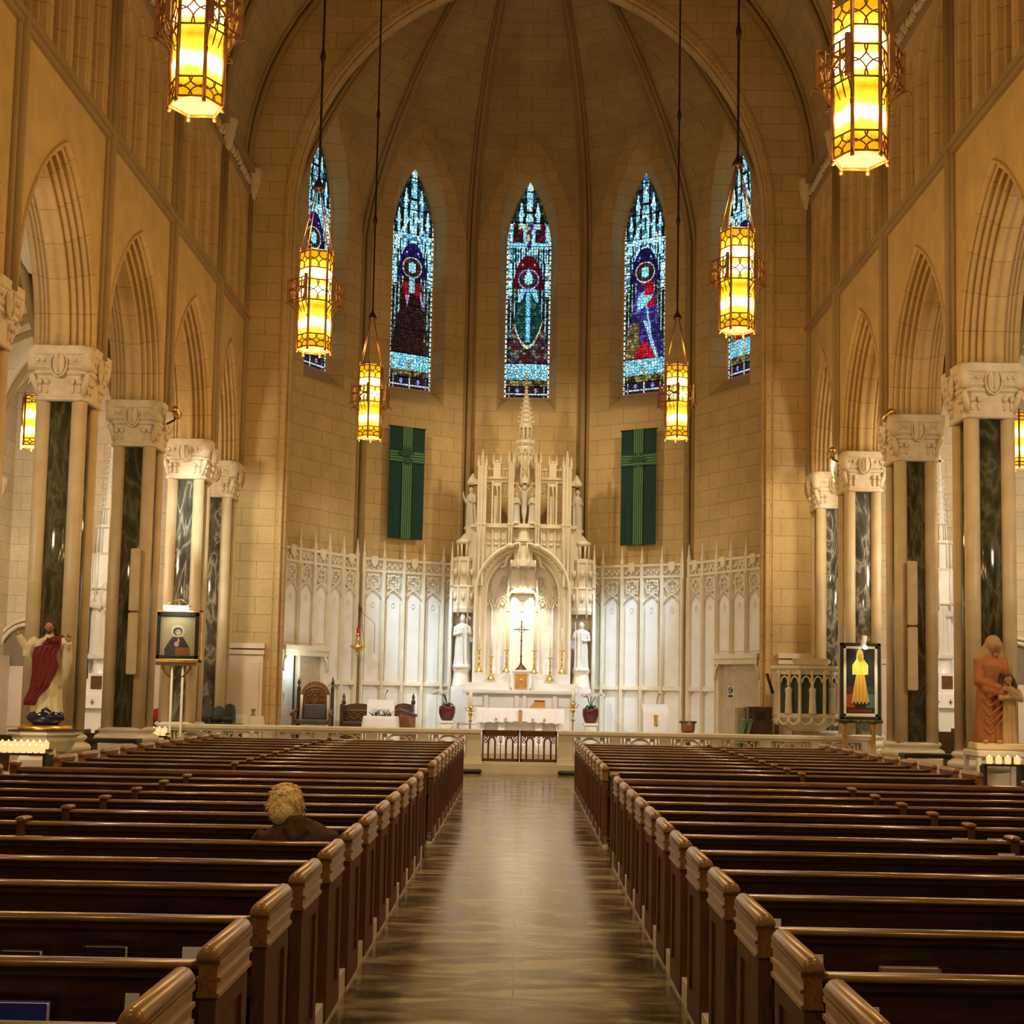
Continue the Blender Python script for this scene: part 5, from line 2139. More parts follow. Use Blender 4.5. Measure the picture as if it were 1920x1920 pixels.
def rail_piece(s, x_out, lab):
    t = thing('altar_rail', lab, 'rail', (0, YRL, .19))
    h = ZRL - .19
    xa, xb = sorted((s * .79, s * x_out))
    b = MB()
    b.bbox(xa, xb, -.17, .17, h - .085, h, .015)
    b.box(xa + .02, xb - .02, -.12, .12, h - .13, h - .085)
    b.build('rail_top', 'rail_marble', t)
    b = MB()
    b.box(xa, xb, -.14, .14, 0, .09)
    b.build('rail_base', 'rail_marble', t)
    n = 6
    step = (x_out - .79 - .3) / n
    for i in range(n + 1):
        x = s * (.79 + .15 + step * i)
        w2 = .15 if i == 0 else .11
        p = MB()
        p.bbox(x - w2, x + w2, -.13, .13, .0, h - .1, .015)
        p.box(x - w2 - .02, x + w2 + .02, -.15, .15, 0, .12)
        p.build('rail_post', 'rail_marble', t)
    for i in range(n):
        x0, x1 = s * (.79 + .15 + step * i), s * (.79 + .15 + step * (i + 1))
        x0, x1 = sorted((x0, x1))
        x0, x1 = x0 + .13, x1 - .13
        g = MB()
        xc = (x0 + x1) / 2
        for x in (x0 + .03, x0 + .1, x1 - .1, x1 - .03):
            g.lathe([(.02, .09), (.03, .2), (.018, .3), (.028, h * .6), (.018, h - .16), (.025, h - .12)], x, 0, 8)
        hw = (x1 - x0) / 2 - .14
        g.tube([(xc - hw, 0, .09)] + [(xc + hw * u, 0, h * .45 + hw * .9 * v) for u, v in parch(1, 1.02, 8)] + [(xc + hw, 0, .09)], .028, 6)
        for q in (-1, 1):
            g.tube([(x_, 0, z_) for x_, z_ in arc(xc + q * hw * .5, h * .48, hw * .42, 0, PI, 8)], .02, 5)
            g.ell((xc + q * hw * .95, 0, h - .17), (.045, .03, .045), 6, 5)
        g.tube([(xc, 0, .09), (xc, 0, h * .5)], .022, 5)
        g.build('rail_tracery', 'cream_marble', t)
    return t


rail_piece(-1, 7.45, 'long low cream marble altar rail left of the gate')
rail_piece(1, 7.3, 'long low cream marble altar rail right of the gate')
for s in (-1, 1):
    sd = 'left' if s < 0 else 'right'
    t = thing('altar_gate', '%s leaf of the dark bronze gate in the altar rail' % sd, 'gate', (0, YRL, .19))
    h = ZRL - .19 - .01
    xa, xb = sorted((s * .012, s * .775))
    b = MB()
    for x0, x1, z0, z1 in ((xa, xb, .04, .10), (xa, xb, h - .05, h), (xa, xa + .035, .04, h), (xb - .035, xb, .04, h)):
        b.box(x0, x1, -.025, .025, z0, z1)
    b.build('gate_frame', 'bronze', t)
    b = MB()
    W = xb - xa
    for f in (.16, .36, .5, .64, .84):
        x = xa + W * f
        b.tube([(x, 0, .1), (x, 0, h - .22)], .010, 5)
    for f in (.26, .74):
        x = xa + W * f
        b.tube([(x - .07, 0, .1)] + [(x + .07 * u, 0, h - .24 + .09 * v) for u, v in parch(1, 1.05, 6)] + [(x + .07, 0, .1)], .02, 5)
    for f in (.1, .9, .5):
        x = xa + W * f
        for q in range(3):
            b.tube([(x_, 0, z_) for x_, z_ in arc(x, h - .09 - q * .07, .028, 0, 2 * PI, 8)], .009, 4)
    b.box(xa, xb, -.006, .006, h - .12, h - .1)
    b.box(xa + .03, xb - .03, -.008, .008, h - .12, h - .05)
    for f in (.26, .74):
        for q in range(5):
            x = xa + W * f + (q - 2) * .045
            b.ell((x, 0, h - .13), (.02, .012, .03), 5, 4)
    b.build('gate_grille', 'bronze', t)
    # kneeling cushions on the step
    c = MB()
    p0 = at(903 if s < 0 else 1046, 1441, 27.3)
    xin = p0.x
    x0, x1 = sorted((xin, s * 3.4))
    c.bbox(x0, x1, -.11, .11, 0, .085, .03)
    o = c.build('kneeling_cushion', 'cushion_black', None, (0, 27.32 if False else 27.62 - .0, .19))
    o.location = (0, 27.335, .0)
    tag(o, 'long black kneeling cushion on the floor step, %s of the gate' % sd, 'cushion')
    o.location = (0, 27.36, 0)

# ---------------------------------------------------------------- apse furniture and hangings
def banner(a, px0, px1, pyt, pyb, lab, motif):
    xa, zt = facet_px(px0, pyt, a, -.25)
    xb, zb = facet_px(px1, pyb, a, -.25)
    xb2, _ = facet_px(px1, pyt, a, -.25)
    W, H = xb2 - xa, zt - zb
    t = thing('banner', lab, 'banner', fpos(a, -.2, (xa + xb2) / 2, zb), -R(a))
    rows = []
    for j in range(9):
        rows.append([(-W / 2 + W * i / 24, .015 * math.sin(i * .9 + j * .15) * (1 - j / 9), H * j / 8) for i in range(25)])
    m = MB()
    m.grid(rows)
    m.build('cloth', 'green_cloth', t)
    m = MB()
    for q in range(5):
        x = (q - 2) * W * .058
        m.box(x - W * .013, x + W * .013, -.028, -.02, 0.01, H)
    for q in range(4):
        z = H * .735 + (q - 1.5) * W * .07
        m.box(-W / 2, W / 2, -.032, -.026, z - W * .015, z + W * .015)
    m.build('cross_stripe', 'green_stripe', t)
    m = MB()
    m.box(-W * .135, W * .135, -.024, -.018, .0, H)
    m.box(-W / 2, W / 2, -.025, -.019, H * .735 - W * .15, H * .735 + W * .15)
    m.build('cross_band', 'green_mid', t)
    m = MB()
    if motif == 'sheaf':
        for q in range(9):
            aa = PI / 2 + (q - 4) * .22 + .25
            L = W * .33
            m.tube([(0, -.04, H * .72), (L * .6 * math.cos(aa), -.05, H * .72 + L * .6 * math.sin(aa)), (L * math.cos(aa + .15), -.04, H * .72 + L * math.sin(aa + .15))], [.012, .035, .006], 5)
        m.ell((0, -.045, H * .70), (W * .14, .02, W * .10), 10, 6)
    else:
        m.prism([(-W * .18, H * .72), (W * .18, H * .72), (W * .18, H * .755), (0, H * .765), (-W * .18, H * .755)], -.05, -.03)
        for q in range(6):
            m.ell((W * .2 * math.cos(q * 1.05), -.045, H * .735 + W * .17 * math.sin(q * 1.05)), (W * .08, .015, W * .04), 8, 5)
    m.build('applique', 'green_mid', t)
    m = MB()
    m.tube([(-W / 2 - .03, 0, H), (W / 2 + .03, 0, H)], .018, 6)
    m.build('hanging_rod', 'black', t)


banner(-30, 733, 799, 797, 1013, 'green banner with striped cross and wheat applique on the left apse wall', 'sheaf')
banner(30, 1164, 1230, 808, 1020, 'green banner with striped cross and book applique on the right apse wall', 'book')

# left door: pale door leaf standing open, right: plain panel with a prohibition sign
t = thing('sacristy_door', 'pale grey door standing ajar at the left side of the apse', 'door', fpos(-60, -.14, facet_px(536, 1290, -60, -.1)[0], .36), R(60))
m = MB()
m.box(-.36, .22, 0, .05, 0, 2.1)
m.build('door_leaf', 'grey_door', t)
m = MB()
m.box(.22, .36, .06, .1, 0, 2.1)
m.build('gap_shade', 'black', t)  # solid black strip painting in the shade of the door gap
m = MB()
m.box(.36, .46, -.02, .1, 0, 2.1)
m.build('door_jamb', 'cream_marble', t)
m = MB()
m.tube([(-.22 + .1 * math.cos(q * PI / 6), -.02, 1.05 + .17 * math.sin(q * PI / 6)) for q in range(-4, 5)], .012, 5)
m.build('door_wreath', 'grey_door', t)
lamp('POINT', 'door_fill', fpos(-60, -.55, facet_px(530, 1290, -60)[0], 2.2), 16, (.85, 1, .95), .15)  # unseen lamp added to brighten the pale door leaf
xs_, zs_ = facet_px(1370, 1298, 60, -.02)
t = thing('prohibition_sign', 'small white sign with a crossed circle inside the right apse doorway', 'sign', fpos(60, -.02, xs_, zs_), -R(60))
m = MB()
m.box(-.12, .12, 0, .01, -.16, .16)
m.build('sign_plate', 'white_paint', t)
m = MB()
m.tube([(.08 * math.cos(q * PI / 8), -.006, .05 + .08 * math.sin(q * PI / 8)) for q in range(17)], .011, 5)
m.tube([(-.055, -.006, .105), (.055, -.006, -.005)], .009, 4)
m.ell((.01, -.004, .05), (.035, .006, .04), 8, 5)
m.box(-.09, .09, -.006, 0, -.13, -.07)
m.build('sign_mark', 'black', t)


def P(px, py, Y):
    return at(px, py, Y)


FLZ = .36
# throne
p_ = P(589, 1300, 33.2)
t = thing('throne_chair', 'large carved wooden throne with round wheel-carved back, in front of the left doorway', 'chair', (p_.x, 33.2, FLZ))
zt = P(589, 1273, 33.2).z - FLZ
m = MB()
pts = [(-.36, .5), (.36, .5)] + arc(0, zt - .42, .36, 0, PI, 14)
m.prism(pts, .22, .28)
m.build('backrest', 'throne_wood', t)
m = MB()
zc = zt - .48
for rr, th in ((.30, .02), (.22, .02), (.075, .02)):
    m.tube([(rr * math.cos(q * PI / 10), .21, zc + rr * math.sin(q * PI / 10)) for q in range(21)], th, 5)
for q in range(8):
    a = q * PI / 4 + PI / 8
    m.tube([(.06 * math.cos(a), .21, zc + .06 * math.sin(a)), (.2 * math.cos(a), .2, zc + .2 * math.sin(a))], .018, 5)
    m.ell((.15 * math.cos(a + PI / 8), .21, zc + .15 * math.sin(a + PI / 8)), (.04, .015, .04), 6, 4)
m.build('wheel_carving', 'throne_wood', t)
for s in (-1, 1):
    m = MB()
    m.box(s * .42 - .04, s * .42 + .04, .2, .3, 0, zt - .28)
    m.lathe([(.045, zt - .28), (.05, zt - .22), (.02, zt - .16), (.05, zt - .1), (.03, zt - .03), (.005, zt + .06)], s * .42, .25, 8)
    m.build('back_post', 'dark_wood', t)
    m = MB()
    m.tube([(s * .42, .2, .72), (s * .44, -.1, .74), (s * .46, -.3, .70), (s * .5, -.36, .62)], .04, 6)
    m.box(s * .44 - .03, s * .44 + .03, -.3, -.22, 0, .68)
    m.build('armrest', 'throne_wood', t)
    m = MB()
    m.tube([(s * .33, .17, 1.12), (s * .335, .15, .8), (s * .34, .1, .5)], .035, 6)
    m.build('side_pad', 'cream_robe', t)
m = MB()
m.bbox(-.4, .4, -.3, .25, .40, .52, .03)
m.bbox(-.28, .28, .14, .22, .52, .9, .03)
m.build('seat_cushion', 'soft_grey', t)

# carved bench in two halves behind the ambo
for lab, a, b2, nm in (('carved dark wood bench left of the draped reading desk', 641, 700, 1), ('carved dark wood bench and prie-dieu right of the draped reading desk', 738, 775, 2)):
    p0, p1 = P(a, 1320, 34.3), P(b2, 1320, 34.3)
    w_ = p1.x - p0.x
    t = thing('carved_bench', lab, 'bench', (p0.x, 34.3, FLZ))
    zt = p0.z - FLZ - .1
    m = MB()
    m.prism([(0, 0), (w_, 0), (w_, zt)] + [(w_ / 2 + w_ / 2 * math.cos(q * PI / 8), zt + .12 * math.sin(q * PI / 8)) for q in range(1, 8)] + [(0, zt)], .2, .26)
    m.build('backrest', 'dark_wood', t)
    m = MB()
    for q in range(4):
        x = w_ * (q + .5) / 4
        m.tube([(x_, .18, z_) for x_, z_ in arc(x, zt - .2, w_ / 9, 0, 2 * PI, 8)], .016, 4)
    m.box(0, w_, .16, .2, zt - .08, zt - .03)
    m.build('back_carving', 'throne_wood', t)
    m = MB()
    m.bbox(0, w_, -.2, .25, .38, .46, .02)
    m.box(.03, w_ - .03, -.17, -.12, 0, .38)
    m.build('seat', 'dark_wood', t)
    m = MB()
    x = .02 if nm == 1 else w_ - .02
    m.box(x - .04, x + .04, -.2, .28, 0, zt + .1)
    m.lathe([(.05, zt + .1), (.06, zt + .16), (.03, zt + .22), (.045, zt + .28), (.005, zt + .38)], x, .22, 8)
    m.build('end_post', 'dark_wood', t)
p_ = P(764, 1345, 33.6)
t = thing('kneeler', 'small dark wood kneeling desk at the right end of the carved bench', 'kneeler', (p_.x, 33.6, FLZ))
m = MB()
m.prism([(-.22, .75), (.24, .62), (.24, .68), (-.22, .82)], -.2, .2)
m.build('desk_top', 'dark_wood', t)
m = MB()
m.box(-.18, .2, -.16, .16, 0, .68)
m.build('desk_body', 'throne_wood', t)


def ambo(lab, px, pt, pb, hw_px, Y, extra):
    p0 = P(px, pt, Y)
    w_ = hw_px * Y / F
    t = thing('reading_desk', lab, 'lectern', (p0.x, Y, FLZ))
    h = p0.z - FLZ
    m = MB()
    m.box(-w_ * .6, w_ * .6, -.12, .2, 0, h - .25)
    m.box(-w_ * .8, w_ * .8, -.25, .25, 0, .06)
    m.build('desk_base', 'white_paint', t)
    m = MB()
    m.loft([[(-w_, -.2, h - .12), (w_, -.2, h - .12), (w_, .22, h), (-w_, .22, h)], [(-w_, -.2, h - .09), (w_, -.2, h - .09), (w_, .22, h + .03), (-w_, .22, h + .03)]])
    m.build('desk_top', 'white_paint', t)
    rows = []
    for j, (y, z) in enumerate(((.2, h + .035), (-.21, h - .08), (-.23, h - .2), (-.235, h - .45), (-.235, h - extra))):
        rows.append([(-w_ * 1.02 + 2.04 * w_ * i / 20, y + (.012 * math.sin(i * 1.3) if j > 1 else 0), z) for i in range(21)])
    m = MB()
    m.grid(rows)
    c = m.build('drape', 'white_cloth', t)
    m = MB()
    m.tube([(.06, .15, h + .03), (.07, .13, h + .18), (.11, .1, h + .26)], .008, 5)
    m.ell((.115, .095, h + .27), (.018, .018, .025), 8, 5)
    m.build('microphone', 'black', t)
    return t, h, w_


t, h, w_ = ambo('white draped reading desk with large open book, left of the altar', 716, 1316, 0, 25, 32.6, .55)
m = MB()
for s in (-1, 1):
    m.loft([[(0, -.27, h - .38), (s * w_ * .95, -.3, h - .37), (s * w_ * .95, -.13, h + .06), (0, -.1, h + .05)],
            [(0, -.25, h - .38), (s * w_ * .95, -.28, h - .37), (s * w_ * .95, -.11, h + .06), (0, -.08, h + .05)]])
o = m.build('open_book', 'white_cloth', None, t.location)
tag(o, 'large open white book on the draped reading desk', 'book')
# small draped table with greenery in front of it
p_ = P(716, 1352, 31.4)
t = thing('draped_table', 'small table with white cloth below the open book', 'table', (p_.x, 31.2, FLZ))
zt = P(716, 1343, 31.2).z - FLZ
m = MB()
m.bbox(-.38, .38, -.2, .2, zt - .03, zt, .01)
for s in (-1, 1):
    for q in (-1, 1):
        m.box(s * .33 - .02, s * .33 + .02, q * .16 - .02, q * .16 + .02, 0, zt - .03)
m.build('table_frame', 'white_paint', t)
rows = []
n = 40
for j, (k, z) in enumerate(((.2, zt + .005), (1, zt + .005), (1.04, zt - .08), (1.10, zt - .35), (1.12, .02))):
    row = []
    for i in range(n + 1):
        a = 2 * PI * i / n
        c_, s_ = math.cos(a), math.sin(a)
        q = 1 / max(abs(c_) / .39, abs(s_) / .21)
        g = 1 + (.04 * math.sin(9 * a) if j > 2 else 0)
        row.append((q * c_ * k * g, q * s_ * k * g, z))
    rows.append(row)
m = MB()
m.grid(rows)
m.build('tablecloth', 'white_cloth', t)
m = MB()
rg = random.Random(3)
for q in range(36):
    x, y = rg.uniform(-.22, .22), rg.uniform(-.08, .08)
    m.tube([(x, y, 0), (x + rg.uniform(-.1, .1), y + rg.uniform(-.06, .06), rg.uniform(.05, .16))], [.012, .004], 4)
o = m.build('greenery', 'leaf', None, (p_.x, 31.2 - .31, FLZ + zt - .28))
o.location = (p_.x, 31.2, FLZ + zt + .008)
tag(o, 'low arrangement of green leaves and white flowers on the small draped table', 'flower arrangement')
m = MB()
for q in range(14):
    m.ell((rg.uniform(-.2, .2), rg.uniform(-.08, .06), rg.uniform(.08, .16)), (.03, .03, .025), 6, 4)
m.build('blossom', 'blossom', o)
ambo('white draped lectern with microphone, right of the altar', 1228, 1323, 0, 23, 32.4, .66)
p_ = P(1229, 1352, 32.1)
m = MB()
m.prism([(-.05, -.12), (.05, -.12), (.035, .05), (.06, .14), (-.06, .14), (-.035, .05)], -.004, .004)
o = m.build('vestment_motif', 'gold', bpy.data.objects['reading_desk.001'])
o.location = (0, -.25, p_.z - FLZ)

# potted orchids
for sd, px, pb in (('left', 838, 1351), ('right', 1107, 1356)):
    Y = 33.2
    p_ = P(px, pb, Y)
    t = thing('pedestal', 'white pedestal under the orchid pot %s of the altar' % sd, 'pedestal', (p_.x, Y, FLZ))
    h = p_.z - FLZ
    m = MB()
    m.box(-.14, .14, -.14, .14, 0, h - .05)
    m.bbox(-.19, .19, -.19, .19, h - .06, h, .01)
    m.build('pedestal_body', 'white_paint', t)
    t = thing('potted_orchid', 'white orchids in a dark red glazed pot, %s of the altar' % sd, 'potted plant', (p_.x, Y, p_.z))
    m = MB()
    m.lathe([(.13, 0), (.17, .08), (.205, .2), (.205, .32), (.195, .36), (.18, .36), (.18, .32)], n=20)
    m.build('pot', 'pot_red', t)
    m = MB()
    rg = random.Random(px)
    bl = MB()
    for q in range(6):
        a = rg.uniform(0, 6.3)
        L = rg.uniform(.25, .5)
        pts = [(0, 0, .3)]
        for k in range(1, 6):
            pts.append((L * math.cos(a) * (k / 5) ** 1.5, L * .4 * math.sin(a) * k / 5, .3 + .42 * math.sin(k / 5 * 2.0)))
        m.tube(pts, .008, 4)
        for k in range(3, 6):
            for e_ in range(3):
                c_ = Vector(pts[k]) + Vector((rg.uniform(-.04, .04), rg.uniform(-.04, .04), rg.uniform(-.04, .03)))
                for g_ in range(5):
                    aa = g_ * 1.257
                    bl.ell(c_ + Vector((.022 * math.cos(aa), 0, .022 * math.sin(aa))), (.018, .008, .018), 5, 4)
    for q in range(5):
        a = q * 1.3
        m.tube([(0, 0, .33), (.1 * math.cos(a), .1 * math.sin(a), .42), (.17 * math.cos(a), .15 * math.sin(a), .36)], [.02, .03, .008], 5)
    m.build('stem', 'leaf', t)
    bl.build('blossom', 'blossom', t)

# tall paschal candle stands
for sd, px, pt in (('left', 883, 1296), ('right', 1075, 1290)):
    Y = 33.3
    p_ = P(px, pt, Y)
    t = thing('candle_stand', 'tall brass candle stand with thick white candle, %s of the front altar' % sd, 'candle stand', (p_.x, Y, FLZ))
    h = p_.z - FLZ
    hc = .38
    m = MB()
    m.lathe([(.16, 0), (.15, .04), (.06, .1), (.03, .2), (.05, .24), (.025, .28), (.022, h * .4), (.05, h * .43), (.025, h * .46), (.022, h - hc - .25), (.06, h - hc - .2), (.03, h - hc - .15), (.04, h - hc - .06), (.09, h - hc), (.03, h - hc)], n=12)
    for q in range(2):
        m.tube([(0, 0, h - hc - .12), ((-1) ** q * .1, 0, h - hc - .1), ((-1) ** q * .13, 0, h - hc - .02)], .014, 5)
    m.build('stand', 'brass', t)
    m = MB()
    m.lathe([(.045, h - hc), (.045, h - .02), (.01, h)], n=12)
    m.build('candle', 'wax', t)

# small chairs / stools behind the rail near the altar
for px, Y, lab in ((870, 33.8, 'white server stool left of the front altar'), (892, 34.2, 'white server stool just right of the left candle stand')):
    p_ = P(px, 1345, Y)
    t = thing('server_stool', lab, 'stool', (p_.x, Y, FLZ))
    m = MB()
    m.bbox(-.18, .18, -.18, .18, .44, .5, .02)
    m.build('seat', 'white_cloth', t)
    for s in (-1, 1):
        for q in (-1, 1):
            m = MB()
            m.box(s * .15 - .02, s * .15 + .02, q * .15 - .02, q * .15 + .02, 0, .44)
            m.build('leg', 'white_paint', t)

# sanctuary lamp hanging from a wall bracket at the left apse shaft
a0 = Vector((-RV * math.sin(R(45)), YC + RV * math.cos(R(45)), 0))
pl = P(671, 1215, 35.2)
t = thing('sanctuary_lamp', 'hanging brass sanctuary lamp with red glass on an iron wall bracket', 'lamp', (pl.x, 35.2, pl.z))
zb = P(660, 1140, 35.6).z - pl.z
m = MB()
m.lathe([(.01, -.22), (.05, -.17), (.02, -.13), (.08, -.08), (.17, 0), (.19, .03), (.16, .05), (.19, .07), (.05, .09), (.03, .14), (.06, .19), (.03, .24), (.05, .3)], n=16)
for q in range(6):
    a = q * PI / 3
    m.ell((.18 * math.cos(a), .18 * math.sin(a), .04), (.03, .03, .04), 6, 4)
m.build('lamp_bowl', 'brass', t)
m = MB()
m.lathe([(.035, .29), (.05, .34), (.05, .52), (.04, .54)], n=12)
m.build('red_glass', 'red_glass', t)
m = MB()
m.ell((0, -.045, .36), (.02, .02, .03), 8, 5)
m.build('flame', 'red_flame', t)
m = MB()
top = (.06, 0, zb - .12)
for q in range(3):
    a = q * 2.1
    m.tube([(.17 * math.cos(a), .17 * math.sin(a), .05), top], .006, 4)
m.tube([top, (.25, .05, zb - .28), (.42, .1, zb - .42), (.42, .1, zb - 1.2)], .006, 4)
m.build('chain', 'bronze', t)
m = MB()
bx, by = a0.x - pl.x + .12, a0.y - 35.2 - .16
m.tube([(bx, by, zb - .75), (bx, by, zb + .12)], .02, 6)
m.tube([(bx, by, zb), (bx / 2, by / 2, zb + .03), (.06, 0, zb - .02), (.06, 0, zb - .12)], .018, 6)
m.tube([(bx, by, zb - .6), (bx * .8, by * .8, zb - .4), (bx * .6, by * .6, zb - .02)], .012, 5)
m.build('wall_bracket', 'black', t)

# wooden basin stand on the right of the sanctuary
p_ = P(1290, 1352, 31.6)
t = thing('basin_stand', 'dark wooden bowl-shaped stand behind the rail right of the lectern', 'stand', (p_.x, 31.6, FLZ))
h = p_.z - FLZ
m = MB()
m.lathe([(.14, h - .27), (.16, h - .22), (.17, h - .04), (.16, h - .03)], n=16)
m.build('bowl', 'throne_wood', t)
m = MB()
m.lathe([(.2, h - .05), (.21, h - .01), (.19, h)], n=16, sy=.8)
m.build('lid', 'dark_wood', t)
m = MB()
m.lathe([(.18, 0), (.16, .03), (.06, .06), (.06, h - .27)], n=12)
m.build('stand_leg', 'dark_wood', t)

# cabinets, folded chairs, music stand at the right
p_ = P(1425, 1327, 30.6)
t = thing('wooden_cabinet', 'dark brown wooden lectern cabinet left of the marble pulpit', 'cabinet', (p_.x, 30.8, FLZ))
h = p_.z - FLZ
m = MB()
m.box(-.27, .28, -.25, .25, 0, h)
m.build('body', 'dark_wood', t)
m = MB()
m.box(-.1, .1, -.262, -.25, h - .28, h - .08)
m.build('speaker_grille', 'black', t)
m = MB()
m.prism([(-.3, h), (.31, h), (.31, h + .03), (-.3, h + .02)], -.27, .27)
m.build('top', 'throne_wood', t)
p_ = P(1394, 1327, 31.2)
t = thing('beige_cabinet', 'plain beige cabinet behind the dark wooden cabinet', 'cabinet', (p_.x, 31.15, FLZ))
m = MB()
m.bbox(-.15, .12, -.05, .35, 0, p_.z - FLZ, .01)
m.build('body', 'cabinet_beige', t)
m = MB()
m.box(-.14, .11, -.055, -.05, .1, p_.z - FLZ - .05)
m.build('door', 'cabinet_beige', t)
for i, (px, lab) in enumerate(((1380, 'left one of two folded green chairs leaning near the beige cabinet'), (1392, 'right one of two folded green chairs leaning near the beige cabinet'))):
    p_ = P(px, 1350, 30.3)
    t = thing('folded_chair', lab, 'chair', (p_.x - .05, 30.35, FLZ), 0, None)
    t.rotation_euler = (0, R(16), 0)
    m = MB()
    m.bbox(-.02, .02, -.2, .2, .05, p_.z - FLZ + .02, .01)
    m.build('seat_panel', 'green_stripe', t)
    m = MB()
    for q in (-.21, .21):
        m.tube([(.03, q, 0), (.03, q, p_.z - FLZ + .05)], .014, 6)
    m.tube([(.03, -.21, p_.z - FLZ + .05), (.03, .21, p_.z - FLZ + .05)], .014, 6)
    m.build('frame', 'steel', t)
pa, pb = P(1438, 1263, 29.8), P(1449, 1300, 29.8)
t = thing('music_stand', 'black music stand standing left of the marble pulpit', 'stand', (pb.x, 29.8, FLZ))
m = MB()
m.tube([(pa.x - pb.x, 0, pa.z - FLZ), (0, 0, pb.z - FLZ)], .035, 4)
m.build('desk', 'black', t)
m = MB()
m.tube([(0, 0, pb.z - FLZ), (.02, 0, .2)], .012, 6)
for q in range(3):
    m.tube([(.02, 0, .22), (.02 + .25 * math.cos(q * 2.1), .25 * math.sin(q * 2.1), .01)], .01, 5)
m.build('stand_leg', 'steel', t)

# marble pulpit
Y = 29.9
pc = P(1511, 1300, Y)
t = thing('marble_pulpit', 'octagonal carved marble pulpit with arched niches beside the right chancel wall', 'pulpit', (pc.x, Y, FLZ))
zt = P(1511, 1249, Y).z - FLZ
zb = P(1511, 1345, Y).z - FLZ
z2 = P(1511, 1362, Y).z - FLZ
m = MB()
m.lathe([(.75, zt - .10), (.8, zt - .06), (.8, zt), (.6, zt)], n=8, smooth=False, ph=PI / 8)
m.lathe([(.70, zt - .2), (.72, zt - .10)], n=8, smooth=False, ph=PI / 8)
m.build('top_rim', 'rail_marble', t)
m = MB()
m.lathe([(.60, zb), (.60, zt - .18)], n=8, smooth=False, ph=PI / 8)
m.build('drum', 'chair_green', t)
m = MB()
m.lathe([(.74, zb), (.76, zb + .06), (.70, zb + .09)], n=8, smooth=False, ph=PI / 8)
m.lathe([(.35, z2 - .1), (.5, z2), (.72, zb)], n=8, smooth=False, ph=PI / 8)
m.build('bottom_rim', 'rail_marble', t)
m = MB()
m.lathe([(.40, 0), (.34, .1), (.3, z2 - .08)], n=8, smooth=False, ph=PI / 8)
m.build('pedestal', 'cabinet_beige', t)
for k in range(16):
    a = PI / 8 * k
    c_, s_ = math.cos(a), math.sin(a)
    if s_ > .4:
        continue
    rr = .70 if k % 2 else .65
    m = MB()
    m.lathe([(.045, zb - .12), (.06, zb - .06), (.04, zb), (.035, zt - .22), (.055, zt - .18), (.055, zt - .1)], rr * c_, rr * s_, 8)
    m.build('colonnette', 'rail_marble', t)
m = MB()
for k in range(8):
    a = PI / 4 * k
    c_, s_ = math.cos(a), math.sin(a)
    if s_ > .4:
        continue
    for off in (-.13, .13):
        m.tube([(.64 * c_ - (off + .09 * u) * s_, .64 * s_ + (off + .09 * u) * c_, zt - .38 + .13 * v) for u, v in parch(1, 1.1, 6)], .022, 5)
        m.tube([(.66 * c_ - (off + .12 * u) * s_, .66 * s_ + (off + .12 * u) * c_, zb - .02 - .12 * v) for u, v in parch(1, 1.1, 6)], .03, 5)
m.build('arch_tracery', 'rail_marble', t)
m = MB()
for a in (-PI / 2, -PI / 4, -3 * PI / 4):
    for q in (0,):
        c_, s_ = math.cos(a), math.sin(a)
        sub = MB()
        robe(sub, zt - zb - .45, .085, .06, n=18, z=zb + .08)
        head(sub, (0, 0, zb + .08 + (zt - zb - .45) * .95), .11)
        if a == -PI / 2:
            dx = 0
        m.add([(v[0] + .68 * c_, v[1] + .68 * s_, v[2]) for v in sub.v], sub.f, None, True)
m.build('relief_figure', 'statue_marble', t, remesh=.012)
m = MB()
m.loft([[(-.35, -.4, zt + .02), (.35, -.4, zt + .02), (.5, .1, zt + .02), (-.2, .1, zt + .02)], [(-.42, -.45, zt + .16), (.42, -.45, zt + .16), (.6, .15, zt + .1), (-.25, .15, zt + .18)]])
m.build('book_ledge', 'pink_stone', t)


# ---------------------------------------------------------------- framed pictures
def painted(name, W, H, fn, parent, loc, nu=70, nv=100):
    mb = MB()
    xs = np.linspace(-W / 2, W / 2, nu + 1)
    zs = np.linspace(0, H, nv + 1)
    mb.v = [(x, 0, z) for z in zs for x in xs]
    cols = []
    for j in range(nv):
        for i in range(nu):
            q = j * (nu + 1) + i
            mb.f.append((q, q + 1, q + nu + 2, q + nu + 1))
            mb.sm.append(False)
            mb.uv.append(None)
            cols.append(fn(-1 + 2 * (i + .5) / nu, (j + .5) / nv))
    o = mb.build(name, 'painted_panel', parent, loc)
    set_faces(o, np.array(cols))
    return o


def portrait(u, v):
    au = abs(u)
    if math.hypot(u - .0, (v - .62) * 2.6) < .27:
        if math.hypot(u - .03, (v - .60) * 2.4) < .165:
            return (.55, .38, .22) if not (abs(v - .62) < .012 and .03 < abs(u - .03) < .12) else (.15, .08, .05)
        return (.035, .045, .08)
    if math.hypot(u, (v - .63) * 2.5) < .38:
        return (.55, .46, .24)
    if v < .48 and au < .30 + (.48 - v) * 1.4 and au < .72:
        if abs(u - .05) < .14 * (.48 - v) * 5 and v > .36:
            return (.5, .34, .2)
        if math.hypot(u + .05, (v - .3) * 2) < .13:
            return (.5, .33, .2)
        if v < .22 and u > -.1:
            return (.24, .08, .03)
        return (.03, .028, .035) if int((u * 7 + v * 11) * 2) % 3 else (.06, .045, .04)
    return (.36, .30, .14)


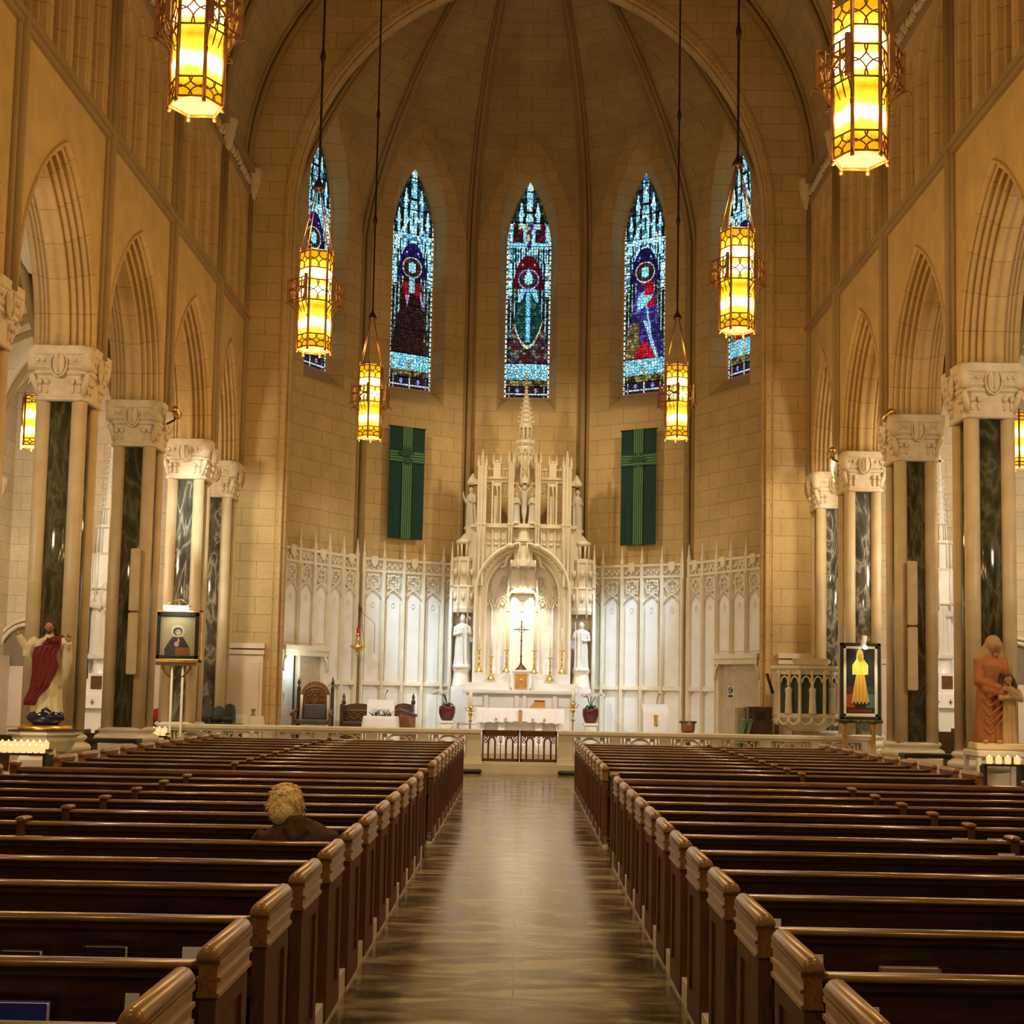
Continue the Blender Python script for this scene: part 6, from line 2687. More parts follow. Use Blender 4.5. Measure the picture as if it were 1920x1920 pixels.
Y = 27.45
pa, pb = P(290, 1143, Y), P(377, 1243, Y)
W, H = pb.x - pa.x, pa.z - pb.z
t = thing('framed_icon', 'framed icon of a dark-cloaked woman on gold ground, lit from above', 'picture', ((pa.x + pb.x) / 2, Y, pb.z))
m = MB()
for x0, x1, z0, z1 in ((-W / 2, W / 2, 0, .07), (-W / 2, W / 2, H - .05, H), (-W / 2, -W / 2 + .06, 0, H), (W / 2 - .06, W / 2, 0, H)):
    m.bbox(x0, x1, -.06, .04, z0, z1, .012)
m.build('outer_frame', 'gold', t)
m = MB()
for x0, x1, z0, z1 in ((-W / 2 + .05, W / 2 - .05, .06, .15), (-W / 2 + .05, W / 2 - .05, H - .13, H - .04), (-W / 2 + .05, -W / 2 + .14, .06, H - .04), (W / 2 - .14, W / 2 - .05, .06, H - .04)):
    m.bbox(x0, x1, -.045, .03, z0, z1, .008)
m.build('inner_frame', 'black', t)
painted('painting', W - .26, H - .26, portrait, t, (0, -.01, .13))
m = MB()
m.lathe([(.05, 0), (.05, .5)], n=8)
o = m.build('lamp_tube', 'picture_bulb', t)
o.location = (-.25, -.22, H + .03)
o.rotation_euler = (0, PI / 2, 0)
m = MB()
m.box(-.3, .3, -.24, -.17, H + .05, H + .075)
m.tube([(-.25, -.15, H + .07), (-.1, -.05, H + .2), (0, 0, H + .22), (.1, -.05, H + .2), (.25, -.15, H + .07)], .012, 5)
m.tube([(0, 0, H + .22), (0, .05, H - .02)], .012, 5)
m.build('lamp_hood', 'brass', t)
l_ = lamp('SPOT', 'picture_light', (0, -.45, H + .1), 14, (.85, .95, 1), .05, None, 80, .8)
l_.parent = t
l_.rotation_euler = (Vector((0, 0, H * .55)) - Vector((0, -.45, H + .1))).to_track_quat('-Z', 'Y').to_euler()
t = thing('icon_stand', 'wooden scroll bracket and pale posts carrying the framed icon', 'stand', ((pa.x + pb.x) / 2, Y, 0))
m = MB()
m.box(-.42, .42, -.05, .1, pb.z - .06, pb.z - .002)
for s in (-1, 1):
    m.tube([(s * .12, 0, pb.z - .3), (s * .22, 0, pb.z - .2), (s * .3, 0, pb.z - .1), (s * .26, 0, pb.z - .04)], .03, 6)
m.build('scroll_bracket', 'rail_wood', t)
for s in (-1, 1):
    m = MB()
    m.lathe([(.06, 0), (.03, .05), (.026, .6), (.04, .63), (.026, .66), (.026, pb.z - .06)], s * .11 + .02, 0, 8)
    m.build('post', 'cream_marble', t)


def gold_figure(u, v):
    au = abs(u)
    dx = u + .02
    if v < .10:
        q = (u * 9) % 1
        return (.22, .03, .02) if (.035 < v < .075 and q > .35 and au < .8) else (.05, .015, .01)
    if math.hypot(dx, (v - .865) * 2.0) < .14:
        return (.75, .48, .12)
    if math.hypot(dx, (v - .87) * 2.0) < .24:
        return (.85, .72, .14)
    wv = .50 - .0 * v
    if .60 < v < .84:
        lim = .55 - max(0, v - .74) * 3.2
        if au < lim:
            return (.85, .66, .12) if int((u * 5 + v * 3) * 2) % 4 else (.7, .5, .08)
    if .14 < v <= .62:
        lim = .26 + (.62 - v) * .72
        if au < lim * 1.05:
            f_ = math.sin(u * 26)
            if v < .17 + .02 * f_:
                return (.012, .02, .022)
            return (.62 + .08 * f_, .34 + .05 * f_, .05)
    if v < .42 and u < -.35:
        return (.30, .07, .04) if v < .3 else (.06, .035, .035)
    if v < .42 and u > .4:
        return (.05, .16, .19) if v < .3 else (.02, .05, .055)
    return (.012, .018, .02)


Y = 27.35
pa, pb = P(1575, 1205, Y), P(1651, 1350, Y)
W, H = pb.x - pa.x, pa.z - pb.z
t = thing('framed_painting', 'tall framed painting of a golden robed figure on dark ground', 'picture', ((pa.x + pb.x) / 2, Y, pb.z))
m = MB()
for x0, x1, z0, z1 in ((-W / 2, W / 2, 0, .065), (-W / 2, W / 2, H - .065, H), (-W / 2, -W / 2 + .065, 0, H), (W / 2 - .065, W / 2, 0, H)):
    m.bbox(x0, x1, -.05, .03, z0, z1, .01)
m.build('outer_frame', 'black', t)
m = MB()
for x0, x1, z0, z1 in ((-W / 2 + .06, W / 2 - .06, .06, .12), (-W / 2 + .06, W / 2 - .06, H - .12, H - .06), (-W / 2 + .06, -W / 2 + .12, .06, H - .06), (W / 2 - .12, W / 2 - .06, .06, H - .06)):
    m.bbox(x0, x1, -.035, .02, z0, z1, .006)
m.build('inner_frame', 'cream_marble', t)
painted('painting', W - .22, H - .22, gold_figure, t, (0, -.005, .11), 60, 120)
m = MB()
m.lathe([(.05, -.12), (.055, .08), (.06, .1)], n=10)
o = m.build('lamp_head', 'white_paint', t)
o.location = (.02, -.22, H + .02)
o.rotation_euler = (PI - .3, .25, 0)
m = MB()
m.ell((0, 0, 0), (.045, .045, .04), 10, 6)
o = m.build('bulb', 'warm_bulb', t)
o.location = (.04, -.25, H - .10)
m = MB()
m.tube([(.02, -.2, H + .1), (.02, -.05, H + .12), (.02, 0, H - .02)], .01, 5)
m.build('lamp_arm', 'black', t)
l_ = lamp('SPOT', 'picture_light', (.04, -.36, H - .02), 40, (1, .92, .62), .03, None, 75, .8)
l_.parent = t
l_.rotation_euler = (Vector((0, 0, H * .5)) - Vector((.04, -.36, H - .02))).to_track_quat('-Z', 'Y').to_euler()
t = thing('painting_table', 'small marble side table under the golden figure painting', 'table', ((pa.x + pb.x) / 2, Y + .12, 0))
m = MB()
m.bbox(-.45, .45, -.2, .2, pb.z - .07, pb.z - .002, .015)
m.build('table_top', 'green_marble', t)
for s in (-1, 1):
    m = MB()
    m.lathe([(.09, 0), (.05, .06), (.045, pb.z - .2), (.08, pb.z - .1), (.08, pb.z - .07)], s * .3, 0, 8)
    m.build('leg', 'gold', t)

# chairs and table at the left of the sanctuary
def padded_chair(lab, px, pyt, Y, mat, w_=.3, rz=0.0):
    p_ = P(px, pyt, Y)
    h = p_.z - FLZ
    t = thing('padded_chair', lab, 'chair', (p_.x, Y, FLZ), rz)
    m = MB()
    pts = [(-w_, .5), (w_, .5), (w_ * 1.02, h - .12), (w_ * .8, h - .01), (0, h + .03), (-w_ * .8, h - .01), (-w_ * 1.02, h - .12)]
    m.prism(pts, .16, .26)
    m.build('backrest', mat, t)
    m = MB()
    m.bbox(-w_, w_, -.28, .24, .38, .5, .03)
    m.build('seat', mat, t)
    for s in (-1, 1):
        for q in (-.24, .2):
            m = MB()
            m.box(s * (w_ - .04) - .02, s * (w_ - .04) + .02, q - .02, q + .02, 0, .38)
            m.build('leg', 'dark_wood', t)
        m = MB()
        m.box(s * w_ - .025, s * w_ + .025, -.26, .2, .58, .64)
        m.build('armrest', mat, t)


padded_chair('red upholstered chair below the framed icon', 297, 1330, 29.3, 'red_fabric', .16, .15)
padded_chair('leftmost of three dark green armchairs beyond the left altar rail', 381, 1323, 29.6, 'chair_green', .13, -.2)
padded_chair('middle one of three dark green armchairs beyond the left altar rail', 402, 1326, 29.9, 'chair_green', .11, -.3)
padded_chair('rightmost of three dark green armchairs beyond the left altar rail', 421, 1322, 29.6, 'chair_green', .12, -.4)
p_ = P(462, 1342, 30.2)
t = thing('side_table', 'small round table with white cloth below the left chancel ledge', 'table', (p_.x, 30.2, FLZ))
h = p_.z - FLZ
m = MB()
m.lathe([(.03, 0), (.03, h)], n=8)
m.lathe([(.36, h - .02), (.36, h)], n=20)
m.build('table_frame', 'dark_wood', t)
m = MB()
m.grid([[(rr * (1 + am * math.sin(11 * a)) * math.cos(a), rr * (1 + am * math.sin(11 * a)) * math.sin(a), z) for a in [2 * PI * i / 66 for i in range(67)]] for rr, am, z in ((.02, 0, h + .006), (.37, 0, h + .006), (.385, .02, h - .06), (.42, .05, h - .4), (.44, .06, .05))])
m.build('tablecloth', 'white_cloth', t)
p2 = P(475, 1341, 30.1)
m = MB()
m.lathe([(.04, 0), (.05, .02), (.03, .06), (.06, .14), (.07, .15), (.055, .15)], n=12)
o = m.build('small_vase', 'steel', None, (p2.x, 30.1, FLZ + h + .008))
tag(o, 'small grey vase on the white-clothed round table', 'vase')
# long dark bench top along the left rail
pa, pb = P(285, 1354, 29.05), P(456, 1354, 29.05)
t = thing('long_kneeler', 'long narrow dark kneeler behind the left end of the altar rail', 'kneeler', ((pa.x + pb.x) / 2, 29.05, FLZ))
h = pa.z - FLZ
m = MB()
w_ = (pb.x - pa.x) / 2
m.bbox(-w_, w_, -.07, .07, h - .04, h, .01)
m.build('kneeler_top', 'dark_wood', t)
for x in (-w_ + .05, w_ - .05):
    m = MB()
    m.box(x - .03, x + .03, -.06, .06, 0, h - .04)
    m.build('leg', 'dark_wood', t)

# ---------------------------------------------------------------- side altars
for s in (-1, 1):
    sd = 'left' if s < 0 else 'right'
    Y = 31.8
    xc = (-10.0 if s < 0 else 10.05)
    pc = P(186 if s < 0 else 1770, 1297, Y)
    xc = pc.x
    t = thing('side_altar', 'carved white marble side altar with tall spire, seen between the %s columns' % sd, 'altar', (xc, Y, .4))
    zt = pc.z - .4
    m = MB()
    m.bbox(-1.0, 1.0, -.45, .35, zt - .08, zt, .015)
    m.box(-.85, .85, -.35, .4, 0, zt - .08)
    for x in (-.85, -.28, .28, .85):
        m.lathe([(.05, 0), (.04, .1), (.04, zt - .16), (.06, zt - .08)], x, -.4, 8)
    m.build('altar_table', 'white_marble', t)
    m = MB()
    m.grid([[(x, y + (.01 * math.sin(x * 30) if k else 0), z) for x in [-.98 + i * .049 for i in range(41)]] for k, y, z in ((0, .3, zt + .008), (0, -.46, zt + .008), (1, -.47, zt - .1), (1, -.475, zt - .38))])
    c = m.build('altar_cloth', 'white_cloth', t)
    m = MB()
    for x in (-.6, -.3, .0, .3, .6):
        m.box(x - .01, x + .01, -.495, -.488, zt - .3, zt - .18)
        m.box(x - .045, x + .045, -.495, -.488, zt - .25, zt - .232)
    m.build('embroidered_cross', 'bronze', c)
    m = MB()
    m.box(-.9, .9, .0, .4, zt, zt + .3)
    m.build('gradine', 'white_marble', t)
    m = MB()
    z5 = at(180, 960, Y).z - .4
    m.box(-.75, .75, .35, .5, zt + .3, z5 - 1.2)
    for x in (-.75, -.45, .45, .75):
        m.box(x - .06, x + .06, .15, .45, zt + .3, z5 - 1.0 - abs(x) * .8)
        pinnacle(m, x, .25, z5 - 1.0 - abs(x) * .8, z5 - .1 - abs(x) * .8, .06)
        for q in range(2):
            m.tube([(x + .1, .14, zt + .3), (x + .1, .14, z5 - 1.8)], .02, 5)
    m.build('screen', 'white_marble', t)
    m = MB()
    zc = z5 - 1.35
    m.lathe([(.34, zc - .5), (.36, zc - .45), (.33, zc - .4), (.33, zc + .3), (.36, zc + .34), (.28, zc + .38)], 0, .2, 8, False, ph=PI / 8)
    for k in range(8):
        a = PI / 4 * k + PI / 8
        X0, Y0 = math.cos(a), math.sin(a)
        m.tube([(.36 * X0, .2 + .36 * Y0, zc - .6), (.36 * X0, .2 + .36 * Y0, zc + .35)], .025, 5)
        m.tube([(.26 * X0, .2 + .26 * Y0, zc + .35), (.24 * X0, .2 + .24 * Y0, zc + 1.0)], .022, 5)
        m.tube([(.15 * X0, .2 + .15 * Y0, zc + 1.05), (.13 * X0, .2 + .13 * Y0, zc + 1.45)], .024, 5)
    m.lathe([(.2, zc + .35), (.2, zc + .95), (.3, zc + .98), (.28, zc + 1.05), (.1, zc + 1.06), (.1, zc + 1.42), (.19, zc + 1.45), (.16, zc + 1.5), (.02, zc + 2.9)], 0, .2, 8, False, ph=PI / 8)
    for i in range(9):
        f = i / 9
        for k in range(8):
            a = PI / 4 * k + PI / 8
            rr = .17 * (1 - f) + .04
            m.ell((rr * math.cos(a), .2 + rr * math.sin(a), zc + 1.55 + f * 1.25), (.028, .028, .035), 5, 4)
    m.box(-.025, .025, .18, .22, zc + 2.85, zc + 3.15)
    m.box(-.1, .1, .18, .22, zc + 2.98, zc + 3.03)
    m.build('spire', 'white_marble', t)
    zp = zt + .3
    m = MB()
    m.lathe([(.28, zp), (.26, zp + .06), (.22, zp + .1), (.22, zp + .45), (.26, zp + .5)], 0, .12, 8)
    m.build('statue_pedestal', 'white_marble', t)
    small_statue('marble_statue', 'white marble statue of a robed figure holding a child, %s side altar' % sd, (xc, Y + .1, .4 + zp + .53), zc - .65 - zp, 'child' if s < 0 else 'staff')
    small_statue('marble_statue', 'small pale statue beside the main figure of the %s side altar' % sd, (xc - s * .62 , Y + .02, .4 + zp + .35), .75, 'prayer')
    m = MB()
    m.lathe([(.16, zp + .0), (.14, zp + .3), (.17, zp + .34)], -s * .62, .05, 8)
    m.build('side_pedestal', 'white_marble', t)
    tb = thing('side_tabernacle', 'small brown-doored tabernacle on the %s side altar' % sd, 'tabernacle', (xc, Y - .12, .4 + zt + .012))
    m = MB()
    m.box(-.2, .2, -.12, .1, 0, .42)
    m.build('case', 'white_marble', tb)
    m = MB()
    m.box(-.13, .13, -.14, -.12, .05, .36)
    m.build('door', 'bronze', tb)

# ---------------------------------------------------------------- painted statue on the left: robed man with raised arms
Y = 19.35
pc = P(86, 1342, Y)
zb = pc.z
H = P(88, 1160, Y).z - zb
t = thing('robed_statue', 'painted statue of a bearded man in cream robe and red cloak, arms raised', 'statue', (pc.x, Y, zb), .12)
m = MB()
robe(m, H, .155 * H, .12 * H, .0, 9, .08, top=.80)
arm(m, (-.12 * H, 0, .77 * H), (-.22 * H, -.06 * H, .70 * H), (-.285 * H, -.10 * H, .82 * H), .06 * H, .032 * H)
arm(m, (.12 * H, 0, .77 * H), (.2 * H, -.07 * H, .66 * H), (.22 * H, -.14 * H, .76 * H), .06 * H, .032 * H)
m.tube([(-.2 * H, -.04 * H, .74 * H), (-.2 * H, -.05 * H, .62 * H), (-.15 * H, -.04 * H, .55 * H)], [.06 * H, .05 * H, .02 * H], 8)
m.tube([(.2 * H, -.08 * H, .70 * H), (.2 * H, -.06 * H, .58 * H), (.16 * H, -.04 * H, .4 * H), (.14 * H, -.04 * H, .3 * H)], [.05 * H, .055 * H, .05 * H, .02 * H], 8)
m.build('robe', 'cream_robe', t, remesh=.012)
m = MB()
head(m, (0, -.02 * H, .91 * H), .135 * H, 0, .12)
m.tube([(0, 0, .80 * H), (0, -.01 * H, .87 * H)], .035 * H, 8)
hand(m, (-.285 * H, -.10 * H, .815 * H), (-.05, 0, 1), (0, -1, 0), .10 * H, 1)
hand(m, (.22 * H, -.14 * H, .755 * H), (.05, -.1, 1), (0, -1, 0), .10 * H, -1)
m.build('head_and_hands', 'skin', t)
m = MB()
m.ell((0, .012 * H, .937 * H), (.062 * H, .078 * H, .064 * H), 14, 10)
for s in (-1, 1):
    m.tube([(s * .045 * H, .0, .94 * H), (s * .062 * H, .01 * H, .89 * H), (s * .075 * H, 0, .83 * H)], [.022 * H, .028 * H, .016 * H], 8)
m.tube([(-.03 * H, -.06 * H, .875 * H), (0, -.075 * H, .85 * H), (.03 * H, -.06 * H, .875 * H)], .015 * H, 6)
m.build('hair', 'brown_hair', t, remesh=.010)
m = MB()
rows = []
for j in range(20):
    f = j / 19
    z = (.80 - .66 * f) * H
    wl = .05 + .12 * min(1, f * 1.5) + .03 * math.sin(f * 7)
    wr = .13 - .03 * f + .015 * math.sin(f * 18) - max(0, f - .6) * .45
    row = []
    for i in range(17):
        u = i / 16
        x = (-wl if f > .15 else .02) * (1 - u) + wr * u
        z2 = z - (.03 * H if j == 19 else 0)
        row.append((x * H, (-.125 - .007 * math.sin(i * 1.9 + f * 4) - .03 * math.cos(x / .17)) * H * (1 - .25 * abs(u - .5)) + .0, z2))
    rows.append(row)
m.grid(rows)
o = m.build('cloak', 'red_cloak', t)
md = o.modifiers.new('thick', 'SOLIDIFY')
md.thickness = .03
m = MB()
m.tube([(.13 * H, .02 * H, .79 * H), (.05 * H, -.09 * H, .77 * H), (.0, -.13 * H, .72 * H)], [.05 * H, .045 * H, .03 * H], 8)
m.build('cloak_fold', 'red_cloak', t, remesh=.012)
m = MB()
m.ell((0, -.15 * H, .735 * H), (.03 * H, .02 * H, .034 * H), 10, 8)
m.build('heart_emblem', 'red_cloak', t)
m = MB()
for q in range(12):
    a = q * PI / 6
    m.tube([(.03 * H * math.cos(a), -.15 * H, .735 * H + .032 * H * math.sin(a)), (.065 * H * math.cos(a), -.145 * H, .735 * H + .065 * H * math.sin(a))], [.01, .003], 4)
m.build('emblem_rays', 'gold', t)
m = MB()
m.ell((0, 0, -.02), (.27, .2, .14), 20, 12)
m.tube([(-.02, -.18, .07), (.04, -.2, .11), (.10, -.17, .06)], .02, 6)
m.build('globe_base', 'globe_blue', t)
t = thing('statue_pedestal', 'stepped stone pedestal under the red-cloaked statue on the left', 'pedestal', (pc.x, Y, 0))
m = MB()
m.lathe([(.40, 0), (.40, zb - .62), (.36, zb - .56), (.36, zb - .42)], n=4, smooth=False, ph=PI / 4)
m.build('plinth', 'rail_marble', t)
m = MB()
m.lathe([(.36, zb - .5), (.40, zb - .42), (.44, zb - .35), (.44, zb - .30), (.5, zb - .26), (.5, zb - .22)], n=8, smooth=False, ph=PI / 8)
m.build('moulding', 'rail_marble', t)
m = MB()
m.lathe([(.51, zb - .22), (.5, zb - .2), (.2, zb - .19)], n=8, smooth=False, ph=PI / 8)
m.build('dark_slab', 'black', t)
m = MB()
m.lathe([(.38, zb - .205), (.36, zb - .14), (.30, zb - .13)], n=16)
m.build('turntable', 'gold', t)

# ---------------------------------------------------------------- painted statue on the right: veiled woman with child
Y = 19.5
pc = P(1867, 1394, Y)
zb = pc.z
H = P(1858, 1189, Y).z - zb
t = thing('veiled_statue', 'painted statue of a veiled woman in orange robe bending to a young child', 'statue', (pc.x, Y, zb), -.15)
m = MB()
robe(m, H, .135 * H, .12 * H, .0, 7, .09, x=-.05 * H, top=.78)
arm(m, (-.13 * H, 0, .75 * H), (-.155 * H, -.07 * H, .56 * H), (.02 * H, -.17 * H, .50 * H), .065 * H, .035 * H)
arm(m, (.05 * H, -.02 * H, .76 * H), (.07 * H, -.09 * H, .66 * H), (.09 * H, -.18 * H, .64 * H), .055 * H, .03 * H)
m.tube([(-.15 * H, -.02 * H, .6 * H), (-.1 * H, -.13 * H, .48 * H), (.04 * H, -.17 * H, .46 * H)], [.03 * H, .04 * H, .03 * H], 8)
for q in range(5):
    f = q / 4
    m.tube([(-.155 * H, -.02 * H, (.55 - f * .35) * H), (-.08 * H, -.15 * H, (.42 - f * .33) * H), (.06 * H, -.12 * H, (.5 - f * .25) * H)], .013 * H, 6)
m.build('robe', 'orange_robe', t, remesh=.012)
m = MB()
m.ell((-.015 * H, .0, .905 * H), (.075 * H, .085 * H, .09 * H), 16, 12)
m.tube([(-.03 * H, .02 * H, .88 * H), (-.08 * H, .03 * H, .8 * H), (-.15 * H, .02 * H, .73 * H)], [.07 * H, .08 * H, .06 * H], 10)
m.tube([(.03 * H, .02 * H, .88 * H), (.03 * H, .02 * H, .8 * H), (.04 * H, .0, .73 * H)], [.05 * H, .06 * H, .05 * H], 10)
m.build('veil', 'tan_robe', t, remesh=.012)
m = MB()
head(m, (.02 * H, -.045 * H, .885 * H), .125 * H, -.45, .5)
m.tube([(0, -.01 * H, .78 * H), (.01 * H, -.03 * H, .84 * H)], .035 * H, 8)
hand(m, (.09 * H, -.18 * H, .635 * H), (.1, -.1, .7), (1, -.4, 0), .09 * H, 1)
hand(m, (.02 * H, -.17 * H, .50 * H), (1, -.1, -.1), (0, -1, 0), .09 * H, -1)
m.build('face_and_hands', 'skin', t)
m = MB()
h2 = .62 * H
robe(m, h2, .072 * H, .065 * H, 0, 7, .10, x=.15 * H, y=-.10 * H)
arm(m, (.08 * H, -.11 * H, .48 * H), (.06 * H, -.19 * H, .41 * H), (.14 * H, -.21 * H, .43 * H), .032 * H, .02 * H)
arm(m, (.22 * H, -.11 * H, .48 * H), (.24 * H, -.18 * H, .40 * H), (.15 * H, -.22 * H, .44 * H), .032 * H, .02 * H)
m.build('child_robe', 'tan_robe', t, remesh=.010).location.x = -.05 * H
m = MB()
head(m, (.14 * H, -.12 * H, .58 * H), .10 * H, .3, 0)
hand(m, (.145 * H, -.215 * H, .43 * H), (0, -.2, 1), (1, 0, 0), .06 * H, 1)
m.build('child_face_and_hands', 'skin', t).location.x = -.05 * H
m = MB()
m.ell((.145 * H, -.10 * H, .592 * H), (.05 * H, .052 * H, .052 * H), 12, 8)
m.tube([(.18 * H, -.09 * H, .59 * H), (.2 * H, -.08 * H, .53 * H), (.2 * H, -.08 * H, .46 * H)], [.025 * H, .03 * H, .015 * H], 8)
m.build('child_hair', 'brown_hair', t, remesh=.009).location.x = -.05 * H
m = MB()
m.bbox(-.34, .40, -.30, .30, -.09, .012, .02)
m.build('statue_base', 'pier_stone', t)
for s in (-1, 1):
    m = MB()
    m.ell((-.06 * H + s * .06 * H, -.16 * H, .035), (.045, .08, .035), 8, 6)
    m.build('foot', 'skin', t)
t = thing('statue_table', 'pale stone table carrying the veiled woman statue', 'table', (pc.x, Y, 0))
zt = zb - .092
m = MB()
m.bbox(-.38, .40, -.33, .33, zt - .10, zt, .02)
m.build('table_top', 'rail_marble', t)
for s in (-1, 1):
    for q in (-.3, .3):
        m = MB()
        m.box(s * .34 - .03, s * .34 + .03, q * .9 - .03, q * .9 + .03, 0, zt - .10)
        m.build('leg', 'rail_marble', t)


# ---------------------------------------------------------------- votive candles
NTH = ['first', 'second', 'third', 'fourth']


def votive_rack(lab, x0, x1, y, z, rowsn, n, grp, clab, r=.04):
    t = thing('candle_rack', lab, 'candle rack', ((x0 + x1) / 2, y, 0))
    w_ = (x1 - x0) / 2
    m = MB()
    for j in range(rowsn):
        m.box(-w_ - .03, w_ + .03, -.12 + j * .14, -.01 + j * .14, z - .03 + j * .05, z + j * .05)
    m.build('shelf', 'black', t)
    for s in (-1, 1):
        m = MB()
        m.box(s * w_ - .02, s * w_ + .02, -.1, .14 * rowsn - .05, 0, z - .03)
        m.build('leg', 'black', t)
    proto = None
    for j in range(rowsn):
        for i in range(n):
            loc = (x0 + (x1 - x0) * (i + .5) / n, y - .065 + j * .14, z + j * .05 + .002)
            if proto is None:
                proto = thing('votive_candle', clab, 'candle', loc, 0, grp)
                m = MB()
                m.lathe([(r * .8, 0), (r, .03), (r, .09), (r * .9, .1)], n=12)
                m.build('glass_cup', 'votive_glow', proto)
                m = MB()
                m.ell((0, 0, .105), (.012, .012, .02), 6, 5)
                m.build('flame', 'flame', proto)
            else:
                dup(proto, loc, None, (clab.replace('small lit', NTH[i] + ' from the left, lit') if rowsn == 1 else None))
    l_ = lamp('POINT', 'candle_light', ((x0 + x1) / 2, y - .1, z + .3), 6, (1, .7, .35), .15)


pa, pb = P(-30, 1410, 18.4), P(88, 1410, 18.4)
votive_rack('black metal candle rack full of lit candles below the left statue', pa.x, pb.x, 18.4, pa.z, 2, 10, 'lit votive candles on the left rack', 'small lit votive candle on the crowded rack at the left edge', .042)
pa, pb = P(281, 1379, 26.4), P(312, 1379, 26.4)
votive_rack('small dark candle rack at the left end of the altar rail', pa.x, pb.x, 26.4, pa.z, 2, 3, 'lit votive candles at the left rail end', 'small lit votive candle at the left end of the altar rail', .05)
pa, pb = P(1846, 1432, 18.7), P(1915, 1432, 18.7)
votive_rack('dark candle rack under the veiled statue on the right', pa.x, pb.x, 18.75, pa.z, 1, 4, 'lit votive candles on the right rack', 'small lit votive candle under the table of the veiled statue', .045)
# dark stand tops between columns and pews
for lab, pxa, pxb, py, Y in (('low black metal table beside the left green column', 172, 262, 1384, 23.3), ('low black metal table between the two right dark columns', 1690, 1780, 1412, 22.4)):
    pa, pb = P(pxa, py, Y), P(pxb, py, Y)
    w_ = (pb.x - pa.x) / 2
    t = thing('metal_table', lab, 'table', ((pa.x + pb.x) / 2, Y, 0))
    m = MB()
    m.bbox(-w_, w_, -.18, .18, pa.z - .07, pa.z, .01)
    m.build('table_top', 'black', t)
    for s in (-1, 1):
        m = MB()
        m.box(s * (w_ - .04) - .02, s * (w_ - .04) + .02, -.14, .14, 0, pa.z - .07)
        m.build('leg', 'black', t)
# side aisle pews glimpsed between the columns
for lab, pxa, pxb, py, Y in (('short brown pew end seen between the two nearest left columns', 153, 181, 1368, 25.6), ('brown wooden pew in the right aisle behind the right dark columns', 1757, 1800, 1366, 26.6), ('brown pew at the left picture edge in the left aisle', -60, 40, 1370, 24.0)):
    pa, pb = P(pxa, py, Y), P(pxb, py, Y)
    w_ = (pb.x - pa.x) / 2
    t = thing('aisle_pew', lab, 'pew', ((pa.x + pb.x) / 2, Y, 0))
    m = MB()
    m.box(-w_, w_, 0, .04, .1, pa.z - .06)
    m.build('backrest', 'pew_wood', t)
    m = MB()
    m.box(-w_, w_, .04, .45, .4, .45)
    m.build('seat', 'pew_wood', t)
    for s in (-1, 1):
        m = MB()
        m.bbox(s * w_ - .03, s * w_ + .03, -.03, .48, 0, pa.z, .01)
        m.build('end_panel', 'pew_end_wood', t)

# dry leaf on the aisle floor
p_ = atz(1097, 1561, .0)
m = MB()
m.grid([[(-.09 + .02 * i, (.035 * math.sin(PI * i / 9)) * q, .008 + .014 * abs(q) * math.sin(PI * i / 9)) for i in range(10)] for q in (-1, 0, 1)])
o = m.build('fallen_leaf', 'rust_leaf', None, (p_.x - .05, p_.y, .0), .3)
tag(o, 'small dry leaf lying on the aisle floor beside the right pews', 'leaf')

# ---------------------------------------------------------------- the seated person
YP = rk(5) + .22
pc = P(531, 1512, YP - .02)
xb = P(556, 1570, YP).x
t = thing('person', 'person with white-blond hair and dark brown jacket sitting in a left pew, seen from behind', 'person', (xb, YP, 0))
m = MB()
hx, hz = pc.x - xb, pc.z
# one continuous body: pelvis, torso, neck, head, legs, arms
m.loft([[(w_ * math.cos(a), y + d * math.sin(a), z) for a in [2 * PI * k / 20 for k in range(20)]] for z, w_, d, y in
        ((.455, .17, .13, -.02), (.55, .17, .12, -.02), (.68, .16, .11, -.02), (.78, .19, .11, -.0), (.84, .19, .10, .01), (.885, .12, .075, .02), (.90, .07, .06, .03))], True, True, True)
m.tube([(hx * .2, .02, .86), (hx * .7, .05, .93), (hx, .06, .98)], .055, 10)
sub = MB()
head(sub, (0, 0, 0), .21)
rotm = Matrix.Rotation(PI + .12, 3, 'Z') @ Matrix.Rotation(.22, 3, 'X')
m.add([rotm @ Vector(v) + Vector((hx, .06, hz)) for v in sub.v], sub.f, None, True)
for s in (-1, 1):
    m.tube([(s * .09, .02, .53), (s * .11, .22, .55), (s * .11, .42, .52)], [.085, .075, .06], 10)
    m.tube([(s * .11, .42, .52), (s * .11, .43, .3), (s * .11, .41, .06)], [.06, .05, .038], 10)
    m.tube([(s * .11, .37, .04), (s * .11, .5, .035), (s * .11, .6, .03)], [.045, .04, .025], 8)
    arm(m, (s * .17, .01, .82), (s * .22, .08, .62), (s * .07, .28, .62), .05, .028)
    hand(m, (s * .07, .28, .62), (-s * .3, 1, -.1), (0, 0, -1), .17, s)
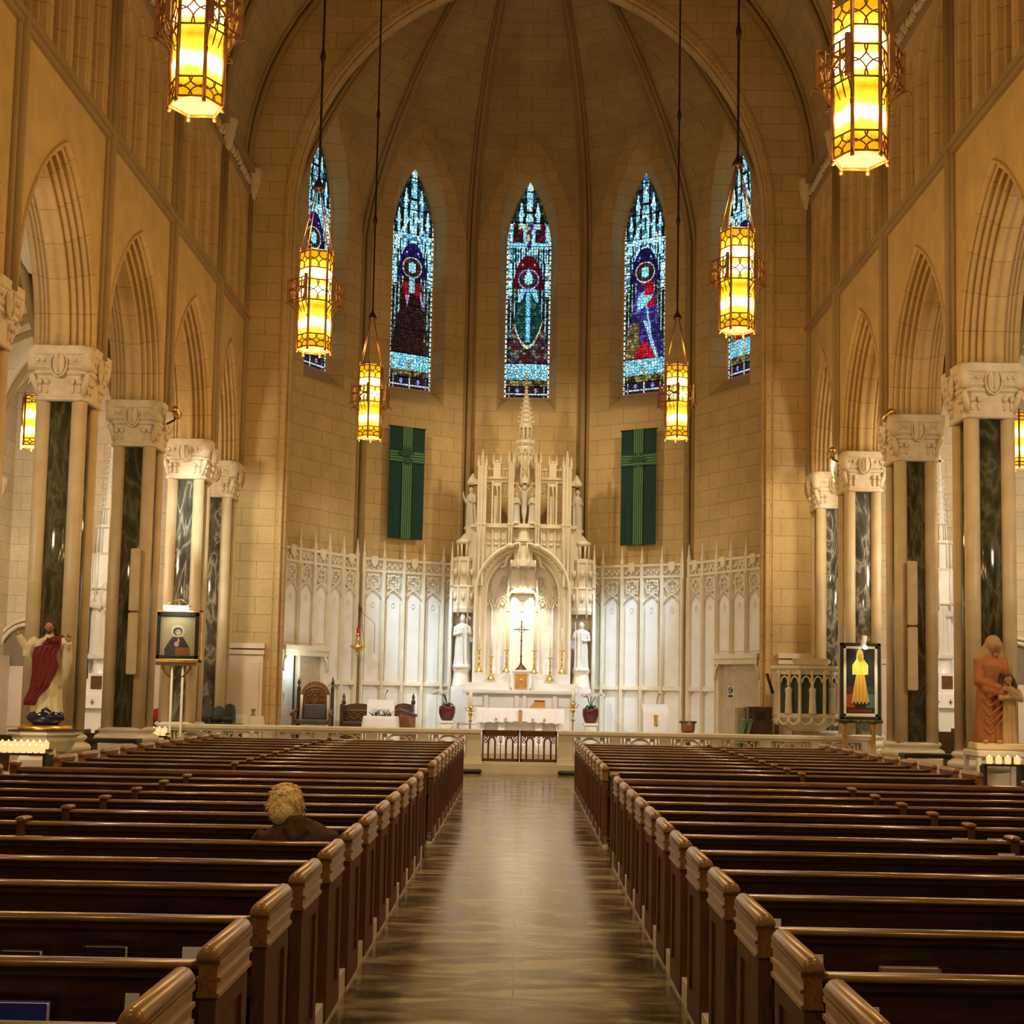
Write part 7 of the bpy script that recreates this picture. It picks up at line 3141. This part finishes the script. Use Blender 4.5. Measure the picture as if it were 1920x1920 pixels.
m.build('body', 'person_skin', t, remesh=.009)
m = MB()
m.loft([[(w_ * math.cos(a) + .01, y + d * math.sin(a), z) for a in [2 * PI * k / 20 for k in range(20)]] for z, w_, d, y in
        ((.47, .20, .155, -.02), (.6, .19, .145, -.02), (.72, .19, .14, -.02), (.80, .225, .14, -.0), (.85, .22, .125, .01), (.895, .16, .10, .02), (.925, .10, .085, .03))], True, True, True)
m.tube([(-.07, .0, .90), (hx * .5, -.035, .925), (.08, .0, .90)], .045, 8)
m.tube([(-.05, -.08, .90), (0, -.12, .82), (.08, -.08, .89)], .03, 8)
for s in (-1, 1):
    m.tube([(s * .18, .01, .835), (s * .21, .02, .79), (s * .25, .09, .63), (s * .1, .25, .63)], [.07, .075, .065, .05], 10)
m.build('jacket', 'jacket', t, remesh=.010)
m = MB()
for s in (-1, 1):
    m.tube([(s * .09, .02, .53), (s * .11, .22, .56), (s * .11, .43, .53), (s * .11, .44, .3), (s * .11, .42, .10)], [.105, .09, .075, .065, .06], 10)
m.build('trousers', 'soft_grey', t, remesh=.012)
m = MB()
m.ell((hx, .05, hz + .018), (.098, .108, .115), 20, 14)
m.ell((hx - .01, .0, hz - .03), (.082, .075, .09), 14, 10)
rg = random.Random(5)
for q in range(520):
    a, b2 = rg.uniform(0, 2 * PI), rg.uniform(-.6, 1.4)
    n_ = Vector((math.cos(a) * math.cos(b2) * .098, math.sin(a) * math.cos(b2) * .106, math.sin(b2) * .115))
    if n_.y > .05 and n_.z < .05:
        continue
    c0 = Vector((hx, .05, hz + .018)) + n_
    tw = Vector((rg.uniform(-.02, .02), rg.uniform(-.02, .02), -.025 if n_.z < .05 else .0))
    m.tube([c0 - n_ * .08, c0 + n_ * .03 + tw * .5, c0 + n_ * .02 + tw * 1.5], [.005, .004, .0015], 4)
m.build('hair', 'blond_hair', t)
m = MB()
m.tube([(hx + .085, .06, hz - .03), (hx + .10, .02, hz - .05), (hx + .07, -.06, hz - .085)], .004, 5)
m.build('spectacle_cord', 'black', t)
